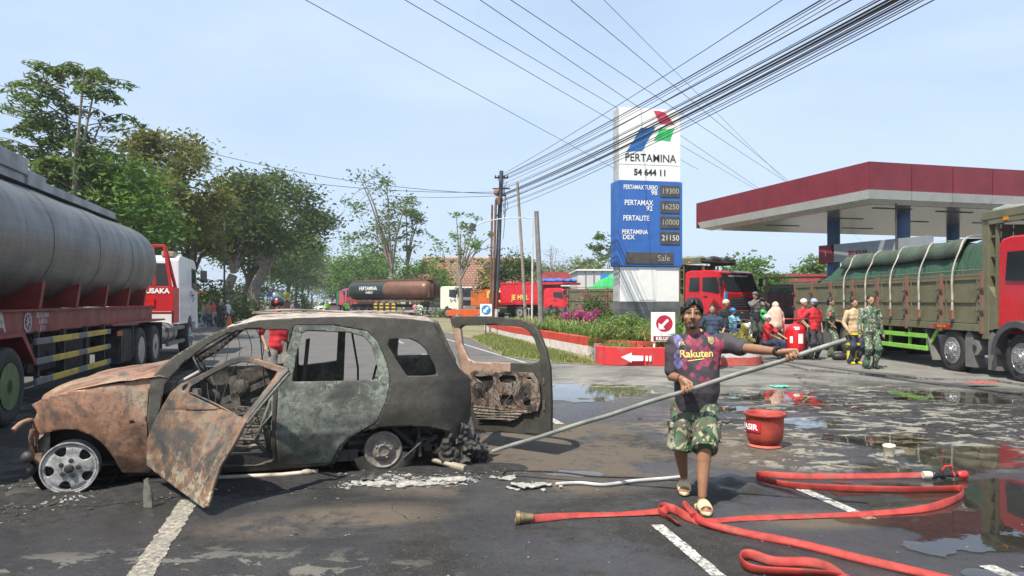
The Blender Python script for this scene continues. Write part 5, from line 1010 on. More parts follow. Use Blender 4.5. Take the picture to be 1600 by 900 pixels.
# --- canopy
cp = thing('station_canopy', 'wide filling station canopy with deep wine red fascia and white lower edge on blue columns', 'canopy', (14, 27, 0))
C0, C1 = V(11.06, 22.0, 0), V(8.17, 31.5, 0); RD = V(.968, .250, 0).normalized(); C2 = C0+RD*32; LD = (C1-C0).normalized(); C3 = C1+RD*32; LD2 = LD
IN = .34
def edge(a, b, z0, z1, i0, i1, name, m, n, th=.06, nrm=None):
    d = (b-a).normalized(); nn = V(d.y, -d.x, 0) if nrm is None else nrm; L = (b-a).length
    for k in range(n):
        p, q = a+d*(L*k/n+.004), a+d*(L*(k+1)/n-.004); mb = MB(); V0 = [p-nn*i0+V(0, 0, z0), q-nn*i0+V(0, 0, z0), q-nn*i1+V(0, 0, z1), p-nn*i1+V(0, 0, z1)]; V1 = [v-nn*th for v in V0]
        mb.add(V0+V1, [(0, 1, 2, 3), (7, 6, 5, 4), (0, 4, 5, 1), (1, 5, 6, 2), (2, 6, 7, 3), (3, 7, 4, 0)]); mb.build(name, m, cp, world=True)
NL = V(-LD.y, LD.x, 0); NL = -NL if NL.x > 0 else NL; NF = V(RD.y, -RD.x, 0)
# mitred corner: inset lower edges share their corner point
def mitre(i): return C0-NL*i-NF*i
def ring(z0, z1, i0, i1, name, m, n1, n2):
    for A, B, nn, n_, sgn in ((C0, C1, NL, n1, 0), (C0, C2, NF, n2, 1)):
        d = (B-A).normalized(); lo, hi = mitre(i0), mitre(i1); L = (B-A).length
        ends = (B-(NL if sgn == 0 else NF)*i0-(d*i0 if sgn == 0 else V(0, 0, 0)), B-(NL if sgn == 0 else NF)*i1-(d*i1 if sgn == 0 else V(0, 0, 0)))
        for k in range(n_):
            a0, a1 = k/n_+.0006, (k+1)/n_-.0006; mb = MB(); Q = [lo.lerp(ends[0], a0)+V(0, 0, z0), lo.lerp(ends[0], a1)+V(0, 0, z0), hi.lerp(ends[1], a1)+V(0, 0, z1), hi.lerp(ends[1], a0)+V(0, 0, z1)]; Q2 = [v-nn*.08 for v in Q]
            mb.add(Q+Q2, [(0, 1, 2, 3), (7, 6, 5, 4), (0, 4, 5, 1), (1, 5, 6, 2), (2, 6, 7, 3), (3, 7, 4, 0)]); mb.build(name, m, cp, world=True)
M_EDGE = mat('cream_edge_panel', (.66, .65, .60), .3, .1, .08, 2, dirt=.4, dirtc=(.30, .27, .22))
ring(5.12, 5.97, .06, 0., 'fascia_panel', M_REDP, 7, 20); ring(4.84, 5.11, .13, .04, 'edge_panel', M_EDGE, 7, 20); ring(4.74, 4.835, .45, .17, 'edge_lip', M_EDGE, 7, 20)
back = C1+LD*0
mb = MB(); P = [mitre(.7), C2-NF*.7, C3, C1-NL*.7-LD*.5]; mb.add([p+V(0, 0, 4.75) for p in P]+[p+V(0, 0, 5.75) for p in P], [(0, 1, 2, 3), (7, 6, 5, 4)])
t = NT('slatted_soffit'); p = t.co('World'); rp = t.N('SeparateXYZ', {0: t.map(p, rot=(0, 0, -atan2(RD.y, RD.x)))}).outputs[1]; f = t.m('FRACT', t.m('MULTIPLY', rp, 5.)); gr = t.m('LESS_THAN', f, .07); c = t.mix(gr, (.24, .215, .19), (.08, .07, .06)); c = t.mix(t.mr(t.noise(p, .6, 4), .4, .7, 0, .4), c, (.17, .15, .13)); t.fin(c, .22); t.bump(t.m('SUBTRACT', 1., gr), .3, .01)
mb.build('soffit', t.mat, cp, world=True)
mb = MB(); mb.quad(C1+V(0, 0, 5.97), C1+V(0, 0, 4.86), C3+V(0, 0, 4.86), C3+V(0, 0, 5.97)); mb.build('rear_fascia', M_REDP, cp, world=True)
M_COL = mat('blue_column', (.035, .085, .22), .4, 0, .15, 2)
for (px, Y) in ((1302.5, 27.7), (1410.5, 24.6)):
    c = PT(px, 400, Y); mb = MB(); mb.cyl((c.x, c.y, .05), (c.x, c.y, 4.76), .235, n=20); mb.build('column', M_COL, cp, 60, world=True)
for (x, y) in ((19, 25.6), (24.5, 27.2), (18, 29), (23.5, 30.6)): mb = MB(); mb.cyl((x, y, .05), (x, y, 4.76), .235, n=20); mb.build('column', M_COL, cp, 60, world=True)
for u_, v_ in ((2.2, 1.4), (5.0, 1.6), (8, 1.5), (2.8, 4.2), (6, 4.4), (9.5, 4.2), (13, 1.6), (2.2, 7), (6, 7.2)):
    q = C0+RD*u_+LD*v_+V(0, 0, 4.742); mb = MB(); mb.box(q, (1.5, .14, .02), Matrix.Rotation(atan2(RD.y, RD.x), 3, 'Z')); mb.build('light_slot', mat('dark_slot', (.04, .036, .03), .5), cp, world=True)
mb = MB(); q = PT(1506, 345, 19.3); mb.cyl((q.x, q.y+3.4, 2.9), (q.x, q.y+3.4, 4.76), .03, n=8); mb.build('hanging_rod', mat('dark_rod', (.05, .05, .05), .5), cp, world=True)
# pump header board
bo = thing('fuel_header_board', 'long silver header board with wine red end above the green tarpaulin lettered BIO SOLAR', 'board', (11.9, 24, 0))
A_, B_ = V(11.22, 26.0, 0), V(12.82, 21.95, 0); BD = (B_-A_).normalized(); BN = V(BD.y, -BD.x, 0); BN = -BN if BN.x > 0 else BN
def bslab(k0, k1, k2, z0, z1, m, name, th=.3):
    mb = MB(); P = [A_+BD*k0+V(0, 0, z0), A_+BD*k1+V(0, 0, z0), A_+BD*k2+V(0, 0, z1), A_+BD*k0+V(0, 0, z1)]; Q = [p-BN*th for p in P]; mb.add(P+Q, [(0, 1, 2, 3), (7, 6, 5, 4), (0, 4, 5, 1), (1, 5, 6, 2), (2, 6, 7, 3), (3, 7, 4, 0)]); mb.build(name, m, bo, world=True, bevel=.01)
LB = (B_-A_).length; bslab(.70, LB, LB, 3.02, 3.66, mat('silver_panel', (.30, .31, .33), .35, .3, .1), 'board'); bslab(0, .72, .55, 3.0, 3.66, M_REDP, 'red_end')
text_on('BIO SOLAR', .20, A_+BD*1.75+V(0, 0, 3.30)+BN*.01, BD, (0, 0, 1), 'lettering', mat('dark_red_letters', (.16, .015, .03), .4), bo, .008, 0, world=True, xs=.8); text_on('1', .22, A_+BD*.33+V(0, 0, 3.33)+BN*.01, BD, (0, 0, 1), 'lettering', M_TXTW, bo, .0, 0, world=True)
mb = MB(); mb.cyl(A_+BD*.35-BN*.2, A_+BD*.35-BN*.2+V(0, 0, 3.0), .10, n=12); mb.build('support', M_COL, bo, 60, world=True); mb = MB(); mb.cyl(B_-BD*.6-BN*.2, B_-BD*.6-BN*.2+V(0, 0, 3.02), .10, n=12); mb.build('support', M_COL, bo, 60, world=True)
# --- sand bucket
bc = G(1195, 697); bk = thing('sand_bucket', 'squat red sand bucket made of rubber with white PASIR lettering on the wet paving', 'bucket', bc)
M_BUC = mat('red_rubber_paint', (.36, .045, .028), .6, 0, .35, 6, bump=.4, bs=40, dirt=.85, dirtc=(.03, .028, .026))
mb = MB(); mb.lathe([(.10, .035), (.15, .04), (.182, .065), (.197, .11), (.203, .18), (.203, .26), (.205, .33), (.212, .345), (.228, .352), (.236, .366), (.230, .382), (.214, .384), (.196, .365), (.188, .25), (.178, .12), (.10, .10), (.0001, .10)], (0, 0, 0), n=48)
mb.v = [(x*(1+.02*noise.noise(Vector((x*6, y*6, z*4)))), y*(1+.03*noise.noise(Vector((x*5, y*7, 2)))), z+.006*noise.noise(Vector((x*9, y*9, 5)))) for x, y, z in mb.v]; mb.build('tub', M_BUC, bk, 60)
mb = MB(); mb.lathe([(.11, .0), (.175, .0), (.19, .010), (.178, .025), (.14, .036), (.11, .04)], (0, 0, 0), n=40); mb.build('foot_ring', mat('red_foot', (.42, .09, .06), .7, 0, .3, 8), bk, 60)
mb = MB(); mb.lathe([(.0001, .30), (.12, .305), (.19, .29)], (0, 0, 0), n=24); mb.v = [(x, y, z+.015*noise.noise(Vector((x*14, y*14, 0)))) for x, y, z in mb.v]; mb.build('sand', mat('damp_sand', (.20, .17, .13), .95, 0, .3, 30, bump=.5), bk, 60)
def wrap(mb_, r, a0, z0, out): return [(r_ * cos(a0+x/r), r_*sin(a0+x/r), z0+y) for x, y, z in mb_.v for r_ in [(.203)+out*1.6]]
a0 = -pi/2-1.25; mb = MB(); mb.add([(x, y, 0) for x in np.linspace(-.14, .14, 15) for y in np.linspace(-.052, .052, 4)], [(i*4+j, (i+1)*4+j, (i+1)*4+j+1, i*4+j+1) for i in range(14) for j in range(3)]); mb.v = wrap(mb, .2, a0, .235, .007); mb.build('label_field', mat('sign_red2', (.45, .012, .02), .5), bk)
tx = dense(text_mb('PASIR', .088, .003, spacing=1.0)); tx.v = wrap(tx, .2, a0, .235, .011); tx.build('lettering', M_TXTW, bk)
# --- small things on the ground
c = G(1390, 712); mb = MB(); mb.lathe([(.035, 0), (.038, .0), (.048, .085), (.052, .088), (.050, .092), (.044, .088), (.034, .008), (.0001, .008)], (0, 0, 0), n=20); cu = mb.build('plastic_cup', mat('cream_plastic', (.74, .68, .48), .4), smooth=50); cu.location = c; cu.rotation_euler = (.08, -.1, 0); tag(cu, 'small cream plastic cup standing at the edge of the puddle', 'cup'); cu.scale = (1.25, 1.25, 1.25)
def litter(px, py, sx, sy, col, label, rz=0., cat='litter', name='litter_sheet'):
    c = G(px, py, .06 if py < 600 else 0); mb = MB(); n = 8; q = [(sx*(i/n-.5), sy*(j/n-.5)*(1-.5*(i/n)), .02+.02*noise.noise(Vector((i*.6+px, j*.7, 1)))) for i in range(n+1) for j in range(n+1)]; mb.add(q, [(i*(n+1)+j, (i+1)*(n+1)+j, (i+1)*(n+1)+j+1, i*(n+1)+j+1) for i in range(n) for j in range(n)])
    o = mb.build(name, mat('litter_%d' % int(col[0]*99+col[1]*9), col, .6), smooth=60); o.location = c; o.rotation_euler = (0, 0, rz); solid(o, .004); return tag(o, label, cat)
litter(1535, 599, .62, .28, (.55, .08, .08), 'crumpled red plastic sheet with yellow strip lying under the truck', .1); litter(1220, 605, .35, .3, (.10, .55, .35), 'scrap of turquoise plastic on the pale wet ground', .2); litter(1132, 660, .16, .22, (.06, .06, .06), 'black rag lying on the road just behind the walking man', .6, 'rag', 'rag')
litter(1000, 655, .07, .09, (.05, .045, .04), 'small black char flake on brown dusty asphalt', .2); litter(1335, 638, .09, .07, (.5, .25, .18), 'tiny pinkish scrap on the paving blocks', .2)
# --- fire hose
M_HOSE = mat('red_hose', (.37, .036, .026), .6, 0, .35, 9, bump=.45, bs=170, dirt=.7, dirtc=(.16, .10, .075)); M_BRASS = mat('dull_brass', (.30, .22, .12), .4, .7, .3)
ho = thing('fire_hose', 'long red fire hose snaking across the asphalt from its near coupling to the nozzle', 'hose', G(1200, 800))
def hose(px, name='hose_run', a=.029, b=.0065, tw=None, n=9, parent=ho):
    pts = [G(x, y, z) for x, y, z in px]; P = crom(pts, n); tws = crom([(t_, 0, 0) for t_ in (tw or [pi/2*.8]*len(px))], n); mb = MB(); mb.tube(P, [a*(1+.10*noise.noise(p*5)) for p in P], 14, b=[b*(1+.5*noise.noise(p*4+V(3, 0, 0))) for p in P], tw=[t_.x+.25*noise.noise(p*3) for t_, p in zip(tws, P)]); return mb.build(name, M_HOSE, parent, 60, world=True)
E = .036
hose([(828, 811, .036), (860, 808, .03), (900, 805, .02), (970, 803, .016), (1030, 799, .03), (1050, 794, .04), (1075, 808, .03), (1105, 814, .02), (1160, 810, .016), (1250, 807, .016), (1350, 803, .018), (1440, 795, .03), (1485, 783, E), (1504, 772, E), (1500, 764, E), (1470, 764, E), (1400, 765, E), (1300, 762, E), (1230, 757, E), (1190, 748, E), (1183, 742, E), (1198, 741, E), (1240, 744, E), (1320, 744, .03), (1400, 743, .03), (1450, 742, .04)],
     tw=[1.3, .9, .5, .3, .6, 1.2, .9, .4, .3, .3, .4, .7, 1.3, 1.5, 1.5, 1.4, 1.4, 1.4, 1.4, 1.5, 1.5, 1.4, 1.2, .9, .7, 1.0])
hose([(1062, 818, .025), (1040, 806, .03), (1029, 797, .04), (1036, 791, .05), (1055, 797, .035), (1085, 812, .02), (1110, 822, .018)], a=.029, b=.0065, tw=[.5, 1.2, 1.5, 1.4, 1., .6, .4])
hose([(1085, 806, .05), (1074, 796, .055), (1070, 788, .05), (1078, 797, .04), (1100, 816, .034), (1160, 832, .030), (1250, 850, .030), (1340, 872, .030), (1430, 893, .030), (1520, 915, .030)], a=.030, b=.018, tw=[.4, 1., 1.4, 1.2, .9, .7, .7, .7, .7, .7])
h2 = thing('fire_hose', 'folded end of red fire hose lying nearest the camera at the bottom edge', 'hose', G(1240, 890))
hose([(1330, 905, .03), (1300, 897, .03), (1230, 893, .03), (1185, 890, .036), (1163, 882, .04), (1158, 870, .04), (1172, 866, .04), (1210, 877, .03), (1262, 878, .03), (1290, 884, .03), (1310, 897, .03), (1325, 915, .03)], a=.030, b=.011, tw=[1., 1., 1.1, 1.3, 1.5, 1.5, 1.4, 1.1, .9, .8, .8, .8], parent=h2)
q = G(812, 809, .045); d = V(-1, -.08, 0).normalized(); mb = MB(); mb.lathe([(.028, -.10), (.032, -.06), (.036, -.03), (.040, -.025), (.040, -.005), (.052, 0), (.052, .028), (.044, .034), (.036, .030), (.034, .0), (.02, -.01), (.0001, -.01)], q, d, 24); mb.build('coupling', M_BRASS, ho, 50, world=True)
q = G(1452, 742, .05); d = V(1, .02, 0); mb = MB(); mb.lathe([(.030, -.06), (.034, -.05), (.034, .0), (.03, .02)], q, d, 18); mb.build('collar', mat('cream_binding', (.55, .50, .40), .7), ho, 50, world=True)
nzl = thing('hose_nozzle', 'black and red hose nozzle at the end of the hose by the puddle', 'nozzle', q)
mb = MB(); mb.lathe([(.026, .02), (.038, .03), (.038, .06), (.028, .07), (.028, .11), (.040, .115), (.040, .135), (.024, .14), (.021, .2), (.020, .28)], q, d, 20); mb.build('barrel', mat('black_rubber', (.015, .015, .016)), nzl, 50, world=True)
mb = MB(); mb.lathe([(.022, .26), (.030, .27), (.036, .29), (.038, .34), (.034, .345), (.022, .32), (.0001, .31)], q, d, 20); mb.tube([q+d*.12+V(0, 0, .04), q+d*.14+V(0, -.02, .085), q+d*.19+V(0, -.02, .09), q+d*.21+V(0, 0, .04)], .009, 8); mb.build('tip', mat('nozzle_red', (.50, .03, .03), .35), nzl, 50, world=True)
for x in (.22, .27): mb = MB(); mb.lathe([(.026, x-.008), (.027, x+.008)], q, d, 16); mb.build('ring', mat('nozzle_red', (.5, .03, .03)), nzl, world=True)
# --- poles and wires
def polemat(n, c): return mat(n, c, .75, 0, .35, 3, bump=.3, bs=30, dirt=.4)
M_PW, M_PS, M_PR, M_PC = polemat('weathered_timber', (.30, .25, .20)), polemat('dark_steel_pole', (.075, .08, .09)), polemat('rusty_pole', (.16, .085, .06)), polemat('grey_concrete_pole', (.24, .22, .20))
def pole(top, base, Y, r0, r1, m, label, name='utility_pole', bands=False, head=False):
    a, b = PT(*base, Y), PT(*top, Y); a.z = -.01; p = thing(name, label, 'pole', a); mb = MB(); mb.tube([a, a.lerp(b, .5)+V(.01, 0, 0), b], [r0, (r0+r1)/2, r1], 12); mb.build('shaft', m, p, 60, world=True)
    if bands:
        for z0, z1, c in ((.55, 1.25, (.70, .70, .68)), (1.25, 2.1, (.25, .03, .04))): mb = MB(); mb.cyl(a.lerp(b, (z0)/b.z), a.lerp(b, z1/b.z), r0*1.06, r0*1.04, 14); mb.build('painted_band', mat('band_%d' % int(c[0]*99), c, .7, 0, .3), p, 60, world=True)
    if head:
        for z_, L in ((.35, .7), (.9, .9), (1.25, .5)): mb = MB(); mb.bar(b+V(-L/2, 0, -z_), b+V(L/2, 0, -z_), .07, .07); mb.build('cross_arm', m, p, world=True)
        for k in range(5): mb = MB(); mb.lathe([(.02, 0), (.05, .02), (.03, .05), (.05, .07), (.02, .1)], b+V(-.3+.15*k, -.05, -.33), n=8); mb.build('insulator', mat('brown_insulator', (.12, .05, .03), .3), p, 60, world=True)
        mb = MB(); mb.box(b+V(-.18, -.1, -1.55), (.24, .2, .34)); mb.ell(b+V(-.25, -.05, -1.1), (.16, .1, .16), 10); mb.build('junction_box', polemat('rust_box', (.22, .12, .07)), p, world=True)
        rr = random.Random(5)
        for k in range(7): mb = MB(); mb.tube(crom([b+V(rr.uniform(-.2, .3), -.1, -rr.uniform(.2, .6)), b+V(rr.uniform(-.35, .35), -.15, -rr.uniform(1, 2)), b+V(rr.uniform(-.25, .2), -.1, -rr.uniform(2, 3.6))], 6), .014, 5); mb.build('service_cable', mat('black_cable', (.02, .02, .02)), p, world=True)
    return p
PY = 36.
pole((783.5, 267), (773, 522), PY, .13, .10, M_PS, 'tall dark steel utility pole carrying the thick bundle of wires', bands=True, head=True)
pole((775, 312), (768, 521), PY-.2, .075, .06, M_PR, 'rusty brown thin pole strapped beside the dark wire pole')
pole((769, 320), (765.5, 521), PY+.5, .06, .05, M_PR, 'thinnest rusty post leftmost of the three beside the wires')
pole((808.5, 285), (823, 500), 33., .085, .06, M_PW, 'leaning pale timber pole just right of the main wire pole', head=False)
pole((838, 330), (847, 508), 27., .11, .085, M_PC, 'thick bare grey concrete post leaning in the flower bed without wires', 'post')
lp = pole((832, 341), (831, 495), 31., .045, .035, mat('white_pipe', (.6, .6, .57), .6), 'slim white lamp post with long curved arm reaching left to a floodlight', 'lamp_post')
mb = MB(); q0 = PT(832, 342, 31); mb.tube(crom([q0, PT(822, 340, 31), PT(790, 341, 31), PT(760, 346, 31), PT(744, 352, 31)], 6), .022, 8); mb.build('arm', mat('white_pipe', (.6, .6, .57)), lp, 60, world=True)
mb = MB(); q = PT(739, 354, 31); mb.box(q, (.24, .20, .26), Matrix.Rotation(.4, 3, 'Y')); mb.box(q+V(-.02, 0, -.16), (.34, .24, .05)); mb.build('floodlight', mat('dark_housing', (.05, .05, .05), .5), lp, world=True, bevel=.01)
# keep-left sign
kl = thing('keep_left_sign', 'small white road sign with blue disc beside the dark pole foot', 'road sign', PT(759, 510, 33)); mb = MB(); a, b = PT(750, 494, 33), PT(768.5, 475, 33); mb.bx(a.x, b.x, 33, 33.02, a.z, b.z); mb.build('plate', M_WHT, kl, world=True)
mb = MB(); c = PT(759.5, 484, 32.99); mb.lathe([(.0001, .006), (.215, .006), (.215, 0)], c, (0, -1, 0), 24); mb.build('disc', mat('road_blue', (.03, .25, .60), .4), kl, world=True); mb = MB(); mb.add([(c.x+x, 32.975, c.z+y) for x, y in ((-.12, -.13), (.04, -.12), (-.01, -.06), (.11, .05), (.11, .13), (.03, .13), (-.07, .0), (-.12, .05))], [tuple(range(8))]); mb.build('arrow', M_TXTW, kl, world=True)
mb = MB(); mb.cyl(PT(759, 494, 33.05), (PT(759, 494, 33).x, 33.05, 0), .03, n=8); mb.build('post', M_PS, kl, 60, world=True)
M_WIRE = mat('black_cable', (.02, .02, .02))
ORD = 'first second third fourth fifth sixth seventh eighth ninth tenth eleventh twelfth thirteenth fourteenth fifteenth sixteenth seventeenth'.split()
WN = [0]
def wire(a, b, sag, r, label, n=26, grp='overhead wires running from the pole bundle'):
    a, b = Vector(a), Vector(b); mb = MB(); mb.tube([a.lerp(b, t_)-V(0, 0, 4*sag*t_*(1-t_)) for t_ in [i/n for i in range(n+1)]], r, 5); o = mb.build('overhead_wire', M_WIRE, smooth=60); tag(o, label, 'wire'); o['group'] = grp; return o
top = PT(783.5, 267, PY); d_ = V(.262, -1, 0); r2 = random.Random(8)
LBW = 'black cable of the thick bundle sweeping overhead from the dark pole to top right'
# (x on the top edge of the picture, height on the far pole, thickness)
for xe, zt, rad, sg in ((1222, 8.05, .011, .35), (1283, 7.95, .018, .45), (1290, 7.9, .011, .5), (1300, 7.8, .009, .5), (1312, 7.55, .009, .55), (1330, 7.75, .016, .5), (1368, 7.4, .010, .55), (1375, 7.3, .016, .5), (1388, 7.05, .024, .45), (1398, 7.0, .028, .5), (1405, 6.95, .014, .55), (1412, 6.8, .012, .6), (1420, 6.7, .022, .5), (1428, 6.75, .012, .6), (1436, 6.5, .012, .6), (1443, 6.45, .010, .65), (1459, 6.2, .012, .5)):
    s = PT(783.5, 267, PY); s = V(s.x+.03, PY, zt); a = (xe-CX)/FPX; Yq = (s.x+.262*PY)/(a+.262); q = V(a*Yq, Yq, HC+470/FPX*Yq)    # where the wire leaves the frame
    e = s.lerp(q, 1.0); tt = (PY-Yq)/(PY+5); ze = (q.z-(s.z*(1-tt))+4*sg*tt*(1-tt))/tt; e = V(s.x+.262*(PY+5), -5, ze); WN[0] += 1; wire(s, e, sg, rad*.85, '%s %s cable from the left where the bundle leaves the top edge' % (ORD[WN[0]-1], 'thick black' if rad > .013 else 'thin black'), 40)
pole2 = thing('utility_pole', 'utility pole behind the viewer', 'pole', (10.2, -5.1, 0)) if False else None
# power lines crossing high above, running away to the right
for k, (p0, p1) in enumerate((((480, 0), (886, 222)), ((635, 0), (962, 190)), ((680, 0), (1190, 300)), ((752, 0), (1240, 330)), ((800, 0), (1140, 225)), ((893, 0), (1290, 330)), ((945, 0), (1225, 280)))):
    z = 10.2+.25*(k % 3); A1, B1 = G(*p0, z), G(*p1, z); a = A1+(A1-B1)*.25; b = A1+(B1-A1)*1.9; b.z = z; o = wire(a, b, .05, .012 if k != 6 else .008, '%s thin power line from the left along the top edge, falling to the right' % ORD[k], 30, 'high power lines crossing the sky')
for k, (pa, pb, Yb) in enumerate((((0, 175), (775, 300), 52), ((0, 133), (775, 303), 50), ((560, 300), (775, 306), 60))):
    A1 = PT(*pa, 34 if k < 2 else 85); B1 = PT(*pb, PY); o = wire(A1, B1, 1.1 if k < 2 else .3, .014, ['lower slack wire crossing the road from the left trees to the pole', 'upper slack wire crossing the road above the left trees', 'short wire reaching left from the pole behind the forked tree'][k], 30, 'wires crossing the road'); del o['group']
# --- buildings beyond
M_TILE = NT('clay_tile_roof'); p = M_TILE.co('Object'); bk_ = M_TILE.N('TexBrick', {'Vector': M_TILE.map(p, rot=(0, 0, 0)), 'Color1': (.22, .10, .06), 'Color2': (.30, .15, .095), 'Mortar': (.07, .035, .025), 'Scale': 1., 'Brick Width': .5, 'Row Height': .42, 'Mortar Size': .05}); n = M_TILE.noise(p, .8, 6, .7); M_TILE.fin(M_TILE.mix(M_TILE.mr(n, .4, .7, 0, .5), bk_.outputs[0], (.13, .075, .055)), .85); M_TILE.bump(bk_.outputs[1], .5, .05); M_TILE = M_TILE.mat
def plane_part(P, name, m, par, th=.12): mb = MB(); mb.add(P, [tuple(range(len(P)))]); o = mb.build(name, m, par, world=True); solid(o, th); return o
Yh = 92.; M_WALL = mat('pale_wall', (.50, .49, .46), .9, 0, .15, 1, dirt=.3); hs_ = thing('tiled_house', 'house with broad red-brown tiled roof behind the leafy bush', 'house', (-4, Yh, 0))
a, b, c, d = PT(634, 455, Yh), PT(846, 455, Yh), PT(822, 403, Yh+6), PT(662, 402, Yh+6); plane_part([a, b, c, d], 'roof', M_TILE, hs_)
mb = MB(); mb.bx(a.x+.6, b.x-.6, Yh+.6, Yh+8, 0, a.z); mb.build('wall', M_WALL, hs_, world=True); mb = MB(); mb.bar(d, c, .3, .25); mb.build('ridge', mat('white_ridge', (.6, .58, .54), .8), hs_, world=True); mb = MB(); mb.bx(a.x, b.x, Yh-.1, Yh, a.z-.45, a.z-.05); mb.build('eaves_board', mat('white_ridge', (.6, .58, .54)), hs_, world=True)
for px in (728, 737, 748, 700, 790): q = PT(px, 470, Yh-.4); mb = MB(); mb.bx(q.x-.2, q.x+.2, Yh-.5, Yh-.1, 0, a.z-.1); mb.build('pillar', mat('pink_pillar', (.30, .17, .15), .8), hs_, world=True)
for px0, px1 in ((655, 675), (708, 722), (800, 815)): q0, q1 = PT(px0, 478, Yh), PT(px1, 458, Yh); mb = MB(); mb.bx(q0.x, q1.x, Yh+.5, Yh+.62, q0.z, q1.z); mb.build('window', mat('window_dark', (.04, .05, .055), .15), hs_, world=True)
sh_ = thing('red_roofed_kiosk', 'low building with red roof band and white eaves behind the red tipper truck', 'building', (6, 75, 0)); Yk = 75.
mb = MB(); q0, q1 = PT(846, 440, Yk), PT(906, 425, Yk); mb.bx(q0.x, q1.x, Yk, Yk+9, q0.z, q1.z); mb.build('roof_band', mat('oxide_red', (.30, .045, .04), .7, 0, .3, 2), sh_, world=True); mb = MB(); mb.bx(q0.x-1.8, q1.x, Yk-.6, Yk+9, q0.z-.5, q0.z-.01); mb.build('eaves', M_WHT, sh_, world=True); mb = MB(); mb.bx(q0.x, q1.x, Yk+.5, Yk+9, 0, q0.z-.51); mb.build('wall', mat('green_grey_wall', (.10, .13, .12), .8), sh_, world=True)
wb_ = thing('white_annexe', 'pale boxy building with small blue window behind the green tarpaulin', 'building', (7, 62, 0)); mb = MB(); q0, q1 = PT(903, 480, 62), PT(1000, 423, 62); mb.bx(q0.x, q1.x, 62, 70, 0, q1.z); mb.build('wall', mat('pale_wall2', (.52, .53, .52), .8, 0, .12, 1), wb_, world=True); mb = MB(); mb.bx(q0.x-.15, q1.x+.1, 61.8, 70.1, q1.z, q1.z+.12); mb.build('roof_edge', M_WHT, wb_, world=True)
mb = MB(); q0, q1 = PT(938, 436, 62), PT(953, 428, 62); mb.bx(q0.x, q1.x, 61.9, 62.02, q0.z, q1.z); mb.build('window', mat('road_blue', (.03, .25, .6)), wb_, world=True)
for k in range(3): q = PT(915+k*13, 450, 61.9); mb = MB(); mb.bx(q.x-.04, q.x+.04, 61.92, 62.0, 0, q1.z+.6); mb.build('batten', M_PC, wb_, world=True)
rb = thing('red_banded_building', 'distant low building with red roof band between the two big trucks', 'building', (18, 52, 0)); q0, q1 = PT(1190, 441, 52), PT(1300, 428, 52); mb = MB(); mb.bx(q0.x, q1.x, 52, 58, q0.z, q1.z); mb.build('roof_band', mat('oxide_red', (.3, .045, .04)), rb, world=True); mb = MB(); mb.bx(q0.x, q1.x, 52.2, 58, 0, q0.z); mb.build('wall', mat('pale_wall2', (.52, .53, .52)), rb, world=True)
lb = thing('roadside_house', 'small white-walled roadside building glimpsed behind the left crowd under trees', 'building', (-22, 60, 0)); mb = MB(); q0, q1 = PT(240, 500, 62), PT(322, 459, 62); mb.bx(q0.x, q1.x, 62, 70, 0, q1.z); mb.build('wall', M_WALL, lb, world=True); mb = MB(); mb.bx(q0.x-.5, q1.x+.6, 61.3, 70, q1.z, q1.z+.25); mb.build('roof', mat('oxide_red', (.3, .045, .04)), lb, world=True)
for px in (290, 312): q = PT(px, 478, 61.9); mb = MB(); mb.bx(q.x-.45, q.x+.45, 61.9, 62.05, .9, 2.0); mb.build('window', mat('window_dark', (.04, .05, .055)), lb, world=True)
# ================================================================ trucks
M_TYRE = mat('tyre_rubber', (.028, .027, .026), .8, 0, .35, 12, bump=.3, bs=60, dirt=.4, dirtc=(.10, .09, .075)); M_CHAS = mat('dark_chassis', (.030, .030, .032), .7, .2, .4, 6, dirt=.4); M_GL = glass('truck_glass', (.018, .022, .026), .05)
M_SIL = mat('silver_steel', (.36, .37, .38), .32, .6, .25, 8); M_REDT = mat('truck_red', (.50, .012, .022), .28, 0, .12, 2, coat=.5); M_WT = mat('truck_white', (.72, .73, .74), .32, 0, .1, 2, coat=.4, dirt=.2); M_OLV = mat('olive_body', (.135, .130, .075), .6, 0, .2, 3, bump=.1, dirt=.45, dirtc=(.09, .05, .035))
M_AMB = mat('amber_lens', (.60, .22, .02), .2); M_LAMP = mat('lamp_lens', (.65, .66, .66), .12); M_GRIL = mat('grille_plastic', (.03, .031, .033), .5)
_wc = {}
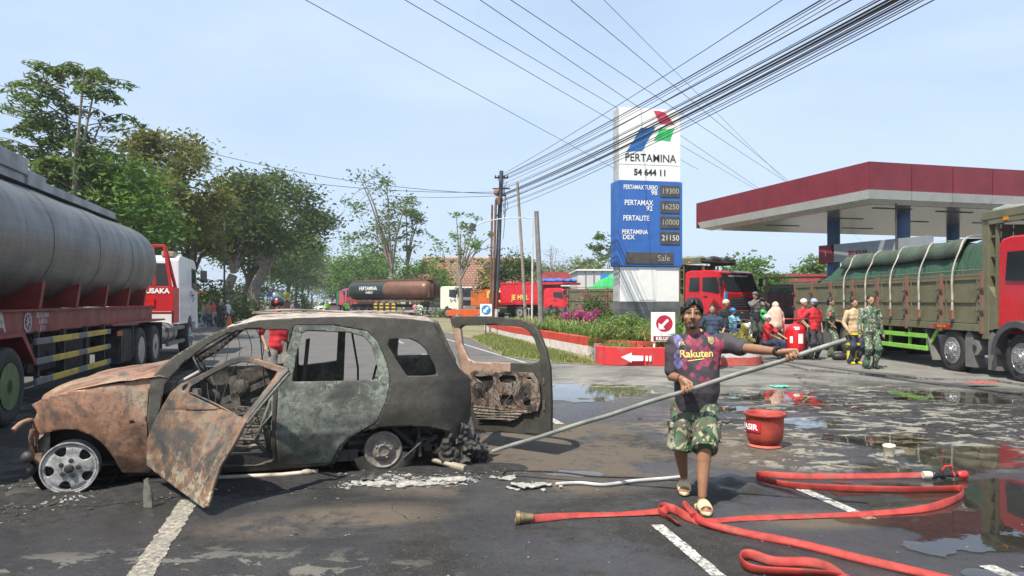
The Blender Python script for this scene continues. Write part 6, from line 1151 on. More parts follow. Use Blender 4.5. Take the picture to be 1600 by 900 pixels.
def wheel(p, x, y, r=.5, w_=.28, rim=M_SIL, dual=False, hub=None, side=-1, dish=True):
    key = (r, w_, rim.name, dual, side, dish)
    if key in _wc: o = dup(_wc[key], p, (x, y, r)); return o
    mb = MB(); W = w_*(2.15 if dual else 1); mb.lathe([(r*.60, -W), (r*.90, -W), (r*.985, -W+.03), (r, -W+.07), (r, -.07), (r*.985, -.03), (r*.93, -.004), (r*.80, .0), (r*.66, -.004), (r*.58, -.02), (r*.57, -W)], (0, 0, 0), (0, side, 0), 40); o = mb.build('wheel', M_TYRE, p, 50)
    o.location = (x, y, r); mb = MB()
    if dual: mb.lathe([(r*.60, .0), (r*.57, -.01), (r*.54, -.04), (r*.50, -w_*.62), (r*.28, -w_*.66), (r*.26, -w_*.35), (r*.19, -w_*.1), (r*.17, .0), (.0001, .0)], (0, 0, 0), (0, side, 0), 32)
    else: mb.lathe([(r*.60, .0), (r*.57, .006), (r*.54, -.02), (r*.50, -.05), (r*.42, -.02), (r*.30, .03), (r*.27, .055), (r*.2, .06), (r*.17, .10), (.0001, .10)], (0, 0, 0), (0, side, 0), 32)
    rm = mb.build('rim', rim, o, 45)
    if r > .4:
        mb = MB()
        for k in range(10): a = 2*pi*k/10; R = r*(.235 if dual else .355); yy = (-w_*.34 if dual else .015)*side; mb.cyl((R*cos(a), yy, R*sin(a)), (R*cos(a), yy+.05*side, R*sin(a)), .016, n=6)
        n_ = mb.build('wheel_nuts', hub or M_SIL, rm); 
    _wc[key] = o; return o
def cab(p, xb, xf, W, z0, z1, paint, sideglass=True, wheel_x=None, wheel_r=.5, front=True, far=False, sleeper=.9, badge=None, visor=None, rake=.22, bumper=None, mirrors=True, grille=True):
    h = z1-z0; belt = z0+h*.52; L = xf-xb; w2 = W/2
    prof = [(xb, z0+.1), (xb, z1-.12), (xb+.10, z1-.02), (xb+.35, z1+.02), (xf-rake-.35, z1), (xf-rake-.12, z1-.07), (xf-.03, belt), (xf, belt-.08), (xf, z0)]
    if wheel_x is not None:
        R = wheel_r*1.18; zc = wheel_r; aa = [(wheel_x+R*cos(t_), zc+R*sin(t_)) for t_ in np.linspace(.15, pi-.15, 9)]; aa = [q for q in aa if q[1] > z0+.01 and xb+.05 < q[0] < xf-.05]
        if aa: prof += [(aa[0][0], z0)]+aa+[(aa[-1][0], z0)]
    prof += [(xb, z0)] if not far else []
    mb = MB(); mb.prism(prof, 'y', -w2, w2); mb.v = [(x, y*(1-.035*max(0, (z-belt)/h)), z) for x, y, z in mb.v]; mb.build('cab', paint, p, bevel=.05)
    def yb(z): return w2*(1-.035*max(0, (z-belt)/h))
    for s_ in (-1, 1):
        wx1, wx0 = xf-rake-.10, xf-rake-.95; zb, zt = belt+.02, z1-.30
        def sidepoly(P, name, m, off, par=p):
            mb = MB(); mb.add([(x, s_*(yb(z)+off), z) for x, z in P], [tuple(range(len(P)))]); o = mb.build(name, m, par); solid(o, .02, 0); return o
        dx0 = wx0-.08
        dr = sidepoly([(dx0, z0+.12), (wx1+.12, z0+.12), (wx1+.14, belt), (wx1-.02, z1-.20), (dx0, z1-.20)], 'door', paint, .002)
        sidepoly([(wx0, zb+.05), (wx1, zb-.08), (wx1+.06, zb), (wx1-.10, zt), (wx0, zt)], 'window', M_GL, .016)
        mb = MB(); mb.bar((wx0+.08, s_*(w2+.03), belt-.18), (wx0+.26, s_*(w2+.03), belt-.18), .03, .04); mb.build('handle', M_GRIL, p, bevel=.008)
        if L > 1.9 and sideglass: sidepoly([(xb+.25, zb+.05), (dx0-.10, zb+.03), (dx0-.10, zt), (xb+.30, zt)], 'rear_window', M_GL, .014)
        if mirrors:
            mb = MB(); mb.box((xf-.08, s_*(w2+.20), belt+.35*h*.5+.1), (.10, .20, .42*min(1, h/2.1))); mb.build('mirror', M_GRIL, p, bevel=.02); mb = MB(); mb.tube([(xf-.2, s_*w2, z1-.35), (xf-.08, s_*(w2+.2), z1-.30), (xf-.08, s_*(w2+.2), belt+.1), (xf-.1, s_*w2, belt)], .015, 6); mb.build('mirror_arm', M_GRIL, p)
    if front:
        mb = MB(); nrm = (xf-.03-(xf-rake-.12)); zt = z1-.13; zb = belt+.03
        def fx(z): return xf-.03-(rake+.09)*(z-belt)/(z1-.07-belt)+.012
        y1, y0 = w2*.90, w2*.92; mb.add([(fx(zb), -y0, zb), (fx(zb), y0, zb), (fx(zt), y1*.97, zt), (fx(zt), -y1*.97, zt)], [(0, 1, 2, 3)]); o = mb.build('windscreen', M_GL, p); solid(o, .015, 0)
        for k in (-.45, .35): mb = MB(); mb.bar((fx(zb)+.02, k*w2, zb), (fx(zb+.1)+.02, k*w2+.5, zb+.10), .015, .015); mb.build('wiper', M_GRIL, p)
        if visor: text_on(visor, .15*W/2.5, (fx(zt-.10)+.02, 0, zt-.11), (0, 1, 0), (0, 0, 1), 'lettering', M_TXTW, p, .002, .004)
        if grille:
            mb = MB(); mb.bx(xf-.02, xf+.012, -w2*.72, w2*.72, z0+h*.16, z0+h*.40); mb.build('grille', M_GRIL, p)
            for k in range(4): zz = z0+h*(.19+.055*k); mb = MB(); mb.bx(xf+.012, xf+.035, -w2*.70, w2*.70, zz, zz+h*.022); mb.build('grille_bar', mat('grille_bar', (.10, .10, .105), .4), p, bevel=.004)
            if badge: text_on(badge, .13, (xf+.02, 0, z0+h*.455), (0, 1, 0), (0, 0, 1), 'badge', M_SIL, p, .003, .004)
        mb = MB(); mb.bx(xf-.25, xf+.08, -w2, w2, z0-.22, z0+h*.12); mb.build('bumper', bumper or M_GRIL, p, bevel=.04)
        for s_ in (-1, 1): mb = MB(); mb.box((xf+.085, s_*w2*.74, z0-.02), (.02, .38, .17)); mb.build('headlight', M_LAMP, p, bevel=.02); mb = MB(); mb.box((xf+.02, s_*(w2-.09), z0+h*.24), (.03, .09, .16)); mb.build('indicator', M_AMB, p, bevel=.01)
# ---- big cargo truck, tall headboard, drop sides, tarpaulin over the load
def cargo_truck(label, loc, rz, paint, tarp=True, tarpc=((.018, .085, .045), (.03, .065, .04)), visor='www.karyautama.co.id', badge='CAMC', npan=7, ll=10.3, straps=True, detail=True):
    p = thing('cargo_truck', label, 'truck', loc, rz); w2 = 1.25; xh = -1.15; xr = xh-ll; pl = ll/npan; zb, zt = 1.13, 2.20
    for y in (-.42, .42): mb = MB(); mb.bx(xr, .9, y-.05, y+.05, .78, 1.0); mb.build('chassis_rail', M_CHAS, p)
    mb = MB(); mb.bx(xr, xh, -w2+.03, w2-.03, zb-.10, zb); mb.build('bed_floor', M_OLV, p)
    for x in np.linspace(xr+.3, xh-.3, 9): mb = MB(); mb.bx(x-.04, x+.04, -w2+.08, w2-.08, zb-.20, zb-.102); mb.build('cross_member', M_CHAS, p)
    for s_ in (-1, 1):
        y = s_*w2; mb = MB(); mb.bx(xr, xh, y-.05, y+.05, zb-.16, zb+.0); mb.build('bed_rail', M_OLV, p, bevel=.008)
        for k in range(npan):
            x0, x1 = xr+k*pl+.05, xr+(k+1)*pl-.05; mb = MB(); yy = s_*(w2-.02); mb.bx(x0, x1, yy-.015, yy+.015, zb+.01, zt-.03); o = mb.build('side_board', M_OLV, p)
            if s_ < 0 or detail:
                for (a0, a1, b0, b1) in ((x0, x1, zb+.46, zb+.53), (x0, x1, zt-.11, zt-.03), (x0, x1, zb+.015, zb+.07), (x0+.10, x0+.15, zb+.07, zt-.11), (x1-.15, x1-.10, zb+.07, zt-.11)): mb = MB(); mb.bx(a0, a1, yy+s_*.015, yy+s_*.045, b0, b1); mb.build('board_rib', M_OLV, o)
        for k in range(npan+1):
            x = xr+k*pl; mb = MB(); mb.bx(x-.05, x+.05, y-.05 if s_ > 0 else y-.06, y+.06 if s_ > 0 else y+.05, zb-.2, zt+.05); o = mb.build('side_post', mat('post_rust_olive', (.15, .11, .075), .7, 0, .5, 3, col2=(.22, .075, .06)), p, bevel=.006)
            for zz in (zb+.28, zb+.75): mb = MB(); mb.box((x, y+s_*.08, zz), (.20, .03, .05)); mb.ell((x-.08, y+s_*.10, zz), .03, 8); mb.build('latch', mat('latch_dark', (.07, .06, .05), .6), o)
        mb = MB(); mb.bx(xr, xh, y-.03, y+.03, zt-.03, zt+.02); mb.build('top_rail', mat('rail_rusty', (.20, .10, .075), .7, 0, .4, 2, col2=(.13, .13, .075)), p); mb = MB(); mb.tube([(xr, y, zt+.10), (xh, y, zt+.10)], .016, 6); mb.build('rope_rail', M_OLV, p)
    mb = MB(); mb.bx(xr-.03, xr+.03, -w2, w2, zb, zt); mb.build('tailboard', M_OLV, p)
    # headboard and overhead shelf
    for s_ in (-1, 1):
        y = s_*(w2-.04); mb = MB(); mb.bx(xh-.02, xh+.20, y-.07, y+.07, .82, 3.34); mb.build('headboard_post', M_OLV, p, bevel=.01); mb = MB(); mb.bx(xh+.36, xh+.41, y-.03, y+.03, 1.2, 3.2); mb.build('headboard_post', M_OLV, p)
        mb = MB(); mb.prism([(xh+.18, 1.0), (xh+.42, 1.05), (xh+.40, 1.7), (xh+.18, 1.95)], 'y', y-.06, y+.06); mb.build('gusset', M_OLV, p)
        for zz in (1.35, 1.75, 2.15, 2.55, 2.95): mb = MB(); mb.bx(xh+.20, xh+.36, y-.02, y+.02, zz, zz+.05); mb.build('rung', M_OLV, p)
    for k in range(9): y0 = -w2+.1+k*.26; mb = MB(); mb.bx(xh+.02, xh+.06, y0, y0+.22, 1.15, 3.25); mb.build('headboard_panel', M_OLV, p)
    for k in range(5): mb = MB(); mb.bx(xh+.07, xh+.11, -w2+.1, w2-.1, 1.3+k*.45, 1.36+k*.45); mb.build('headboard_rib', M_OLV, p)
    mb = MB(); mb.bx(xh-.05, xh+1.35, -w2-.04, w2+.04, 3.34, 3.40); mb.build('shelf', M_OLV, p); 
    for s_ in (-1, 1): mb = MB(); mb.bx(xh+.0, xh+1.35, s_*w2-.03, s_*w2+.03, 3.22, 3.50); mb.build('shelf_side', M_OLV, p, bevel=.01); mb = MB(); mb.box((xh+.75, s_*(w2+.04), 3.30), (.14, .02, .07)); mb.build('marker_lamp', M_AMB, p)
    mb = MB(); rr = random.Random(3)
    for k in range(14): mb.ell((xh+rr.uniform(.1, 1.2), rr.uniform(-1.1, 1.1), 3.5), (rr.uniform(.2, .4), rr.uniform(.2, .4), .10), 9)
    remesh(mb, 'folded_tarpaulin', mat('grey_tarp', (.20, .22, .20), .8, 0, .3, 4), p, .04, 2, False, (.05, 5))
    if tarp:
        n, m_ = 60, 22; q = []
        for i in range(n+1):
            t_ = i/n; x = xh-.04-(ll-.9)*t_; ridge = 2.98-.10*t_-(max(0, t_-.70)/.30)**1.15*.74; ridge += .03*sin(t_*40)
            for j in range(m_+1):
                v = j/m_*2-1; e = abs(v); y = v*(w2-.03); prof_ = 1-max(0, (e-.74)/.26)**1.25; z = zt-.12+(ridge-zt+.12)*prof_; dr_ = .05*noise.noise(Vector((x*2.2, y*1.2, z*1.1)))+.03*noise.noise(Vector((x*6, y*.8, 3)))*(e > .5); q.append((x, y*(1+.0)+dr_*(.6 if e > .6 else 0)*(1 if v > 0 else -1), z+dr_))
        mb = MB(); mb.add(q, [(i*(m_+1)+j, (i+1)*(m_+1)+j, (i+1)*(m_+1)+j+1, i*(m_+1)+j+1) for i in range(n) for j in range(m_)])
        t = NT('green_tarpaulin'); g_ = t.co(); c = t.mix(t.mr(t.noise(g_, 1.5, 5, .6), .4, .6), *tarpc); c = t.mix(t.mr(t.noise(g_, 9, 5), .5, .8, 0, .3), c, (.08, .12, .08)); t.fin(c, .62); t.bump(t.m('ADD', t.noise(t.map(g_, scale=(3, 1, .6)), 2.2, 5, .6, .8), t.m('MULTIPLY', t.noise(g_, 40, 3), .05)), .9, .09)
        mb.build('tarpaulin', t.mat, p, 180)
        n, m_ = 50, 8; q = []          # darker second sheet over the ridge
        for i in range(n+1):
            t_ = i/n; x = xh-1.0-(ll-4.3)*t_; zz0 = 3.03-.07*t_+.012*sin(t_*33)
            for j in range(m_+1):
                v = j/m_; e = .30+.555*v; y = -(w2+.015)*e; prof_ = 1-max(0, (e-.74)/.26)**1.25; hang = (zt-.1+(zz0-zt+.1)*prof_)-.02-(.12+.03*sin(t_*17))*max(0, v-.75)*4*.5; q.append((x, y-.03*(e > .6)-.035-.02*noise.noise(Vector((x*3, v*3, 0)))*v, hang+.03))
        mb = MB(); mb.add(q, [(i*(m_+1)+j, (i+1)*(m_+1)+j, (i+1)*(m_+1)+j+1, i*(m_+1)+j+1) for i in range(n) for j in range(m_)]); o = mb.build('upper_sheet', mat('grey_green_canvas', (.062, .088, .064), .8, 0, .3, 3, bump=.5, bs=5), p, 180); solid(o, .012)
        if straps:
            for k in range(5):
                x = xh-.95-k*1.32*(1.02); pts = [(x-.22*(1 if k % 2 else .6), -w2*.3, 3.14-.02*k), (x-.12, -w2*.74, 3.09-.02*k), (x-.05, -w2*.915, 2.78-.03*k), (x-.02, -w2-.07, 2.32), (x, -w2-.09, 1.75), (x, -w2-.09, 1.38)]; mb = MB(); mb.tube(crom(pts, 5), .024, 6, b=.006, tw=0); mb.build('strap', mat('grey_webbing', (.36, .33, .27), .8), p)
                mb = MB(); mb.box((x, -w2-.10, 1.32), (.09, .05, .20)); mb.tube([(x-.04, -w2-.12, 1.2), (x+.03, -w2-.15, 1.42)], .016, 6); mb.build('ratchet', mat('rusty_ratchet', (.25, .12, .08), .6), p)
    # running gear
    for x in (0, -2.25): wheel(p, x, -w2-.0, .50, .28); wheel(p, x, w2, .50, .28, side=1)
    for x in (-7.55, -8.9): wheel(p, x, -w2+.02, .50, .26, dual=True, rim=mat('grey_rim', (.16, .16, .16), .5, .4)); wheel(p, x, w2-.02, .50, .26, dual=True, side=1, rim=mat('grey_rim', (.16, .16, .16)))
    for x in (-7.55, -8.9, 0, -2.25): mb = MB(); mb.cyl((x, -1, .5), (x, 1, .5), .08, n=10); mb.build('axle', M_CHAS, p)
    M_GG = mat('lime_guard', (.22, .50, .07), .5, 0, .2, 4, dirt=.3)
    for zz in (.42, .72): mb = MB(); mb.bx(-5.9, -3.25, -w2-.01, -w2+.04, zz, zz+.11); mb.build('guard_rail', M_GG, p, bevel=.008)
    for x in (-3.35, -4.15, -5.1, -5.8): mb = MB(); mb.bx(x-.03, x+.03, -w2+.05, -w2+.11, .42, 1.1); mb.build('guard_bracket', M_GG, p)
    mb = MB(); mb.bar((-3.2, -w2+.06, .62), (-2.75, -w2+.06, 1.12), .09, .03, (0, 1, 0)); mb.build('mudguard_stay', M_GG, p)
    for x, a in ((-3.02, .35), (-1.55, .1), (-.78, 0)): mb = MB(); mb.prism([(x-.02, .22), (x+.02, .22), (x+.05-a, .95), (x+.0-a, .95)] if a == .35 else [(x-.22, .18), (x+.05, .18), (x+.05, .85), (x-.1, 1.0), (x-.22, .85)], 'y', -w2, -w2+.25); mb.build('mud_flap', mat('grey_flap', (.14, .135, .125), .8), p)
    mb = MB(); mb.cyl((-1.45, -w2+.02, .62), (-1.45, -.75, .62), .17, n=20); mb.build('air_tank', mat('grey_tank', (.26, .26, .25), .45, .3), p, 50); mb = MB(); mb.cyl((-1.45, -w2+.0, .62), (-1.45, -w2-.012, .62), .06, n=14); mb.build('drain_cap', M_GRIL, p)
    mb = MB(); mb.bx(-6.9, -6.0, -1.1, -.5, .35, .95); mb.build('tool_box', M_CHAS, p, bevel=.02)
    mb = MB(); mb.bx(-2.9, -2.2, -w2-.055, -w2-.05, 1.0, 1.09); mb.build('reflector', mat('red_reflector', (.5, .02, .02), .3), p)
    for k in range(3): mb = MB(); mb.box((-2.45-.12*k, -w2-.06, 1.045), (.07, .01, .05)); mb.build('reflector_patch', M_AMB, p)
    cab(p, xh+.45, 1.45, 2.5, .95, 2.92, paint, wheel_x=0, wheel_r=.54, visor=visor, badge=badge, bumper=mat('dark_bumper', (.06, .06, .065), .5))
    P = [(.72*cos(t_), .52+.72*sin(t_)) for t_ in np.linspace(.15, pi+.0, 12)]; Q = [(.60*cos(t_), .52+.58*sin(t_)) for t_ in np.linspace(pi, .15, 12)]
    for s_ in (-1, 1): mb = MB(); mb.prism(P+Q, 'y', s_*w2-.14, s_*w2+.03); mb.build('wheel_arch', mat('dark_bumper', (.06, .06, .065)), p, bevel=.01)
    mb = MB(); mb.cyl((.05, -.9, 2.92), (.05, -.9, 2.97), .09, n=14); mb.cyl((.05, -.9, 2.97), (.05, -.9, 3.12), .075, .06, 14); mb.build('beacon', M_AMB, p, 50)
    mb = MB(); mb.bx(1.43, 1.47, -w2+.0, -w2+.16, 1.5, 2.0) ; mb.build('blue_panel', mat('cab_blue', (.05, .30, .62), .4), p)
    return p
ct = cargo_truck('big olive-sided truck with red cab and green tarpaulin parked under the canopy', (11.27, 13.95, .02), -pi/2-.012, M_REDT)
ct2 = cargo_truck('red truck facing us behind the people with bright green covered load', (9.15, 32.0, .05), atan2(-.80, .60), M_REDT, tarpc=((.03, .36, .10), (.04, .42, .14)), ll=7.4, npan=5, straps=False, detail=False)
# ---- the tanker on the left
tk = thing('tanker_lorry', 'huge grey tanker semi-trailer on red chassis with white cab standing at the left', 'tanker truck', RL(-5.40, 22.3), atan2(.9654, -.2609))
w2 = 1.25; M_TNK = NT('weathered_tank_steel'); p = M_TNK.co(); n1 = M_TNK.noise(M_TNK.map(p, scale=(1, .3, .5)), 2.2, 7, .65, .4); n2 = M_TNK.noise(M_TNK.map(p, scale=(.25, 4, 9)), 3.0, 4, .6); c = M_TNK.mix(M_TNK.mr(n1, .35, .65), (.150, .146, .134), (.112, .109, .10)); c = M_TNK.mix(M_TNK.mr(n2, .45, .62, 0, .18), c, (.31, .31, .30))
rg = M_TNK.N('SeparateXYZ', {0: p}).outputs[0]; sm_ = M_TNK.m('LESS_THAN', M_TNK.m('ABSOLUTE', M_TNK.m('SUBTRACT', M_TNK.m('FRACT', M_TNK.m('MULTIPLY', rg, .42)), .5)), .008); c = M_TNK.mix(M_TNK.m('MULTIPLY', sm_, .55), c, (.07, .07, .07)); c = M_TNK.mix(M_TNK.mr(M_TNK.noise(M_TNK.map(p, scale=(2.5, .5, .35)), 2.4, 5, .7), .56, .75, 0, .6), c, (.085, .08, .075))
M_TNK.fin(c, M_TNK.mr(n1, .3, .7, .34, .55), .25); M_TNK.bump(M_TNK.m('ADD', n1, M_TNK.m('MULTIPLY', sm_, -.6)), .35, .02); M_TNK = M_TNK.mat
TR = mat('chassis_red', (.20, .022, .020), .5, 0, .3, 3, dirt=.5, dirtc=(.05, .04, .035)); TRB = mat('bright_red', (.50, .018, .022), .4, 0, .12)
mb = MB(); q = []; xs = [-4.35, -4.42, -4.55, -4.8]+list(np.linspace(-5.2, -18.2, 40))+[-18.5]; sc = [.35, .72, .90, .98]+[1]*40+[.8]; nn = 56
for x, s_ in zip(xs, sc):
    for k in range(nn):
        a = 2*pi*k/nn; c_, s__ = cos(a), sin(a); e = 2.5; q.append((x, 1.24*s_*math.copysign(abs(c_)**(2/e), c_), 2.58+.98*s_*math.copysign(abs(s__)**(2/2.25), s__)+.008*sin(x*2.6)))
mb.add(q, [(i*nn+k, i*nn+(k+1) % nn, (i+1)*nn+(k+1) % nn, (i+1)*nn+k) for i in range(len(xs)-1) for k in range(nn)]+[tuple(range(nn-1, -1, -1)), tuple(range((len(xs)-1)*nn, len(xs)*nn))]); mb.build('tank', M_TNK, tk, 40)
M_ALT = mat('dull_alloy_sheet', (.26, .27, .27), .45, .3, .25, 2, dirt=.4)
for x in (-7.2, -9.6, -12., -14.4, -16.8): mb = MB(); mb.lathe([(1.0, -.03), (1.0, .03)], (x, 0, 0), (1, 0, 0), nn); mb.v = [(vx, 1.248*math.copysign(abs(c_)**.8, c_), 2.58+.988*math.copysign(abs(s_)**.89, s_)) for (vx, vy, vz) in mb.v for a in [atan2(vz, vy)] for c_, s_ in [(cos(a), sin(a))]]; mb.build('weld_seam', M_TNK, tk, 40)
for s_ in (-1, 1):
    mb = MB(); mb.prism([(s_*.50, 3.48), (s_*.56, 3.48), (s_*.56, 3.72), (s_*.50, 3.72)], 'x', -17.8, -5.9); mb.build('coaming', M_ALT, tk)
mb = MB(); mb.prism([(-.8, 3.47), (.8, 3.47), (.62, 3.54), (-.62, 3.54)], 'x', -17.9, -6.3); mb.build('roof_deck', M_ALT, tk)
mb = MB(); mb.bx(-12.9, -11.2, -.60, .60, 3.7, 3.98); mb.build('walkway_box', M_ALT, tk, bevel=.02); mb = MB(); mb.bx(-11.2, -10.4, -.60, .60, 3.5, 3.80); mb.build('walkway_box', M_ALT, tk, bevel=.02)
for x in (-7.5, -14.8): mb = MB(); mb.lathe([(.3, 3.5), (.3, 3.72), (.25, 3.76), (.0001, 3.76)], (x, 0, 0), n=20); mb.build('manhole', M_ALT, tk, 50)
for s_ in (-1, 1):
    mb = MB(); mb.bx(-18.3, -4.6, s_*1.02-.05, s_*1.02+.05, 1.17, 1.50); mb.build('frame_beam', TR, tk); mb = MB(); mb.bx(-18.3, -4.6, s_*1.02-.12, s_*1.02+.12, 1.50, 1.525); mb.build('beam_flange', TR, tk)
    for x in (-5.6, -7.1, -8.8, -10.5, -12.2, -14, -16): mb = MB(); mb.prism([(s_*1.10, 1.53), (s_*.2, 1.53), (s_*.35, 1.66), (s_*1.16, 1.95)], 'x', x-.06, x+.06); mb.build('saddle', TR, tk)
mb = MB(); mb.bx(-18, -4.7, -.5, .5, 1.05, 1.35); mb.build('spine', M_CHAS, tk); mb = MB(); mb.bx(-8.9, 1.2, -.45, .45, .72, 1.02); mb.build('tractor_chassis', M_CHAS, tk)
M_FAD = mat('faded_white_paint', (.50, .46, .44), .7, 0, .4, 8)
def ytext(s, size, x, z, y, m, par, name='lettering', bold=.004, xs=1.): return text_on(s, size, (x, y, z), (1, 0, 0), (0, 0, 1), name, m, par, bold, .004, 'CENTER', xs)
ytext('PUSAKA', .42, -14.12, 1.34, -1.07, M_FAD, tk, bold=.012); ytext('BERSAMA', .12, -12.0, 1.43, -1.07, M_FAD, tk); ytext('KARYA', .11, -12.0, 1.33, -1.07, M_FAD, tk); ytext('JAYA', .11, -12.0, 1.23, -1.07, M_FAD, tk)
mb = MB(); mb.lathe([(.11, 0), (.15, 0), (.15, .004), (.11, .004)], (-12.6, -1.075, 1.335), (0, -1, 0), 28, caps=False); mb.build('roundel', M_FAD, tk)
for k in range(7): a = k*.9; mb = MB(); mb.bar((-12.6, -1.078, 1.335), (-12.6+.10*cos(a), -1.078, 1.335+.10*sin(a)), .02, .006, (0, 1, 0)); mb.build('roundel_ray', M_FAD, tk)
# striped side guard
t = NT('striped_guard'); px_ = t.N('SeparateXYZ', {0: t.co()}).outputs[0]; st_m = t.m('MULTIPLY', t.m('LESS_THAN', t.m('FRACT', t.m('ADD', t.m('MULTIPLY', px_, .606), 17.394)), .73), t.m('GREATER_THAN', px_, -12.2)); c = t.mix(st_m, (.13, .135, .145), (.50, .36, .05)); c = t.mix(t.mr(t.noise(t.co(), 5, 5), .45, .7, 0, .5), c, (.09, .085, .07)); t.fin(c, .6)
for zz in (.43, .72, 1.01): mb = MB(); mb.bx(-12.85, -9.1, -w2-.03, -w2+.02, zz, zz+.095); mb.build('guard_rail', t.mat, tk, bevel=.01)
for x in (-12.6, -11.5, -10.35, -9.3): mb = MB(); mb.bx(x-.04, x+.04, -w2+.03, -w2+.09, .42, 1.2); mb.build('guard_post', M_CHAS, tk)
rr = random.Random(12)
for k in range(9): x = rr.uniform(-12.5, -9.5); mb = MB(); mb.tube(crom([(x, -.9, 1.1), (x+.1, -1., .8), (x+rr.uniform(-.5, .5), -.95, .6), (x+.4, -.8, .9)], 5), .02, 6); mb.build('pipe', M_CHAS, tk)
mb = MB(); mb.bx(-12.4, -11.2, -1.0, -.5, .55, 1.0); mb.build('valve_box', M_CHAS, tk, bevel=.02); mb = MB(); mb.bx(-11, -9.4, -1.0, -.4, .45, 1.05); mb.build('valve_box', M_CHAS, tk, bevel=.02)
GRM = mat('green_rim', (.10, .15, .05), .6, 0, .3)
for x in (-13.75, -15.1, -16.45): wheel(tk, x, -w2-.02, .52, .28, rim=GRM, dual=True); wheel(tk, x, w2, .52, .28, rim=GRM, dual=True, side=1)
for x in (-5.05, -6.5): wheel(tk, x, -w2, .52, .27, dual=True, rim=M_SIL); wheel(tk, x, w2, .52, .27, dual=True, side=1, rim=M_SIL)
wheel(tk, 0, -w2+.03, .52, .29); wheel(tk, 0, w2-.03, .52, .29, side=1)
for x in (0, -5.05, -6.5, -13.75, -15.1): mb = MB(); mb.cyl((x, -1, .52), (x, 1, .52), .09, n=10); mb.build('axle', M_CHAS, tk)
mb = MB(); mb.bx(-8.85, -3.9, -w2, -w2+.55, 1.14, 1.18); mb.build('red_deck', TR, tk, bevel=.01); mb = MB(); mb.prism([(-14.6, 1.16), (-13.4, 1.16), (-12.95, .75), (-12.9, .78), (-13.32, 1.22), (-14.6, 1.22)], 'y', -w2-.04, -w2+.6); mb.build('rear_mudguard', TR, tk)
mb = MB(); mb.bx(-8.2, -7.25, -w2+.05, -w2+.5, .35, 1.05); mb.build('ribbed_box', M_CHAS, tk)
for k in range(9): mb = MB(); mb.bx(-8.15+k*.10, -8.10+k*.10, -w2+.02, -w2+.05, .38, 1.02); mb.build('rib', M_GRIL, tk)
mb = MB(); mb.box((-8.3, -w2+.02, .98), (.4, .03, .1)); mb.build('tail_lamp', mat('tail_red', (.30, .02, .015), .3), tk)
for x in (-7.25, -4.3): mb = MB(); mb.bx(x-.02, x+.02, -w2, -w2+.55, .4, 1.1); mb.build('mud_flap', M_GRIL, tk)
mb = MB(); mb.cyl((-3.4, -.85, .72), (-1.7, -.85, .72), .30, n=28); mb.build('fuel_tank', M_SIL, tk, 40)
for x in (-3.0, -2.2): mb = MB(); mb.lathe([(.312, -.03), (.312, .03)], (x, -.85, .72), (1, 0, 0), 28); mb.build('tank_band', M_GRIL, tk, 40)
for zz in (.42, .82): mb = MB(); mb.bx(-3.6, -1.2, -w2-.02, -w2+.06, zz, zz+.10); mb.build('step_rail', mat('grey_step', (.12, .12, .12), .5), tk)
cab(tk, -1.76, 1.38, 2.46, .95, 2.98, M_WT, wheel_x=0, wheel_r=.54, sideglass=False, visor=None, mirrors=True, bumper=M_WT)
for k, (a, b) in enumerate((((.0, 1.95), (.55, 1.75)), ((-.1, 1.86), (.5, 1.66)), ((.1, 1.74), (.6, 1.82)), ((.3, 1.60), (.75, 1.70)))): mb = MB(); mb.tube(crom([(a[0], -w2+.012, a[1]), ((a[0]+b[0])/2, -w2+.012, (a[1]+b[1])/2+.06), (b[0], -w2+.012, b[1])], 5), .022, 6, b=.002, tw=pi/2); mb.build('blue_swoosh', mat('swoosh_blue', (.04, .15, .45), .4), tk)
mb = MB(); mb.bx(-1.80, -1.77, -.95, .0, 1.7, 2.75); mb.build('rear_panel', M_GRIL, tk); mb = MB(); mb.box((-1.5, -.9, 3.02), (.5, .35, .16)); mb.build('roof_box', mat('tan_box', (.35, .25, .18), .7), tk, bevel=.03)
mb = MB(); mb.bx(-3.05, -2.2, -w2+.0, w2-.4, 1.28, 1.34); mb.build('deck_plate', TR, tk)
mb = MB(); mb.bx(-2.95, -2.88, -w2-.02, w2-.9, 1.36, 2.05); mb.build('bulkhead', TRB, tk, bevel=.01); mb = MB(); mb.bx(-2.88, -2.1, -w2-.02, -w2+.04, 1.02, 2.02); mb.build('bulkhead_wing', TRB, tk, bevel=.01)
for a, b in (((-2.92, -w2+.05, 2.05), (-2.92, -w2+.22, 3.18)), ((-2.92, -.35, 2.05), (-2.92, -.35, 3.18)), ((-2.92, -.78, 2.05), (-2.92, -.74, 3.18)), ((-2.92, -w2+.2, 3.18), (-2.92, -.33, 3.18)), ((-2.4, -w2+.02, 2.0), (-2.88, -w2+.2, 3.16))): mb = MB(); mb.bar(a, b, .07, .07); mb.build('headache_bar', TRB, tk, bevel=.006)
text_on('PUSAKA', .19, (-2.955, -.82, 1.92), (0, -1, 0), (0, 0, 1), 'lettering', M_TXTW, tk, .008, .006)
mb = MB(); mb.box((-2.97, -.62, 1.62), (.03, .34, .20)); mb.build('bright_panel', mat('vivid_red', (.65, .02, .02), .3), tk)
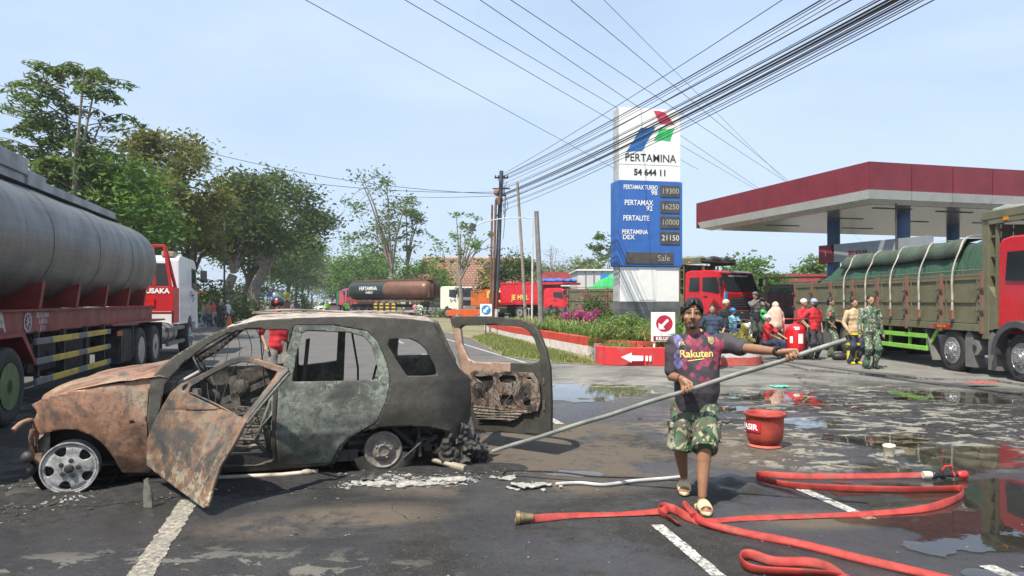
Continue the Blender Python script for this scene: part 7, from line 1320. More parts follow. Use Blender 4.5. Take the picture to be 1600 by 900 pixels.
# ---- brown tanker in the distance
def far_tanker(loc, rz):
    p = thing('tanker_lorry', 'brown tank lorry with cream cab turning across the road far behind the burnt car', 'tanker truck', loc, rz); W = 2.5; w2 = 1.25
    BR = mat('brown_tank', (.17, .085, .055), .45, .2, .3, 1.2, dirt=.3); DK = mat('dark_green_wrap', (.02, .035, .035), .4); CR = mat('cream_cab', (.68, .66, .55), .4, 0, .1)
    mb = MB(); nn = 32; q = []; xs = [-3.1, -3.25, -3.6, -14.6, -14.9, -15.0]; sc = [.6, .86, 1, 1, .85, .6]
    for x, s_ in zip(xs, sc):
        for k in range(nn): a = 2*pi*k/nn; q.append((x, 1.22*s_*math.copysign(abs(cos(a))**.85, cos(a)), 2.72+.98*s_*math.copysign(abs(sin(a))**.85, sin(a))))
    mb.add(q, [(i*nn+k, i*nn+(k+1) % nn, (i+1)*nn+(k+1) % nn, (i+1)*nn+k) for i in range(len(xs)-1) for k in range(nn)]+[tuple(range(nn-1, -1, -1)), tuple(range((len(xs)-1)*nn, len(xs)*nn))]); mb.build('tank', BR, p, 40)
    mb = MB(); q = []; xs = [-14.5, -9.2]
    for x in xs:
        for k in range(17): a = -pi/2-1.25+2.5*k/16; a = -pi+.1+(pi-.6)*k/16; q.append((x, 1.235*math.copysign(abs(cos(a*.5-pi/2))**.85, -1)*1.0 if 0 else -1.235*abs(cos((k/16-.5)*2.3))**.85, 2.72+.99*math.copysign(abs(sin((k/16-.5)*2.3))**.85, k/16-.5)))
    mb.add(q, [(k, k+1, 17+k+1, 17+k) for k in range(16)]); o = mb.build('dark_wrap', DK, p, 60); ytext('PERTAMINA', .52, -11.4, 2.92, -1.262, M_TXTW, p, bold=.01); ytext('ENERGI', .32, -11.2, 2.50, -1.262, M_TXTW, p)
    for x in (-2.98,): 
        for y in (-.7, -.25, .25, .7): mb = MB(); mb.bx(x-.1, x+.02, y-.03, y+.03, 2.0, 3.4); mb.build('end_rib', BR, p)
    mb = MB(); mb.bx(-14.8, -2.9, -.5, .5, 3.68, 3.86); mb.build('coaming', BR, p); mb = MB(); mb.bx(-15, 1, -.5, .5, 1.0, 1.3); mb.build('chassis', M_CHAS, p); mb = MB(); mb.bx(-14.9, -3.2, -1.22, 1.22, 1.55, 1.72); mb.build('side_skirt', BR, p)
    for x in (-14.1, -12.85, -11.6): wheel(p, x, -w2, .5, .3, dual=True); wheel(p, x, w2, .5, .3, dual=True, side=1)
    for x in (-4.3, -5.6): wheel(p, x, -w2, .5, .3, dual=True, rim=mat('grey_rim', (.16, .16, .16)))
    wheel(p, 0, -w2, .5, .3, rim=mat('rust_rim', (.30, .16, .10), .6))
    YE = mat('hazard_yellow', (.65, .45, .05), .5)
    mb = MB(); mb.bx(-10.7, -7.0, -w2-.0, -w2+.05, .45, 1.5); mb.build('guard_panel', M_CHAS, p)
    for r_i in range(3):
        for k in range(4): mb = MB(); mb.bx(-10.5+k*.92, -9.95+k*.92, -w2-.03, -w2-.005, .55+r_i*.34, .72+r_i*.34); mb.build('hazard_patch', YE, p)
    cab(p, -1.0, 1.35, 2.45, .85, 3.0, CR, wheel_x=0, wheel_r=.52, visor='HINO', sideglass=False, bumper=CR); return p
far_tanker(V(-5.3, 68.0, 0), atan2(-.62, .785))
# ---- other lorries down the road
def lorry(label, loc, rz, paint, tarp=None, bedL=6.5, bed=None, z1=2.9, zb=2.6, visor=None, bumper=None, cat='truck'):
    p = thing('lorry', label, cat, loc, rz); bm_ = bed or paint; mb = MB(); mb.bx(-bedL-1.1, 1, -.45, .45, .8, 1.05); mb.build('chassis', M_CHAS, p)
    mb = MB(); mb.bx(-bedL-1.0, -1.0, -1.2, 1.2, 1.06, 1.16); mb.build('bed_floor', bm_, p)
    n = max(3, int(bedL/1.1))
    for s_ in (-1, 1):
        for k in range(n): x0 = -bedL-1.0+k*bedL/n; mb = MB(); mb.bx(x0+.03, x0+bedL/n-.03, s_*1.2-.03, s_*1.2+.03, 1.17, zb); mb.build('side_board', bm_, p)
        for k in range(n+1): x0 = -bedL-1.0+k*bedL/n; mb = MB(); mb.bx(x0-.04, x0+.04, s_*1.22-.04, s_*1.22+.04, 1.1, zb+.06); mb.build('side_post', bm_, p)
        mb = MB(); mb.bx(-bedL-1, -1, s_*1.24-.03, s_*1.24+.03, zb-.1, zb); mb.build('top_rail', bm_, p)
    mb = MB(); mb.bx(-1.05, -1.0, -1.2, 1.2, 1.17, zb+.1); mb.build('headboard', bm_, p); mb = MB(); mb.bx(-bedL-1.0, -bedL-.95, -1.2, 1.2, 1.17, zb); mb.build('tailboard', bm_, p)
    if tarp:
        mb = MB(); rr = random.Random(6)
        for k in range(40): mb.ell((rr.uniform(-bedL-.6, -1.2) if bedL < 6 or k > 10 else -1.4, rr.uniform(-.9, .9), zb-.05), (.6, .5, .28), 9)
        remesh(mb, 'tarpaulin', mat('tarp_%d' % int(tarp[2]*99), tarp, .6, 0, .25, 2), p, .06, 3, False, (.12, 3))
    for x in (0, -bedL*.8): wheel(p, x, -1.15, .46, .26, dual=x < 0); wheel(p, x, 1.15, .46, .26, dual=x < 0, side=1)
    cab(p, -.9, 1.2, 2.3, .8, z1, paint, wheel_x=0, wheel_r=.48, visor=visor, sideglass=False, bumper=bumper); return p
hd_ = atan2(-.94, .30)
lorry('red lorry with blue tarpaulin waiting in the far lane left of the brown tanker', V(-20.2, 91, 0), hd_, mat('lorry_pink_red', (.50, .05, .07), .4), (.04, .13, .42), 7.5, z1=3.2, zb=3.0)
lorry('second red lorry tucked between the blue-topped lorry and the brown tanker', V(-17.6, 84.5, 0), hd_, mat('lorry_orange_red', (.55, .045, .03), .4), None, 6.5, mat('oxide_red', (.3, .045, .04)), z1=2.75, zb=2.6)
dt = lorry('red tipper truck with blue tarpaulin roll above its cab behind the flower bed', V(3.75, 53.5, .3), atan2(-.62, .78), mat('tipper_red', (.55, .018, .03), .3, coat=.4), None, 3.9, z1=2.28, zb=2.75, visor='JAYA')
text_on('JE MUL', .55, (-3.0, -1.26, 1.6), (1, 0, 0), (0, 0, 1), 'lettering', mat('yellow_paint2', (.65, .5, .15), .6), dt, .01, .01)
mb = MB(); rr = random.Random(2)
for k in range(16): mb.ell((rr.uniform(-1.2, .6), rr.uniform(-.9, .9), 2.85), (.35, .3, .16), 9)
remesh(mb, 'blue_tarpaulin', mat('tarp_blue', (.03, .14, .50), .5), dt, .05, 2, False, (.1, 4)); mb = MB(); mb.bx(-1.3, .9, -1.2, 1.2, 2.55, 2.72); mb.build('cab_shelf', mat('tipper_red', (.55, .018, .03)), dt, bevel=.02)
lorry('yellow lorry with dark windscreen half hidden behind the painted pole', V(-.75, 57.5, .1), atan2(-.95, .3), mat('lorry_yellow', (.70, .50, .06), .4), None, 4.5, mat('lorry_orange', (.62, .14, .02), .5), z1=2.35, zb=2.4)
ft = thing('flatbed_trailer', 'low orange flatbed chassis with sloping nose in front of the cream cab', 'trailer', V(-3.5, 55.5, 0), .06); OR = mat('flatbed_orange', (.62, .10, .015), .45, 0, .15)
mb = MB(); mb.prism([(-1.6, .55), (-1.2, .95), (1.7, 1.0), (1.7, .45), (-1.0, .45)], 'y', -1.2, -1.12); mb.build('side_rail', OR, ft, bevel=.01); mb = MB(); mb.prism([(-1.6, .55), (-1.2, .95), (1.7, 1.0), (1.7, .45), (-1.0, .45)], 'y', 1.12, 1.2); mb.build('side_rail', OR, ft); mb = MB(); mb.bx(-1.4, 1.7, -1.1, 1.1, .86, .92); mb.build('deck', OR, ft); mb = MB(); mb.bx(1.4, 1.7, -1.2, 1.2, .95, 1.9); mb.build('winch_frame', OR, ft, bevel=.02)
for x in (-.7, .9): wheel(ft, x, -1.2, .42, .25); wheel(ft, x, 1.1, .42, .25, side=1)
gt = lorry('green-backed lorry far down the shaded road beyond the white car', V(-26.5, 112, 0), atan2(.96, -.27), mat('far_green', (.06, .20, .10), .6), None, 7, z1=2.6, zb=3.0)
# half-hidden load between the two big trucks
ml = thing('cargo_truck', 'rusty truck bed with dark maroon load between the red cab and the olive truck', 'truck', (12.2, 30.5, .05), -pi/2-.35); MR = mat('maroon_load', (.075, .022, .028), .6, 0, .3, 4); RU = mat('rusty_green_rail', (.22, .10, .07), .7, 0, .4, 2, col2=(.10, .16, .10))
for y in (-1.2, 1.2):
    for k in range(5): mb = MB(); mb.bx(-6+k*1.3, -4.75+k*1.3, y-.03, y+.03, 1.0, 2.0); mb.build('side_board', MR, ml)
    for k in range(6): mb = MB(); mb.bx(-6.04+k*1.3, -5.96+k*1.3, y-.05, y+.05, .9, 2.6); mb.build('side_post', RU, ml)
    for zz in (2.15, 2.55): mb = MB(); mb.bx(-6, .5, y-.03, y+.03, zz, zz+.07); mb.build('rail', RU, ml)
for y in np.linspace(-1.1, 1.1, 6): mb = MB(); mb.bx(.48, .54, y-.19, y+.19, 1.0, 2.0); mb.build('end_board', MR, ml)
for zz in (2.15, 2.55): mb = MB(); mb.bx(.46, .54, -1.2, 1.2, zz, zz+.07); mb.build('rail', RU, ml)
mb = MB(); mb.bx(-6, .45, -1.1, 1.1, 1.0, 2.3); mb.build('load', mat('green_load', (.05, .14, .09), .7), ml); mb = MB(); mb.bx(-6, .4, -.5, .5, .6, .98); mb.build('chassis', M_CHAS, ml)
for x in (-.6, -1.9): wheel(ml, x, -1.15, .48, .26, dual=True, rim=mat('grey_rim', (.16, .16, .16))); wheel(ml, x, 1.15, .48, .26, dual=True, side=1, rim=mat('grey_rim', (.16, .16, .16)))
# ================================================================ trees and plants
def leafmat(name, cols, trans=.35, s=1.):
    t = NT(name); p = t.co('World'); a = t.noise(p, 3.7*s, 3, .8); b = t.noise(p, .55*s, 4, .6); c = t.ramp(t.m('ADD', t.m('MULTIPLY', a, .65), t.m('MULTIPLY', b, .35)), [(.36, cols[0]), (.47, cols[1]), (.56, cols[2]), (.66, cols[3] if len(cols) > 3 else cols[2])])
    t.fin(c, .55); t.b.inputs['Specular IOR Level'].default_value = .35; tl = t.N('BsdfTranslucent', {'Color': t.mix(.5, c, (.30, .40, .06))}); mx = t.N('MixShader', {0: trans}); t.put(mx.inputs[1], t.b.outputs[0]); t.put(mx.inputs[2], tl.outputs[0]); t.t.links.new(mx.outputs[0], t.out.inputs[0]); return t.mat
L_DARK = leafmat('dark_leaves', [(.007, .020, .008), (.022, .052, .014), (.055, .10, .024), (.12, .17, .045)]); L_OLIVE = leafmat('olive_leaves', [(.03, .045, .012), (.085, .095, .022), (.19, .165, .045), (.30, .19, .07)], .35)
L_FRESH = leafmat('fresh_leaves', [(.03, .085, .018), (.06, .15, .03), (.12, .24, .045), (.20, .32, .06)], .42); L_MID = leafmat('mid_leaves', [(.022, .06, .018), (.045, .10, .03), (.085, .15, .045), (.14, .20, .07)]); L_PALE = leafmat('haze_pale_leaves', [(.08, .12, .06), (.13, .17, .08), (.19, .22, .11), (.26, .27, .15)]); L_DRY = leafmat('dry_yellow_leaves', [(.15, .14, .05), (.25, .22, .08), (.36, .32, .12), (.45, .40, .18)]); L_PINK = leafmat('pink_blossom', [(.30, .02, .14), (.50, .05, .26), (.62, .10, .36), (.70, .2, .45)], .3, 2)  # L_PALE carries the distance haze in its leaf colour
BARK = mat('tree_bark', (.10, .085, .065), .9, 0, .4, 5, bump=.6, bs=14); BARKP = mat('pale_bark', (.24, .21, .17), .9, 0, .35, 5, bump=.5, bs=14)
def leafcloud(name, C, size, m, parent, world=True, flat_=.35, asp=.42, seed=1, up=None, **tg):
    """one mesh of small folded leaves at points C (n,3)"""
    r = np.random.default_rng(seed); C = np.asarray(C, float); n = len(C); s = size*(.35+1.2*r.random(n)); th = r.random(n)*2*pi; el = (r.random(n)-.5)*1.6 if up is None else up
    d = np.stack([np.cos(th)*np.cos(el), np.sin(th)*np.cos(el), np.sin(el)], 1); k = r.normal(size=(n, 3)); k[:, 2] += 1.2*flat_; w_ = np.cross(d, k); w_ /= np.linalg.norm(w_, axis=1)[:, None]+1e-9; nn_ = np.cross(w_, d)
    S_ = s[:, None]; v = np.stack([C-d*S_*.5, C+w_*S_*asp*.5+nn_*S_*.08, C+d*S_*.5-nn_*S_*.10, C-w_*S_*asp*.5+nn_*S_*.08], 1).reshape(-1, 3)
    if world and parent is not None: o_ = parent_world(parent); v = v-np.array([o_.x, o_.y, o_.z])
    me = bpy.data.meshes.new(name); me.vertices.add(4*n); me.vertices.foreach_set('co', v.ravel()); me.loops.add(4*n); me.loops.foreach_set('vertex_index', np.arange(4*n)); me.polygons.add(n); me.polygons.foreach_set('loop_start', np.arange(n)*4); me.update(calc_edges=True); me.validate(); me.materials.append(m)
    ob = bpy.data.objects.new(name, me); COL.objects.link(ob); ob.parent = parent
    for k_, v_ in tg.items(): ob[k_] = v_
    return ob
def tree(label, base, h, cw, crown0, m, n=5000, ls=.3, seed=1, tr=.25, lean=(0, 0), nb=7, bark=None, clumps=26, cs=.16, name='broadleaf_tree', group=None, top=None, dens=1., shape=1., cx=0., dup_of=None):
    r = random.Random(seed); nr = np.random.default_rng(seed); base = Vector(base); p = thing(name, label, 'tree', base, 0, group); bark = bark or BARK; c0 = base+V(lean[0]+cx, lean[1], (crown0+h)/2); rz = (h-crown0)/2; fork = base+V(lean[0]*.4, lean[1]*.4, crown0*.8)
    mb = MB(); mb.tube(crom([base+V(0, 0, -.1), base.lerp(fork, .5)+V(r.gauss(0, tr), 0, 0), fork], 5), [tr*(1.25-.45*i/10) for i in range(11)], 10)
    cl = []
    for k in range(clumps):
        while True:
            q = V(r.uniform(-1, 1), r.uniform(-1, 1), r.uniform(-1, 1))
            if .35 < q.length < 1: break
        z = q.z; wz = (1-.25*max(0, z)*shape); cl.append(c0+V(q.x*cw/2*wz, q.y*cw/2*wz*.9, z*rz*.88))
    br = MB(); lim = []
    for k in range(nb):
        e = cl[k*len(cl)//nb]; a = fork+V(0, 0, r.uniform(-.1, .25)*h*.2); md = a.lerp(e, .55)+V(0, 0, .06*h); P = crom([a, md, e], 5); lim += P[3:]; br.tube(P, [tr*.55*(1-.82*i/(len(P)-1)) for i in range(len(P))], 7)
    for e in cl: a = min(lim, key=lambda q: (q-e).length); P = crom([a, a.lerp(e, .5)+V(r.gauss(0, .2), r.gauss(0, .2), .3), e], 3); br.tube(P, [tr*.16*(1-.7*i/(len(P)-1)) for i in range(len(P))], 5)
    mb.add(br.v, br.f); mb.build('trunk', bark, p, 60, world=True)
    R = cs*cw; per = int(n*dens/len(cl)); pts = []
    for e in cl: sc = R*r.uniform(.65, 1.3); pts.append(nr.normal(size=(max(4, per), 3))*np.array([sc, sc, sc*.62])*.62+np.array(e))
    leafcloud('crown', np.concatenate(pts), ls, m, p, seed=seed); return p
def at(px, Y): return V((px-CX)/FPX*Y, Y, 0)
GL_ = 'row of trees along the left verge'
# left: feathery tree, bush mass in front of it
ft_ = thing('feathery_tree', 'tall open tree with drooping feathery fronds rising above the grey tanker', 'tree', at(115, 27)); b0 = at(115, 27); rr = random.Random(21)
mb = MB(); limbs = []
for tip in ((132, 105), (150, 130), (100, 140), (60, 170), (118, 215), (90, 250), (160, 185), (75, 225), (40, 195)):
    e = PT(tip[0], tip[1], 27+rr.uniform(-1.5, 1.5)); P = crom([b0+V(0, 0, 4.6), b0.lerp(V(e.x, e.y, 0), .35)+V(0, 0, lerp(4.6, e.z, .5)), e], 6); limbs += P[4:]; mb.tube(P, [(.05 if tip[1] < 100 else .11)*(1-.85*i/(len(P)-1)) for i in range(len(P))], 7)
mb.tube([b0+V(0, 0, -.1), b0+V(.1, 0, 2.4), b0+V(0, 0, 4.7)], [.3, .24, .18], 10); mb.build('trunk', BARKP, ft_, 60, world=True)
mb = MB(); pts = []
def frond(a, e, drop):
    P = crom([a, a.lerp(e, .55)+V(0, 0, drop*.6), e], 7); mb.tube(P, [.03*(1-.7*i/(len(P)-1)) for i in range(len(P))], 4)
    for i, q in enumerate(P[2:]):
        for s_ in range(7): w_ = rr.uniform(.05, .42); a_ = rr.random()*6.28; pts.append((q.x+w_*cos(a_)*.8, q.y+w_*sin(a_), q.z-w_*.55-rr.random()*.12))
for k in range(52): a = rr.choice(limbs); e = a+V(rr.gauss(-.25, 1.1), rr.gauss(0, .9), rr.uniform(-.3, .75)); frond(a, e, .35)
for a, e in (((110, 160), (0, 142)), ((100, 190), (2, 150)), ((90, 215), (38, 165)), ((80, 240), (20, 252)), ((70, 250), (0, 232)), ((110, 170), (60, 130)), ((130, 110), (70, 95)), ((140, 120), (165, 112)), ((100, 130), (60, 98)), ((150, 150), (165, 135))):
    A_, E_ = PT(*a, 27), PT(*e, 26.5); 
    for j in range(2): frond(A_+V(0, 0, .2*j), E_+V(rr.gauss(0, .2), rr.gauss(0, .4), rr.gauss(0, .25)), .3)
mb.build('twigs', BARKP, ft_, 60, world=True); leafcloud('crown', pts, .27, L_MID, ft_, seed=5, asp=.26)
tree('dense dark green tree filling the space below the feathery fronds', at(150, 29), 7.6, 6.6, 2.2, L_FRESH, 9000, .26, 31, .2, name='leafy_tree', clumps=40)
tree('dark broad tree mass between the tanker and the olive tree', at(175, 36), 9.3, 6.6, 2.5, L_DARK, 7000, .32, 32, .2, name='leafy_tree', clumps=34)
tree('tall olive tree with yellow and brown leaves rising behind the tanker cab', at(252, 41), 12.1, 6.8, 3.6, L_OLIVE, 11500, .30, 33, .28, clumps=52, cs=.13)
tree('second olive tree with paler top close beside the first', at(300, 47), 12.3, 5.4, 3.8, L_OLIVE, 7000, .32, 40, .25, clumps=34, cs=.14)
tree('dark tree with rounded crown over the crowd at the left', at(362, 56), 12.0, 8.2, 4.6, L_DARK, 10500, .36, 34, .42, bark=BARKP, lean=(.3, 0), clumps=46, cs=.14)
tree('big dark spreading tree whose crown reaches farthest towards the road', at(405, 66), 14.0, 11., 5.6, L_DARK, 14500, .38, 35, .5, lean=(1.2, 0), bark=BARKP, clumps=60, cs=.12)
tree('lower dark tree with leaning limbs under the spreading crown', at(388, 78), 11, 9., 4.4, L_DARK, 6500, .45, 36, .35, clumps=34)
for k, (px, Y, h, cw, m) in enumerate(((452, 105, 13.5, 10, L_MID), (462, 128, 16, 11, L_FRESH), (473, 160, 16.5, 11, L_MID), (481, 200, 16, 13, L_PALE), (487, 250, 17, 14, L_PALE))):
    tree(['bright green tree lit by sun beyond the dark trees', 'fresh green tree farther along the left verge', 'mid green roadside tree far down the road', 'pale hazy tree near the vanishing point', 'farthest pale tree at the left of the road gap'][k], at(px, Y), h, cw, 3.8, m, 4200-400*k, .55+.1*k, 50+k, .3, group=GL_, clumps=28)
# right of the road
for k, (px, Y, h, cw, m) in enumerate(((528, 205, 15, 17, L_PALE), (545, 160, 12.5, 14, L_MID), (566, 118, 11.5, 10.5, L_FRESH), (592, 128, 11.2, 9.5, L_MID), (519, 240, 13, 15, L_PALE))):
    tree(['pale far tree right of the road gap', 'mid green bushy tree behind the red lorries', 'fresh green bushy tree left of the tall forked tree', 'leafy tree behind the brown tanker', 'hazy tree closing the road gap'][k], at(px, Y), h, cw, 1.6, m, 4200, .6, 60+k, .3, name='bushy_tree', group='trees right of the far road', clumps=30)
tree('tall sparse tree with pale forked trunks above the brown tanker', at(628, 84), 18.2, 9.6, 6.2, L_MID, 2100, .42, 71, .30, lean=(-3.2, 0), nb=10, bark=BARKP, clumps=52, cs=.10, name='forked_tree')
tree('slimmer fork of bare stems with a leafy head beside the forked tree', at(634, 86), 15.4, 4.2, 7.0, L_MID, 900, .42, 72, .2, lean=(.4, 0), nb=8, bark=BARKP, clumps=24, cs=.13, name='forked_tree')
tree('low bright bushy tree in front of the tiled roof', at(668, 84), 6.8, 7., 1.2, L_FRESH, 3800, .4, 73, .15, clumps=26, name='bushy_tree')
tree('open-branched tree with sparse yellow-green tufts before the tiled roof', at(718, 66), 10.4, 6.4, 4.4, L_FRESH, 700, .36, 74, .20, nb=12, bark=BARKP, clumps=34, cs=.075, name='open_tree')
tree('dense round-leafed bush tree with yellow tips beside the wire poles', at(800, 62), 5.8, 5.6, .7, L_DARK, 6500, .30, 75, .15, clumps=34, name='mango_tree', cs=.15)
tree('yellow-green shrub tree hugging the left side of the bush tree', at(764, 61), 5.0, 2.6, .4, L_DRY, 1500, .30, 76, .10, clumps=16, name='shrub_tree')
tree('bare grey leafless tree behind the concrete post', at(861, 92), 9.6, 4.2, 3.2, L_PALE, 60, .2, 77, .13, nb=16, bark=BARKP, clumps=70, name='bare_tree')
for k, (px, Y, h, cw) in enumerate(((830, 130, 9.5, 9), (868, 110, 7.4, 8), (892, 118, 8.6, 8), (914, 105, 8.0, 7), (1240, 130, 7, 9), (930, 98, 7.2, 5))):
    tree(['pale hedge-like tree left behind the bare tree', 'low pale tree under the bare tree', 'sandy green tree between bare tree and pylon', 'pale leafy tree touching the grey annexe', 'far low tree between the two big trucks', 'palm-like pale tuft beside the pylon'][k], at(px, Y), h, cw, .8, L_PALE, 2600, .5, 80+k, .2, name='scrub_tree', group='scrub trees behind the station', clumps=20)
tree('airy tree standing tall just left of the blue price pylon', at(944, 66), 8.8, 3.6, 1.4, L_MID, 1500, .34, 90, .14, clumps=26, cs=.12)
tree('round leafy tree behind the red truck cab', at(1170, 52), 4.9, 4.6, .6, L_FRESH, 3800, .34, 91, .15, clumps=26); tree('leafy tree seen above the rear of the green tarpaulin', at(1272, 55), 5.2, 3.8, .6, L_FRESH, 3000, .34, 92, .15, clumps=22)
tree('thin treetop showing behind the silver header board', at(1330, 60), 6.9, 4.0, 2.2, L_FRESH, 1500, .32, 93, .14, clumps=18); tree('low corn-like scrub behind the olive headboard', at(1100, 60), 4.6, 6, .5, L_DRY, 1200, .4, 94, .1, clumps=16, name='scrub_tree')
# --- bed plants
def blades(name, label, c, n, h, sp, m, seed, wd=.035, cat='plant', group=None):
    r = random.Random(seed); p = MB()
    for _ in range(n):
        a = r.random()*6.28; b = c+V(r.gauss(0, sp*.25), r.gauss(0, sp*.25), 0); H_ = h*r.uniform(.6, 1.1); L = sp*r.uniform(.5, 1.2); s_ = V(-sin(a), cos(a), 0)*wd*.5; q = [b, b+V(cos(a)*L*.35, sin(a)*L*.35, H_*.7), b+V(cos(a)*L*.75, sin(a)*L*.75, H_), b+V(cos(a)*L*1.15, sin(a)*L*1.15, H_*.72)]
        p.add([q[0]-s_, q[0]+s_, q[1]+s_, q[1]-s_, q[2]+s_*.8, q[2]-s_*.8, q[3]], [(0, 1, 2, 3), (3, 2, 4, 5), (5, 4, 6)])
    o = p.build(name, m); tag(o, label, cat)
    if group: o['group'] = group
    return o
L_BL = leafmat('strappy_leaves', [(.05, .11, .03), (.12, .20, .05), (.22, .30, .09), (.36, .40, .16)], .35, 1.5)
r5 = random.Random(77); GB = 'strap-leaved plants in the raised bed'
for k in range(46):
    Y = r5.uniform(18.9, 34); x0 = 2.6+(20-Y)*.27 if Y > 20 else 2.9; x0 = np.interp(Y, [18.6, 20, 21.5, 25, 30, 35], [3.0, 2.8, 2.55, 1.65, .3, -.6]); x = x0+abs(r5.gauss(.25, 1.3)); 
    if x > 6.2: continue
    blades('strappy_plant', 'arching strap-leaved plant among its like in the raised bed behind the red kerb', V(x, Y, .36), 34, r5.uniform(.4, .62), .5, L_BL if k % 4 else L_DRY, 100+k, group=GB)
def bush(label, c, r, n, ls, m, seed, name='shrub', cat='shrub', m2=None, n2=0):
    p = thing(name, label, cat, c); nr = np.random.default_rng(seed); q = nr.normal(size=(n, 3)); q /= np.linalg.norm(q, axis=1)[:, None]; q *= (.55+.5*nr.random(n)**.6)[:, None]; q[:, 2] = np.abs(q[:, 2]); bump_ = 1+.22*np.sin(q[:, 0]*5+seed)*np.cos(q[:, 1]*6+q[:, 2]*4); C = q*bump_[:, None]*np.array(r)+np.array(c); leafcloud('foliage', C, ls, m, p, seed=seed)
    mb = MB(); rr_ = random.Random(seed)
    for k in range(7): mb.tube([c, c+V(rr_.uniform(-.4, .4)*r[0], rr_.uniform(-.4, .4)*r[1], .4*r[2]), c+V(rr_.uniform(-.8, .8)*r[0], rr_.uniform(-.8, .8)*r[1], .85*r[2])], [.02, .014, .006], 5)
    mb.build('stems', BARK, p, 60, world=True)
    if n2: K = [np.array(c)+np.array([rr_.uniform(-.9, .9)*r[0], rr_.uniform(-.9, .3)*r[1], rr_.uniform(.45, 1.0)*r[2]]) for _ in range(11)]; leafcloud('blossom', np.concatenate([nr.normal(size=(n2//11, 3))*np.array([.12, .12, .10])*r[0]+k_ for k_ in K]), ls*.8, m2, p, seed=seed+1)
    return p
bush('rounded yellow-green shrub directly left of the exit sign', V(3.35, 20.6, .36), (1.15, .9, .80), 5200, .085, L_BL, 11); bush('wide low shrub in front of the grey pylon base', V(3.6, 23.6, .36), (1.5, 1.0, .75), 4800, .10, L_FRESH, 12); bush('small shrub at the right foot of the pylon behind the exit sign', V(5.2, 21.8, .36), (1.3, 1., .72), 4200, .09, L_FRESH, 13)
bush('magenta flowering bush left of the pylon', at(905, 28)+V(0, 0, .36), (.75, .6, .85), 1800, .10, L_FRESH, 14, 'flowering_bush', 'bush', L_PINK, 2600); bush('taller loose bush with a few pink blooms between flowers and pylon', at(928, 30)+V(0, 0, .36), (.85, .7, 1.5), 2600, .11, L_FRESH, 15, 'flowering_bush', 'bush', L_PINK, 260); bush('smaller magenta flowering bush close to the pylon base', at(938, 27)+V(0, 0, .36), (.40, .4, .62), 700, .09, L_MID, 16, 'flowering_bush', 'bush', L_PINK, 900)
bush('yellow-leaved bush in front of the red tipper cab', at(870, 31)+V(0, 0, .36), (.9, .6, .62), 2600, .09, L_DRY, 17); bush('dark clipped bush beneath the red tipper cab', at(862, 36)+V(0, 0, .36), (.9, .7, .8), 2000, .1, L_DARK, 18)
bush('clipped green hedge in front of the tiled house', at(742, 74), (4.5, .8, 1.5), 3600, .25, L_FRESH, 19, 'hedge', 'hedge'); bush('dry grassy clump behind the corner of the low wall', V(6.0, 19.4, .3), (.6, .5, .45), 1500, .09, L_DRY, 20)
bush('green bush at the foot of the left trees behind the crowd', at(335, 60), (4, 2, 2.4), 3800, .25, L_FRESH, 21); bush('sunlit shrubbery under the spreading tree', at(420, 82), (6, 3, 4.2), 5200, .32, L_FRESH, 22); bush('shaded shrubbery behind the tanker cab', at(270, 50), (6, 2, 3.6), 4200, .3, L_DARK, 23)
# grass on verge and bed: nobody could count it
def grass(name, pts, h, m, seed):
    r = np.random.default_rng(seed); C = np.array(pts); n = len(C); a = r.random(n)*6.28; H_ = h*(.5+r.random(n)); w_ = .012+.01*r.random(n); dx = np.cos(a)*w_; dy = np.sin(a)*w_; lx = r.normal(size=n)*H_*.4; ly = r.normal(size=n)*H_*.4
    v = np.stack([np.stack([C[:, 0]-dx, C[:, 1]-dy, C[:, 2]], 1), np.stack([C[:, 0]+dx, C[:, 1]+dy, C[:, 2]], 1), np.stack([C[:, 0]+lx, C[:, 1]+ly, C[:, 2]+H_], 1)], 1).reshape(-1, 3); me = bpy.data.meshes.new(name); me.vertices.add(3*n); me.vertices.foreach_set('co', v.ravel()); me.loops.add(3*n); me.loops.foreach_set('vertex_index', np.arange(3*n)); me.polygons.add(n); me.polygons.foreach_set('loop_start', np.arange(n)*3); me.update(calc_edges=True); me.materials.append(m); o = bpy.data.objects.new(name, me); COL.objects.link(o); o['kind'] = 'stuff'; return o
nr = np.random.default_rng(3)
def inpoly(poly, n, z, zf=None, dens=None):
    P = np.array([(p[0], p[1]) for p in poly]); lo, hi = P.min(0), P.max(0); Q = lo+(hi-lo)*nr.random((n*4, 2)); d = sdf(poly, Q[:, 0], Q[:, 1]); k = (d > 0)&(nr.random(len(Q)) < np.clip(d*1.6, .03, 1)*np.clip(fbm(Q[:, 0]*1.1, Q[:, 1]*.8, 4, 4)*2.6-.6, .05, 1)); Q = Q[k][:n]; return np.column_stack([Q, np.full(len(Q), z)])
near_v = [q for q in vg if q[1] < 48]+[(-2.5, 48)]
grass('verge_grass', inpoly(near_v, 46000, .01), .10, L_DRY, 5); grass('verge_grass', inpoly(near_v, 22000, .01), .12, L_BL, 6); grass('bed_grass', inpoly(bp, 30000, .36), .20, L_BL, 7); grass('bed_grass', inpoly(bp, 12000, .36), .16, L_DRY, 8)
far_v = [RL(-8.6, 26)[:2], RL(-8.6, 120)[:2], RL(-30, 120)[:2], RL(-22, 26)[:2]]; grass('verge_grass', inpoly(far_v, 26000, -.01), .28, L_MID, 9)
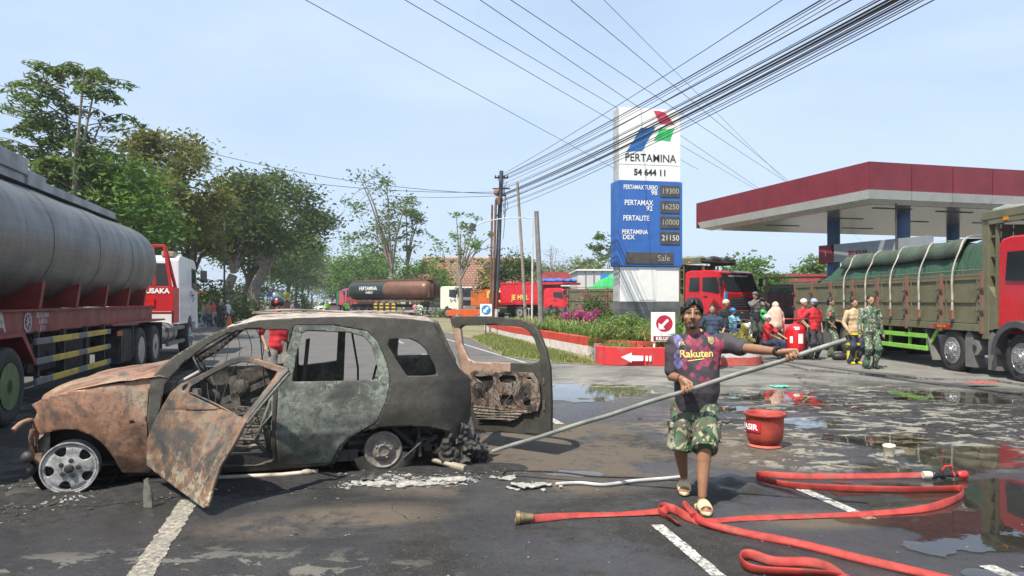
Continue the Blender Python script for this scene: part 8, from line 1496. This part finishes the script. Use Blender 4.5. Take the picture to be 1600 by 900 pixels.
# ================================================================ people and motorcycles
_mb = {}
def bike(label, loc, rz, col=(.03, .03, .035), group=None, seat_=(.02, .02, .02), key='a', cat='motorcycle'):
    k = (col, seat_)
    if k in _mb: return dup(_mb[k], None, loc, rz, label, group)
    p = thing('motorcycle', label, cat, loc, rz, group); P = mat('bike_%d_%d_%d' % tuple(int(x*99) for x in col), col, .28, 0, .1, 4, coat=.5)
    for x in (-.62, .62):
        mb = MB(); mb.lathe([(.22, -.035), (.275, -.04), (.29, 0), (.275, .04), (.22, .035)], (x, 0, .29), (0, 1, 0), 24); w_ = mb.build('wheel', M_TYRE, p, 50); mb = MB(); mb.lathe([(.22, -.02), (.23, 0), (.22, .02)], (x, 0, .29), (0, 1, 0), 24, caps=False); mb.lathe([(.04, -.05), (.04, .05)], (x, 0, .29), (0, 1, 0), 10)
        for a in range(6): mb.bar((x, 0, .29), (x+.22*cos(a*1.047), 0, .29+.22*sin(a*1.047)), .015, .02, (0, 1, 0))
        mb.build('rim', M_SIL, w_, 50)
    mb = MB(); mb.prism([(.52, .62), (.60, .95), (.50, 1.0), (.34, .72), (.10, .58), (.05, .36), (.32, .30), (.44, .45)], 'y', -.12, .12); mb.build('leg_shield', P, p, bevel=.04)
    mb = MB(); mb.prism([(.10, .50), (.05, .66), (-.35, .72), (-.80, .80), (-.86, .72), (-.60, .56), (-.30, .42)], 'y', -.11, .11); mb.build('side_panel', P, p, bevel=.03)
    mb = MB(); mb.prism([(.12, .68), (.05, .76), (-.35, .80), (-.70, .86), (-.78, .82), (-.35, .72)], 'y', -.12, .12); mb.build('seat', mat('bike_seat', seat_, .6), p, bevel=.03); mb = MB(); mb.prism([(.36, .52), (.62, .62), (.86, .52), (.88, .47), (.62, .56), (.4, .46)], 'y', -.06, .06); mb.build('mudguard', P, p, bevel=.015)
    mb = MB(); mb.tube([(.62, .05, .29), (.5, .05, .75)], .025, 8); mb.tube([(.62, -.05, .29), (.5, -.05, .75)], .025, 8); mb.box((-.1, 0, .38), (.36, .2, .26)); mb.tube([(.0, -.12, .28), (-.3, -.14, .25), (-.75, -.15, .34)], .04, 8); mb.build('engine', mat('engine_metal', (.10, .10, .10), .4, .5), p, 50)
    mb = MB(); mb.tube([(.42, -.34, 1.02), (.46, -.15, 1.03), (.5, 0, .98), (.46, .15, 1.03), (.42, .34, 1.02)], .018, 8); mb.build('handlebar', M_GRIL, p, 50); mb = MB(); mb.ell((.60, 0, .90), (.07, .10, .09), 12); mb.build('headlight', M_LAMP, p, 50)
    for s_ in (-1, 1): mb = MB(); mb.tube([(.44, s_*.22, 1.04), (.42, s_*.28, 1.18)], .008, 5); mb.ell((.42, s_*.29, 1.22), (.02, .06, .04), 8); mb.build('mirror', M_GRIL, p, 50)
    mb = MB(); mb.ell((-.86, 0, .76), (.04, .08, .04), 8); mb.build('tail_light', mat('tail_red', (.30, .02, .015)), p, 50); _mb[k] = p; return p
def ground(px, py, z=0.): return G(px, py, z)
RED = (.50, .02, .03); DK_ = (.03, .03, .035)
# behind the wreck
person('man in red T-shirt and grey trousers wearing a dark helmet behind the wreck', V(-4.15, 12.6, 0), .5, 1.70, RED, (.17, .15, .13), head='helmet', headc=(.02, .02, .03), lh=(.22, -.12, .84), rh=(-.22, -.10, .84), extra=lambda p, J: (lambda mb: mb.build('helmet_emblem', mat('emblem_red', (.6, .03, .03)), p))(MB().ell(J['HD']*J['k']+V(-.05, -.115, .055), (.035, .02, .035), 8)))
# right-hand group
person('person in dark blue T-shirt and jeans standing just behind the walking man', V(4.85, 17.2, 0), -.3, 1.56, (.035, .05, .09), (.05, .11, .22), lh=(.24, -.10, .9), rh=(-.24, -.12, .88))
person('man in beige cap and black jacket standing before the red truck grille', V(6.72, 22.3, .05), .1, 1.62, (.02, .02, .022), DK_, head='helmet', headc=(.50, .46, .30), short=False)
person('child in blue helmet and light blue top sitting on the yellow motorcycle', V(6.35, 20.4, .36), .4, 1.25, (.25, .50, .62), (.06, .10, .2), head='helmet', headc=(.03, .22, .45), hip=.62, lf=(.2, -.25, .12), rf=(-.2, -.25, .12), lh=(.15, -.42, .85), rh=(-.15, -.42, .85))
def camx(p, J): mb = MB(); q = (J['lh']+J['rh'])/2*J['k']+V(0, -.05, .02); mb.box(q, (.15, .09, .10)); mb.cyl(q+V(0, -.04, 0), q+V(0, -.13, 0), .035, n=10); mb.build('camera', mat('camera_black', (.015, .015, .015), .4), p, bevel=.008)
person('photographer in grey and black jacket with camera raised to his face', V(7.15, 20.9, .32), .35, 1.60, (.13, .125, .12), (.045, .05, .04), head='cap', headc=(.10, .09, .09), short=False, lh=(.09, -.26, 1.38), rh=(-.09, -.26, 1.38), extra=camx)
person('man in bright green jacket and grey helmet astride a parked motorcycle', V(8.0, 22.6, .05), .5, 1.62, (.05, .42, .10), DK_, head='helmet', headc=(.25, .26, .27), hip=.80, short=False, lf=(.28, -.1, .08), rf=(-.28, -.1, .08), lh=(.25, -.45, .95), rh=(-.25, -.45, .95))
person('man in red and white shirt with blue-white cap sitting low by the extinguisher', V(7.0, 19.5, .05), .8, 1.60, RED, (.04, .05, .10), head='cap', headc=(.65, .66, .72), hip=.48, lf=(.2, -.45, .08), rf=(-.15, -.42, .08), lh=(.2, -.42, .62), rh=(-.18, -.40, .62))
person('woman in long peach headscarf and brown skirt seen from behind', V(7.9, 21.3, .05), pi-.2, 1.56, (.70, .44, .34), (.075, .045, .035), head='hijab', headc=(.72, .46, .36), skirt=True)
person('station worker in red shirt and white cap leaning over the extinguisher', V(8.25, 20.3, .05), .6, 1.66, RED, DK_, head='cap', headc=(.75, .74, .70), lean=(-.08, -.12), lh=(.0, -.45, .98), rh=(-.34, -.40, .90))
person('station worker in red shirt, dark mask and blue-white cap', V(8.22, 19.35, .05), .25, 1.66, RED, DK_, head='cap', headc=(.30, .38, .62), mask=True, lh=(.25, -.02, .80), rh=(-.30, -.12, .95))
person('soldier in camouflage with orange armband turned towards the two workers', V(9.05, 20.2, .05), 1.0, 1.68, topm=CAMO_U, legm=CAMO_U, lh=(.22, -.22, 1.0), rh=(-.22, -.12, .88), extra=lambda p, J: MB().lathe([(.072, -.05), (.075, .05)], (J['CH']+V(-.21, 0, -.12))*J['k'], (.25, 0, 1), 14, caps=False).build('armband', mat('armband_orange', (.65, .12, .03), .7), p, 60))
def fire(p, J):
    Y_ = mat('hi_vis_yellow', (.72, .62, .03), .5)
    for z in (.52, .78): MB().lathe([(.196, z-.03), (.200, z+.03)], (0, 0, 0), n=18, caps=False).build('reflective_band', Y_, p, 60)
    for x in (.10, -.10): MB().lathe([(.082, .14), (.085, .34)], (x, 0, 0), n=14, caps=False).build('boot_shaft', Y_, p, 60)
person('firefighter in tan jacket with yellow bands and yellow boots', V(8.62, 17.9, .05), .15, 1.66, (.50, .36, .22), (.03, .035, .06), (.60, .48, .02), short=False, lh=(.24, -.05, .80), rh=(-.24, -.14, .85), extra=fire)
def shades(p, J): MB().bx(-.062, .062, -.103, -.085, J['HD'].z+.0, J['HD'].z+.030).build('sunglasses', mat('camera_black', (.015, .015, .015)), p, bevel=.006)
person('soldier in full camouflage with sunglasses standing before the olive truck', V(8.45, 16.75, .05), .05, 1.74, topm=CAMO_U, legm=CAMO_U, short=False, lh=(.27, -.04, .78), rh=(-.27, -.05, .78), extra=lambda p, J: p)
GBK = 'motorcycles parked behind the low wall'
bike('yellow and white scooter standing under the blue-helmeted child', V(6.35, 20.4, .04), -pi/2+.4, (.62, .45, .06), GBK); bike('white and yellow scooter below the photographer', V(7.3, 21.6, .05), -pi/2-.3, (.62, .62, .58), GBK); bike('dark motorcycle under the man in the green jacket', V(8.0, 22.6, .05), -pi/2+.5, DK_, GBK); bike('dark motorcycle between the low wall and the truck grille', V(6.7, 23.6, .05), -pi/2-.6, (.05, .05, .06), GBK)
# wheeled extinguisher
q = V(7.72, 19.35, .05); ex = thing('wheeled_extinguisher', 'large red wheeled fire extinguisher with white labels beside the workers', 'extinguisher', q); M_EX = mat('extinguisher_red', (.58, .01, .015), .22, 0, .08, 3, coat=.5)
MB().lathe([(.0001, .18), (.16, .20), (.245, .27), (.25, .35), (.25, .80), (.24, .88), (.15, .96), (.06, .98), (.05, 1.04), (.0001, 1.04)], (0, 0, 0), n=32).build('cylinder', M_EX, ex, 50)
for s_ in (-1, 1): w_ = MB().lathe([(.10, -.03), (.15, -.035), (.155, 0), (.15, .035), (.10, .03)], (s_*.30, .05, .155), (1, 0, 0), 20).build('wheel', M_TYRE, ex, 50); MB().lathe([(.0001, -.02), (.10, -.02), (.10, .02), (.0001, .02)], (s_*.30, .05, .155), (1, 0, 0), 16).build('hub', M_EX, w_, 50)
MB().tube([(-.22, .18, .5), (-.22, .24, 1.1), (.22, .24, 1.1), (.22, .18, .5)], .018, 8).build('handle', M_EX, ex, 60); MB().tube(crom([(.05, 0, 1.0), (.3, -.1, 1.1), (.36, -.05, .6), (.3, .0, .3), (.27, .05, .6)], 6), .02, 8).build('hose', M_GRIL, ex, 60)
for x, z, w_, h_ in ((.05, .58, .14, .26), (-.05, .86, .12, .08), (-.20, .55, .08, .18)): mb = MB(); mb.add([(.253*sin(a), -.253*cos(a), z+s_) for a in np.linspace((x-w_/2)/.25, (x+w_/2)/.25, 6) for s_ in (-h_/2, h_/2)], [(i*2, i*2+2, i*2+3, i*2+1) for i in range(5)]); mb.build('label', M_TXTW, ex)
tag(MB().ell((0, 0, .10), (.22, .16, .12), 12).build('black_bag', mat('bag_black', (.02, .02, .02), .6, bump=.5), smooth=60), 'black bag on the ground at the feet of the orange-armed soldier', 'bag').location = V(8.85, 19.2, .04)
# far road: police, scooter, crowd on the left
HV = mat('hi_vis_lime', (.35, .85, .08), .5)
for px, Y, lb in ((511, 74, 'officer in lime vest standing on the road centre, the one farther left'), (541, 70, 'officer in lime vest standing just left of the red lorries')):
    person(lb, at(px, Y), .2, 1.7, topm=HV, leg=DK_, head='cap', headc=(.6, .6, .58), det=False)
q = at(655, 60); bike('scooter ridden by two people in front of the brown tanker', q, -1.2, (.25, .34, .25)); person('rider in pale green jacket steering the scooter before the brown tanker', q+V(0, 0, .02), .5, 1.6, (.42, .55, .38), DK_, head='helmet', headc=(.06, .05, .05), hip=.82, short=False, lf=(.2, -.1, .2), rf=(-.2, -.1, .2), lh=(.25, -.45, .95), rh=(-.25, -.45, .95), det=False)
person('pillion passenger in pink behind the scooter rider', q+V(-.35, .25, .06), .5, 1.55, (.60, .22, .26), DK_, head='helmet', headc=(.05, .05, .06), hip=.82, lf=(.2, -.1, .25), rf=(-.2, -.1, .25), lh=(.1, -.3, .95), rh=(-.1, -.3, .95), det=False)
cw_ = [(318, 46, (.15, .30, .28), (.10, .2, .3), 'person in teal top at the left end of the crowd', 'hair'), (327, 45, (.42, .18, .12), (.05, .08, .14), 'bare-armed man in brownish top beside the teal one', 'hair'), (334, 47, (.62, .05, .05), (.4, .4, .4), 'person in red and white top low in the left crowd', 'hair'), (343, 44, (.03, .03, .035), DK_, 'man dressed in black in the middle of the left crowd', 'hair'), (349, 45, (.12, .08, .09), (.03, .03, .04), 'person in dark maroon in the left crowd', 'hair'), (356, 46, (.62, .62, .60), (.05, .06, .09), 'person in white shirt at the right end of the left crowd', 'cap'), (384, 60, (.20, .17, .12), DK_, 'person in brown shirt under the big trunk', 'hair'), (400, 64, (.30, .32, .34), DK_, 'person in striped grey shirt beyond the trunk', 'hair'), (448, 60, (.30, .12, .08), DK_, 'person in rust shirt right of the helmeted man', 'helmet'), (456, 66, (.65, .65, .62), DK_, 'person in white shirt by the parked motorcycles', 'cap'), (464, 72, (.10, .10, .14), DK_, 'person in dark jacket farther along the parked motorcycles', 'helmet'), (477, 85, (.28, .28, .30), DK_, 'far rider in grey near the road edge', 'helmet')]
for k, (px, Y, c, lg, lb, hh) in enumerate(cw_): person(lb, at(px, Y)+V(0, 0, .0), (k*1.7) % 3-1.2, 1.6+.05*(k % 3), c, lg, head=hh, det=False, headc=(.5, .5, .5) if hh == 'cap' else (.04, .03, .04), lh=(.22, -.2, .95) if k % 2 else None)
GP = 'motorcycles parked along the left verge'
for k in range(14):
    Y = 47+k*3.4; px = 500+FPX*(-7.7-.25*(k % 3))/Y; bike(['parked motorcycle in the row on the left verge near the crowd', 'parked motorcycle farther along the row on the left verge'][k > 6], at(px, Y), pi/2+.9*((k*37) % 5-2)*.4, ((.03, .03, .035), (.35, .03, .03), (.05, .05, .06), (.5, .5, .52))[k % 4], GP)
# parasol, litter bin, barrier, small signs on the left verge
q = at(430, 57); um = thing('parasol', 'small multicoloured parasol above the helmeted man in the distance', 'parasol', q); mb = MB()
for k, c in enumerate(((.6, .04, .04), (.05, .12, .5), (.7, .7, .68), (.65, .5, .05), (.6, .04, .04), (.05, .12, .5), (.7, .7, .68), (.1, .4, .15))): a0, a1 = k*pi/4, (k+1)*pi/4; mb = MB(); P = lambda a, r, z: (r*cos(a), r*sin(a), z); mb.add([(0, 0, 2.42), P(a0, .45, 2.3), P(a1, .45, 2.3), P(a0, .78, 2.02), P(a1, .78, 2.02)], [(0, 1, 2), (1, 3, 4, 2)]); mb.build('canopy_panel', mat('parasol_%d_%d' % (int(c[0]*99), int(c[2]*99)), c, .7), um)
MB().cyl((0, 0, 0), (0, 0, 2.42), .02, n=6).build('stick', M_GRIL, um)
q = at(358, 41); tag(MB().lathe([(.20, 0), (.22, .02), (.12, .5), (.05, .78), (.0001, .8)], q, n=14).build('traffic_cone', mat('cone_orange', (.65, .12, .03), .6), smooth=50), 'orange traffic cone at the foot of the left trees', 'cone')
q = at(448, 72); sg = thing('yellow_sign', 'small yellow board on a post among the parked motorcycles', 'sign', q); MB().bx(-.35, .35, -.03, .03, 1.6, 2.5).build('board', mat('board_yellow', (.60, .45, .10), .6), sg); MB().cyl((0, 0, 0), (0, 0, 1.6), .04, n=8).build('post', M_PS, sg)
for px, Y, lb in ((350, 50, 'slim dark street pole rising among the left trees'), (421, 76, 'thin pale street pole between the dark trunks')): q = at(px, Y); pl_ = thing('street_pole', lb, 'pole', q); MB().cyl((0, 0, 0), (.05, 0, 7.0), .08, .06, 8).build('shaft', M_PS if px < 400 else M_PW, pl_, 60); MB().cyl((0, 0, 0), (0, 0, .4), .13, .12, 8).build('foot', M_PC, pl_, 60)
# white car far down the road
q = at(511, 96); cr_ = thing('white_car', 'white car far down the shaded road behind the left officer', 'car', q, -pi/2-.25); Wc = mat('car_white', (.7, .71, .72), .25, 0, .06, 2, coat=.5)
mb = MB(); mb.prism([(-2.0, .35), (-2.05, .85), (-1.5, .98), (-.9, 1.42), (.5, 1.45), (1.15, 1.0), (1.95, .85), (2.05, .45), (1.9, .3)], 'y', -.82, .82); mb.build('body', Wc, cr_, bevel=.08)
for P_ in (((1.12, .72, 1.02), (1.12, -.72, 1.02), (.56, -.64, 1.40), (.56, .64, 1.40)),): mb = MB(); mb.quad(*[(x+.03, y, z+.02) for x, y, z in P_]); mb.build('windscreen', M_GL, cr_)
for s_ in (-1, 1): mb = MB(); mb.add([(x, s_*.835, z) for x, z in ((-1.25, 1.02), (.95, 1.02), (.45, 1.36), (-.85, 1.36))], [(0, 1, 2, 3)]); mb.build('side_window', M_GL, cr_); mb = MB(); mb.ell((2.0, s_*.6, .68), (.06, .16, .09), 8); mb.build('headlight', M_LAMP, cr_)
for x in (-1.3, 1.3):
    for s_ in (-1, 1): wheel(cr_, x, s_*.80, .31, .2, side=s_)
# ================================================================ thin morning haze
hm = bpy.data.materials.new('haze'); hm.use_nodes = True; hm.node_tree.nodes.clear(); ho_ = hm.node_tree.nodes.new('ShaderNodeOutputMaterial'); hv = hm.node_tree.nodes.new('ShaderNodeVolumePrincipled')
hv.inputs['Color'].default_value = (.93, .96, 1, 1); hv.inputs['Density'].default_value = .0006; hv.inputs['Anisotropy'].default_value = .3; hm.node_tree.links.new(hv.outputs[0], ho_.inputs['Volume'])
hz_o = MB().bx(-420, 420, -60, 760, -1.2, 26).build('haze', hm); hz_o['kind'] = 'stuff'; SC.cycles.volume_bounces = 0
bake()
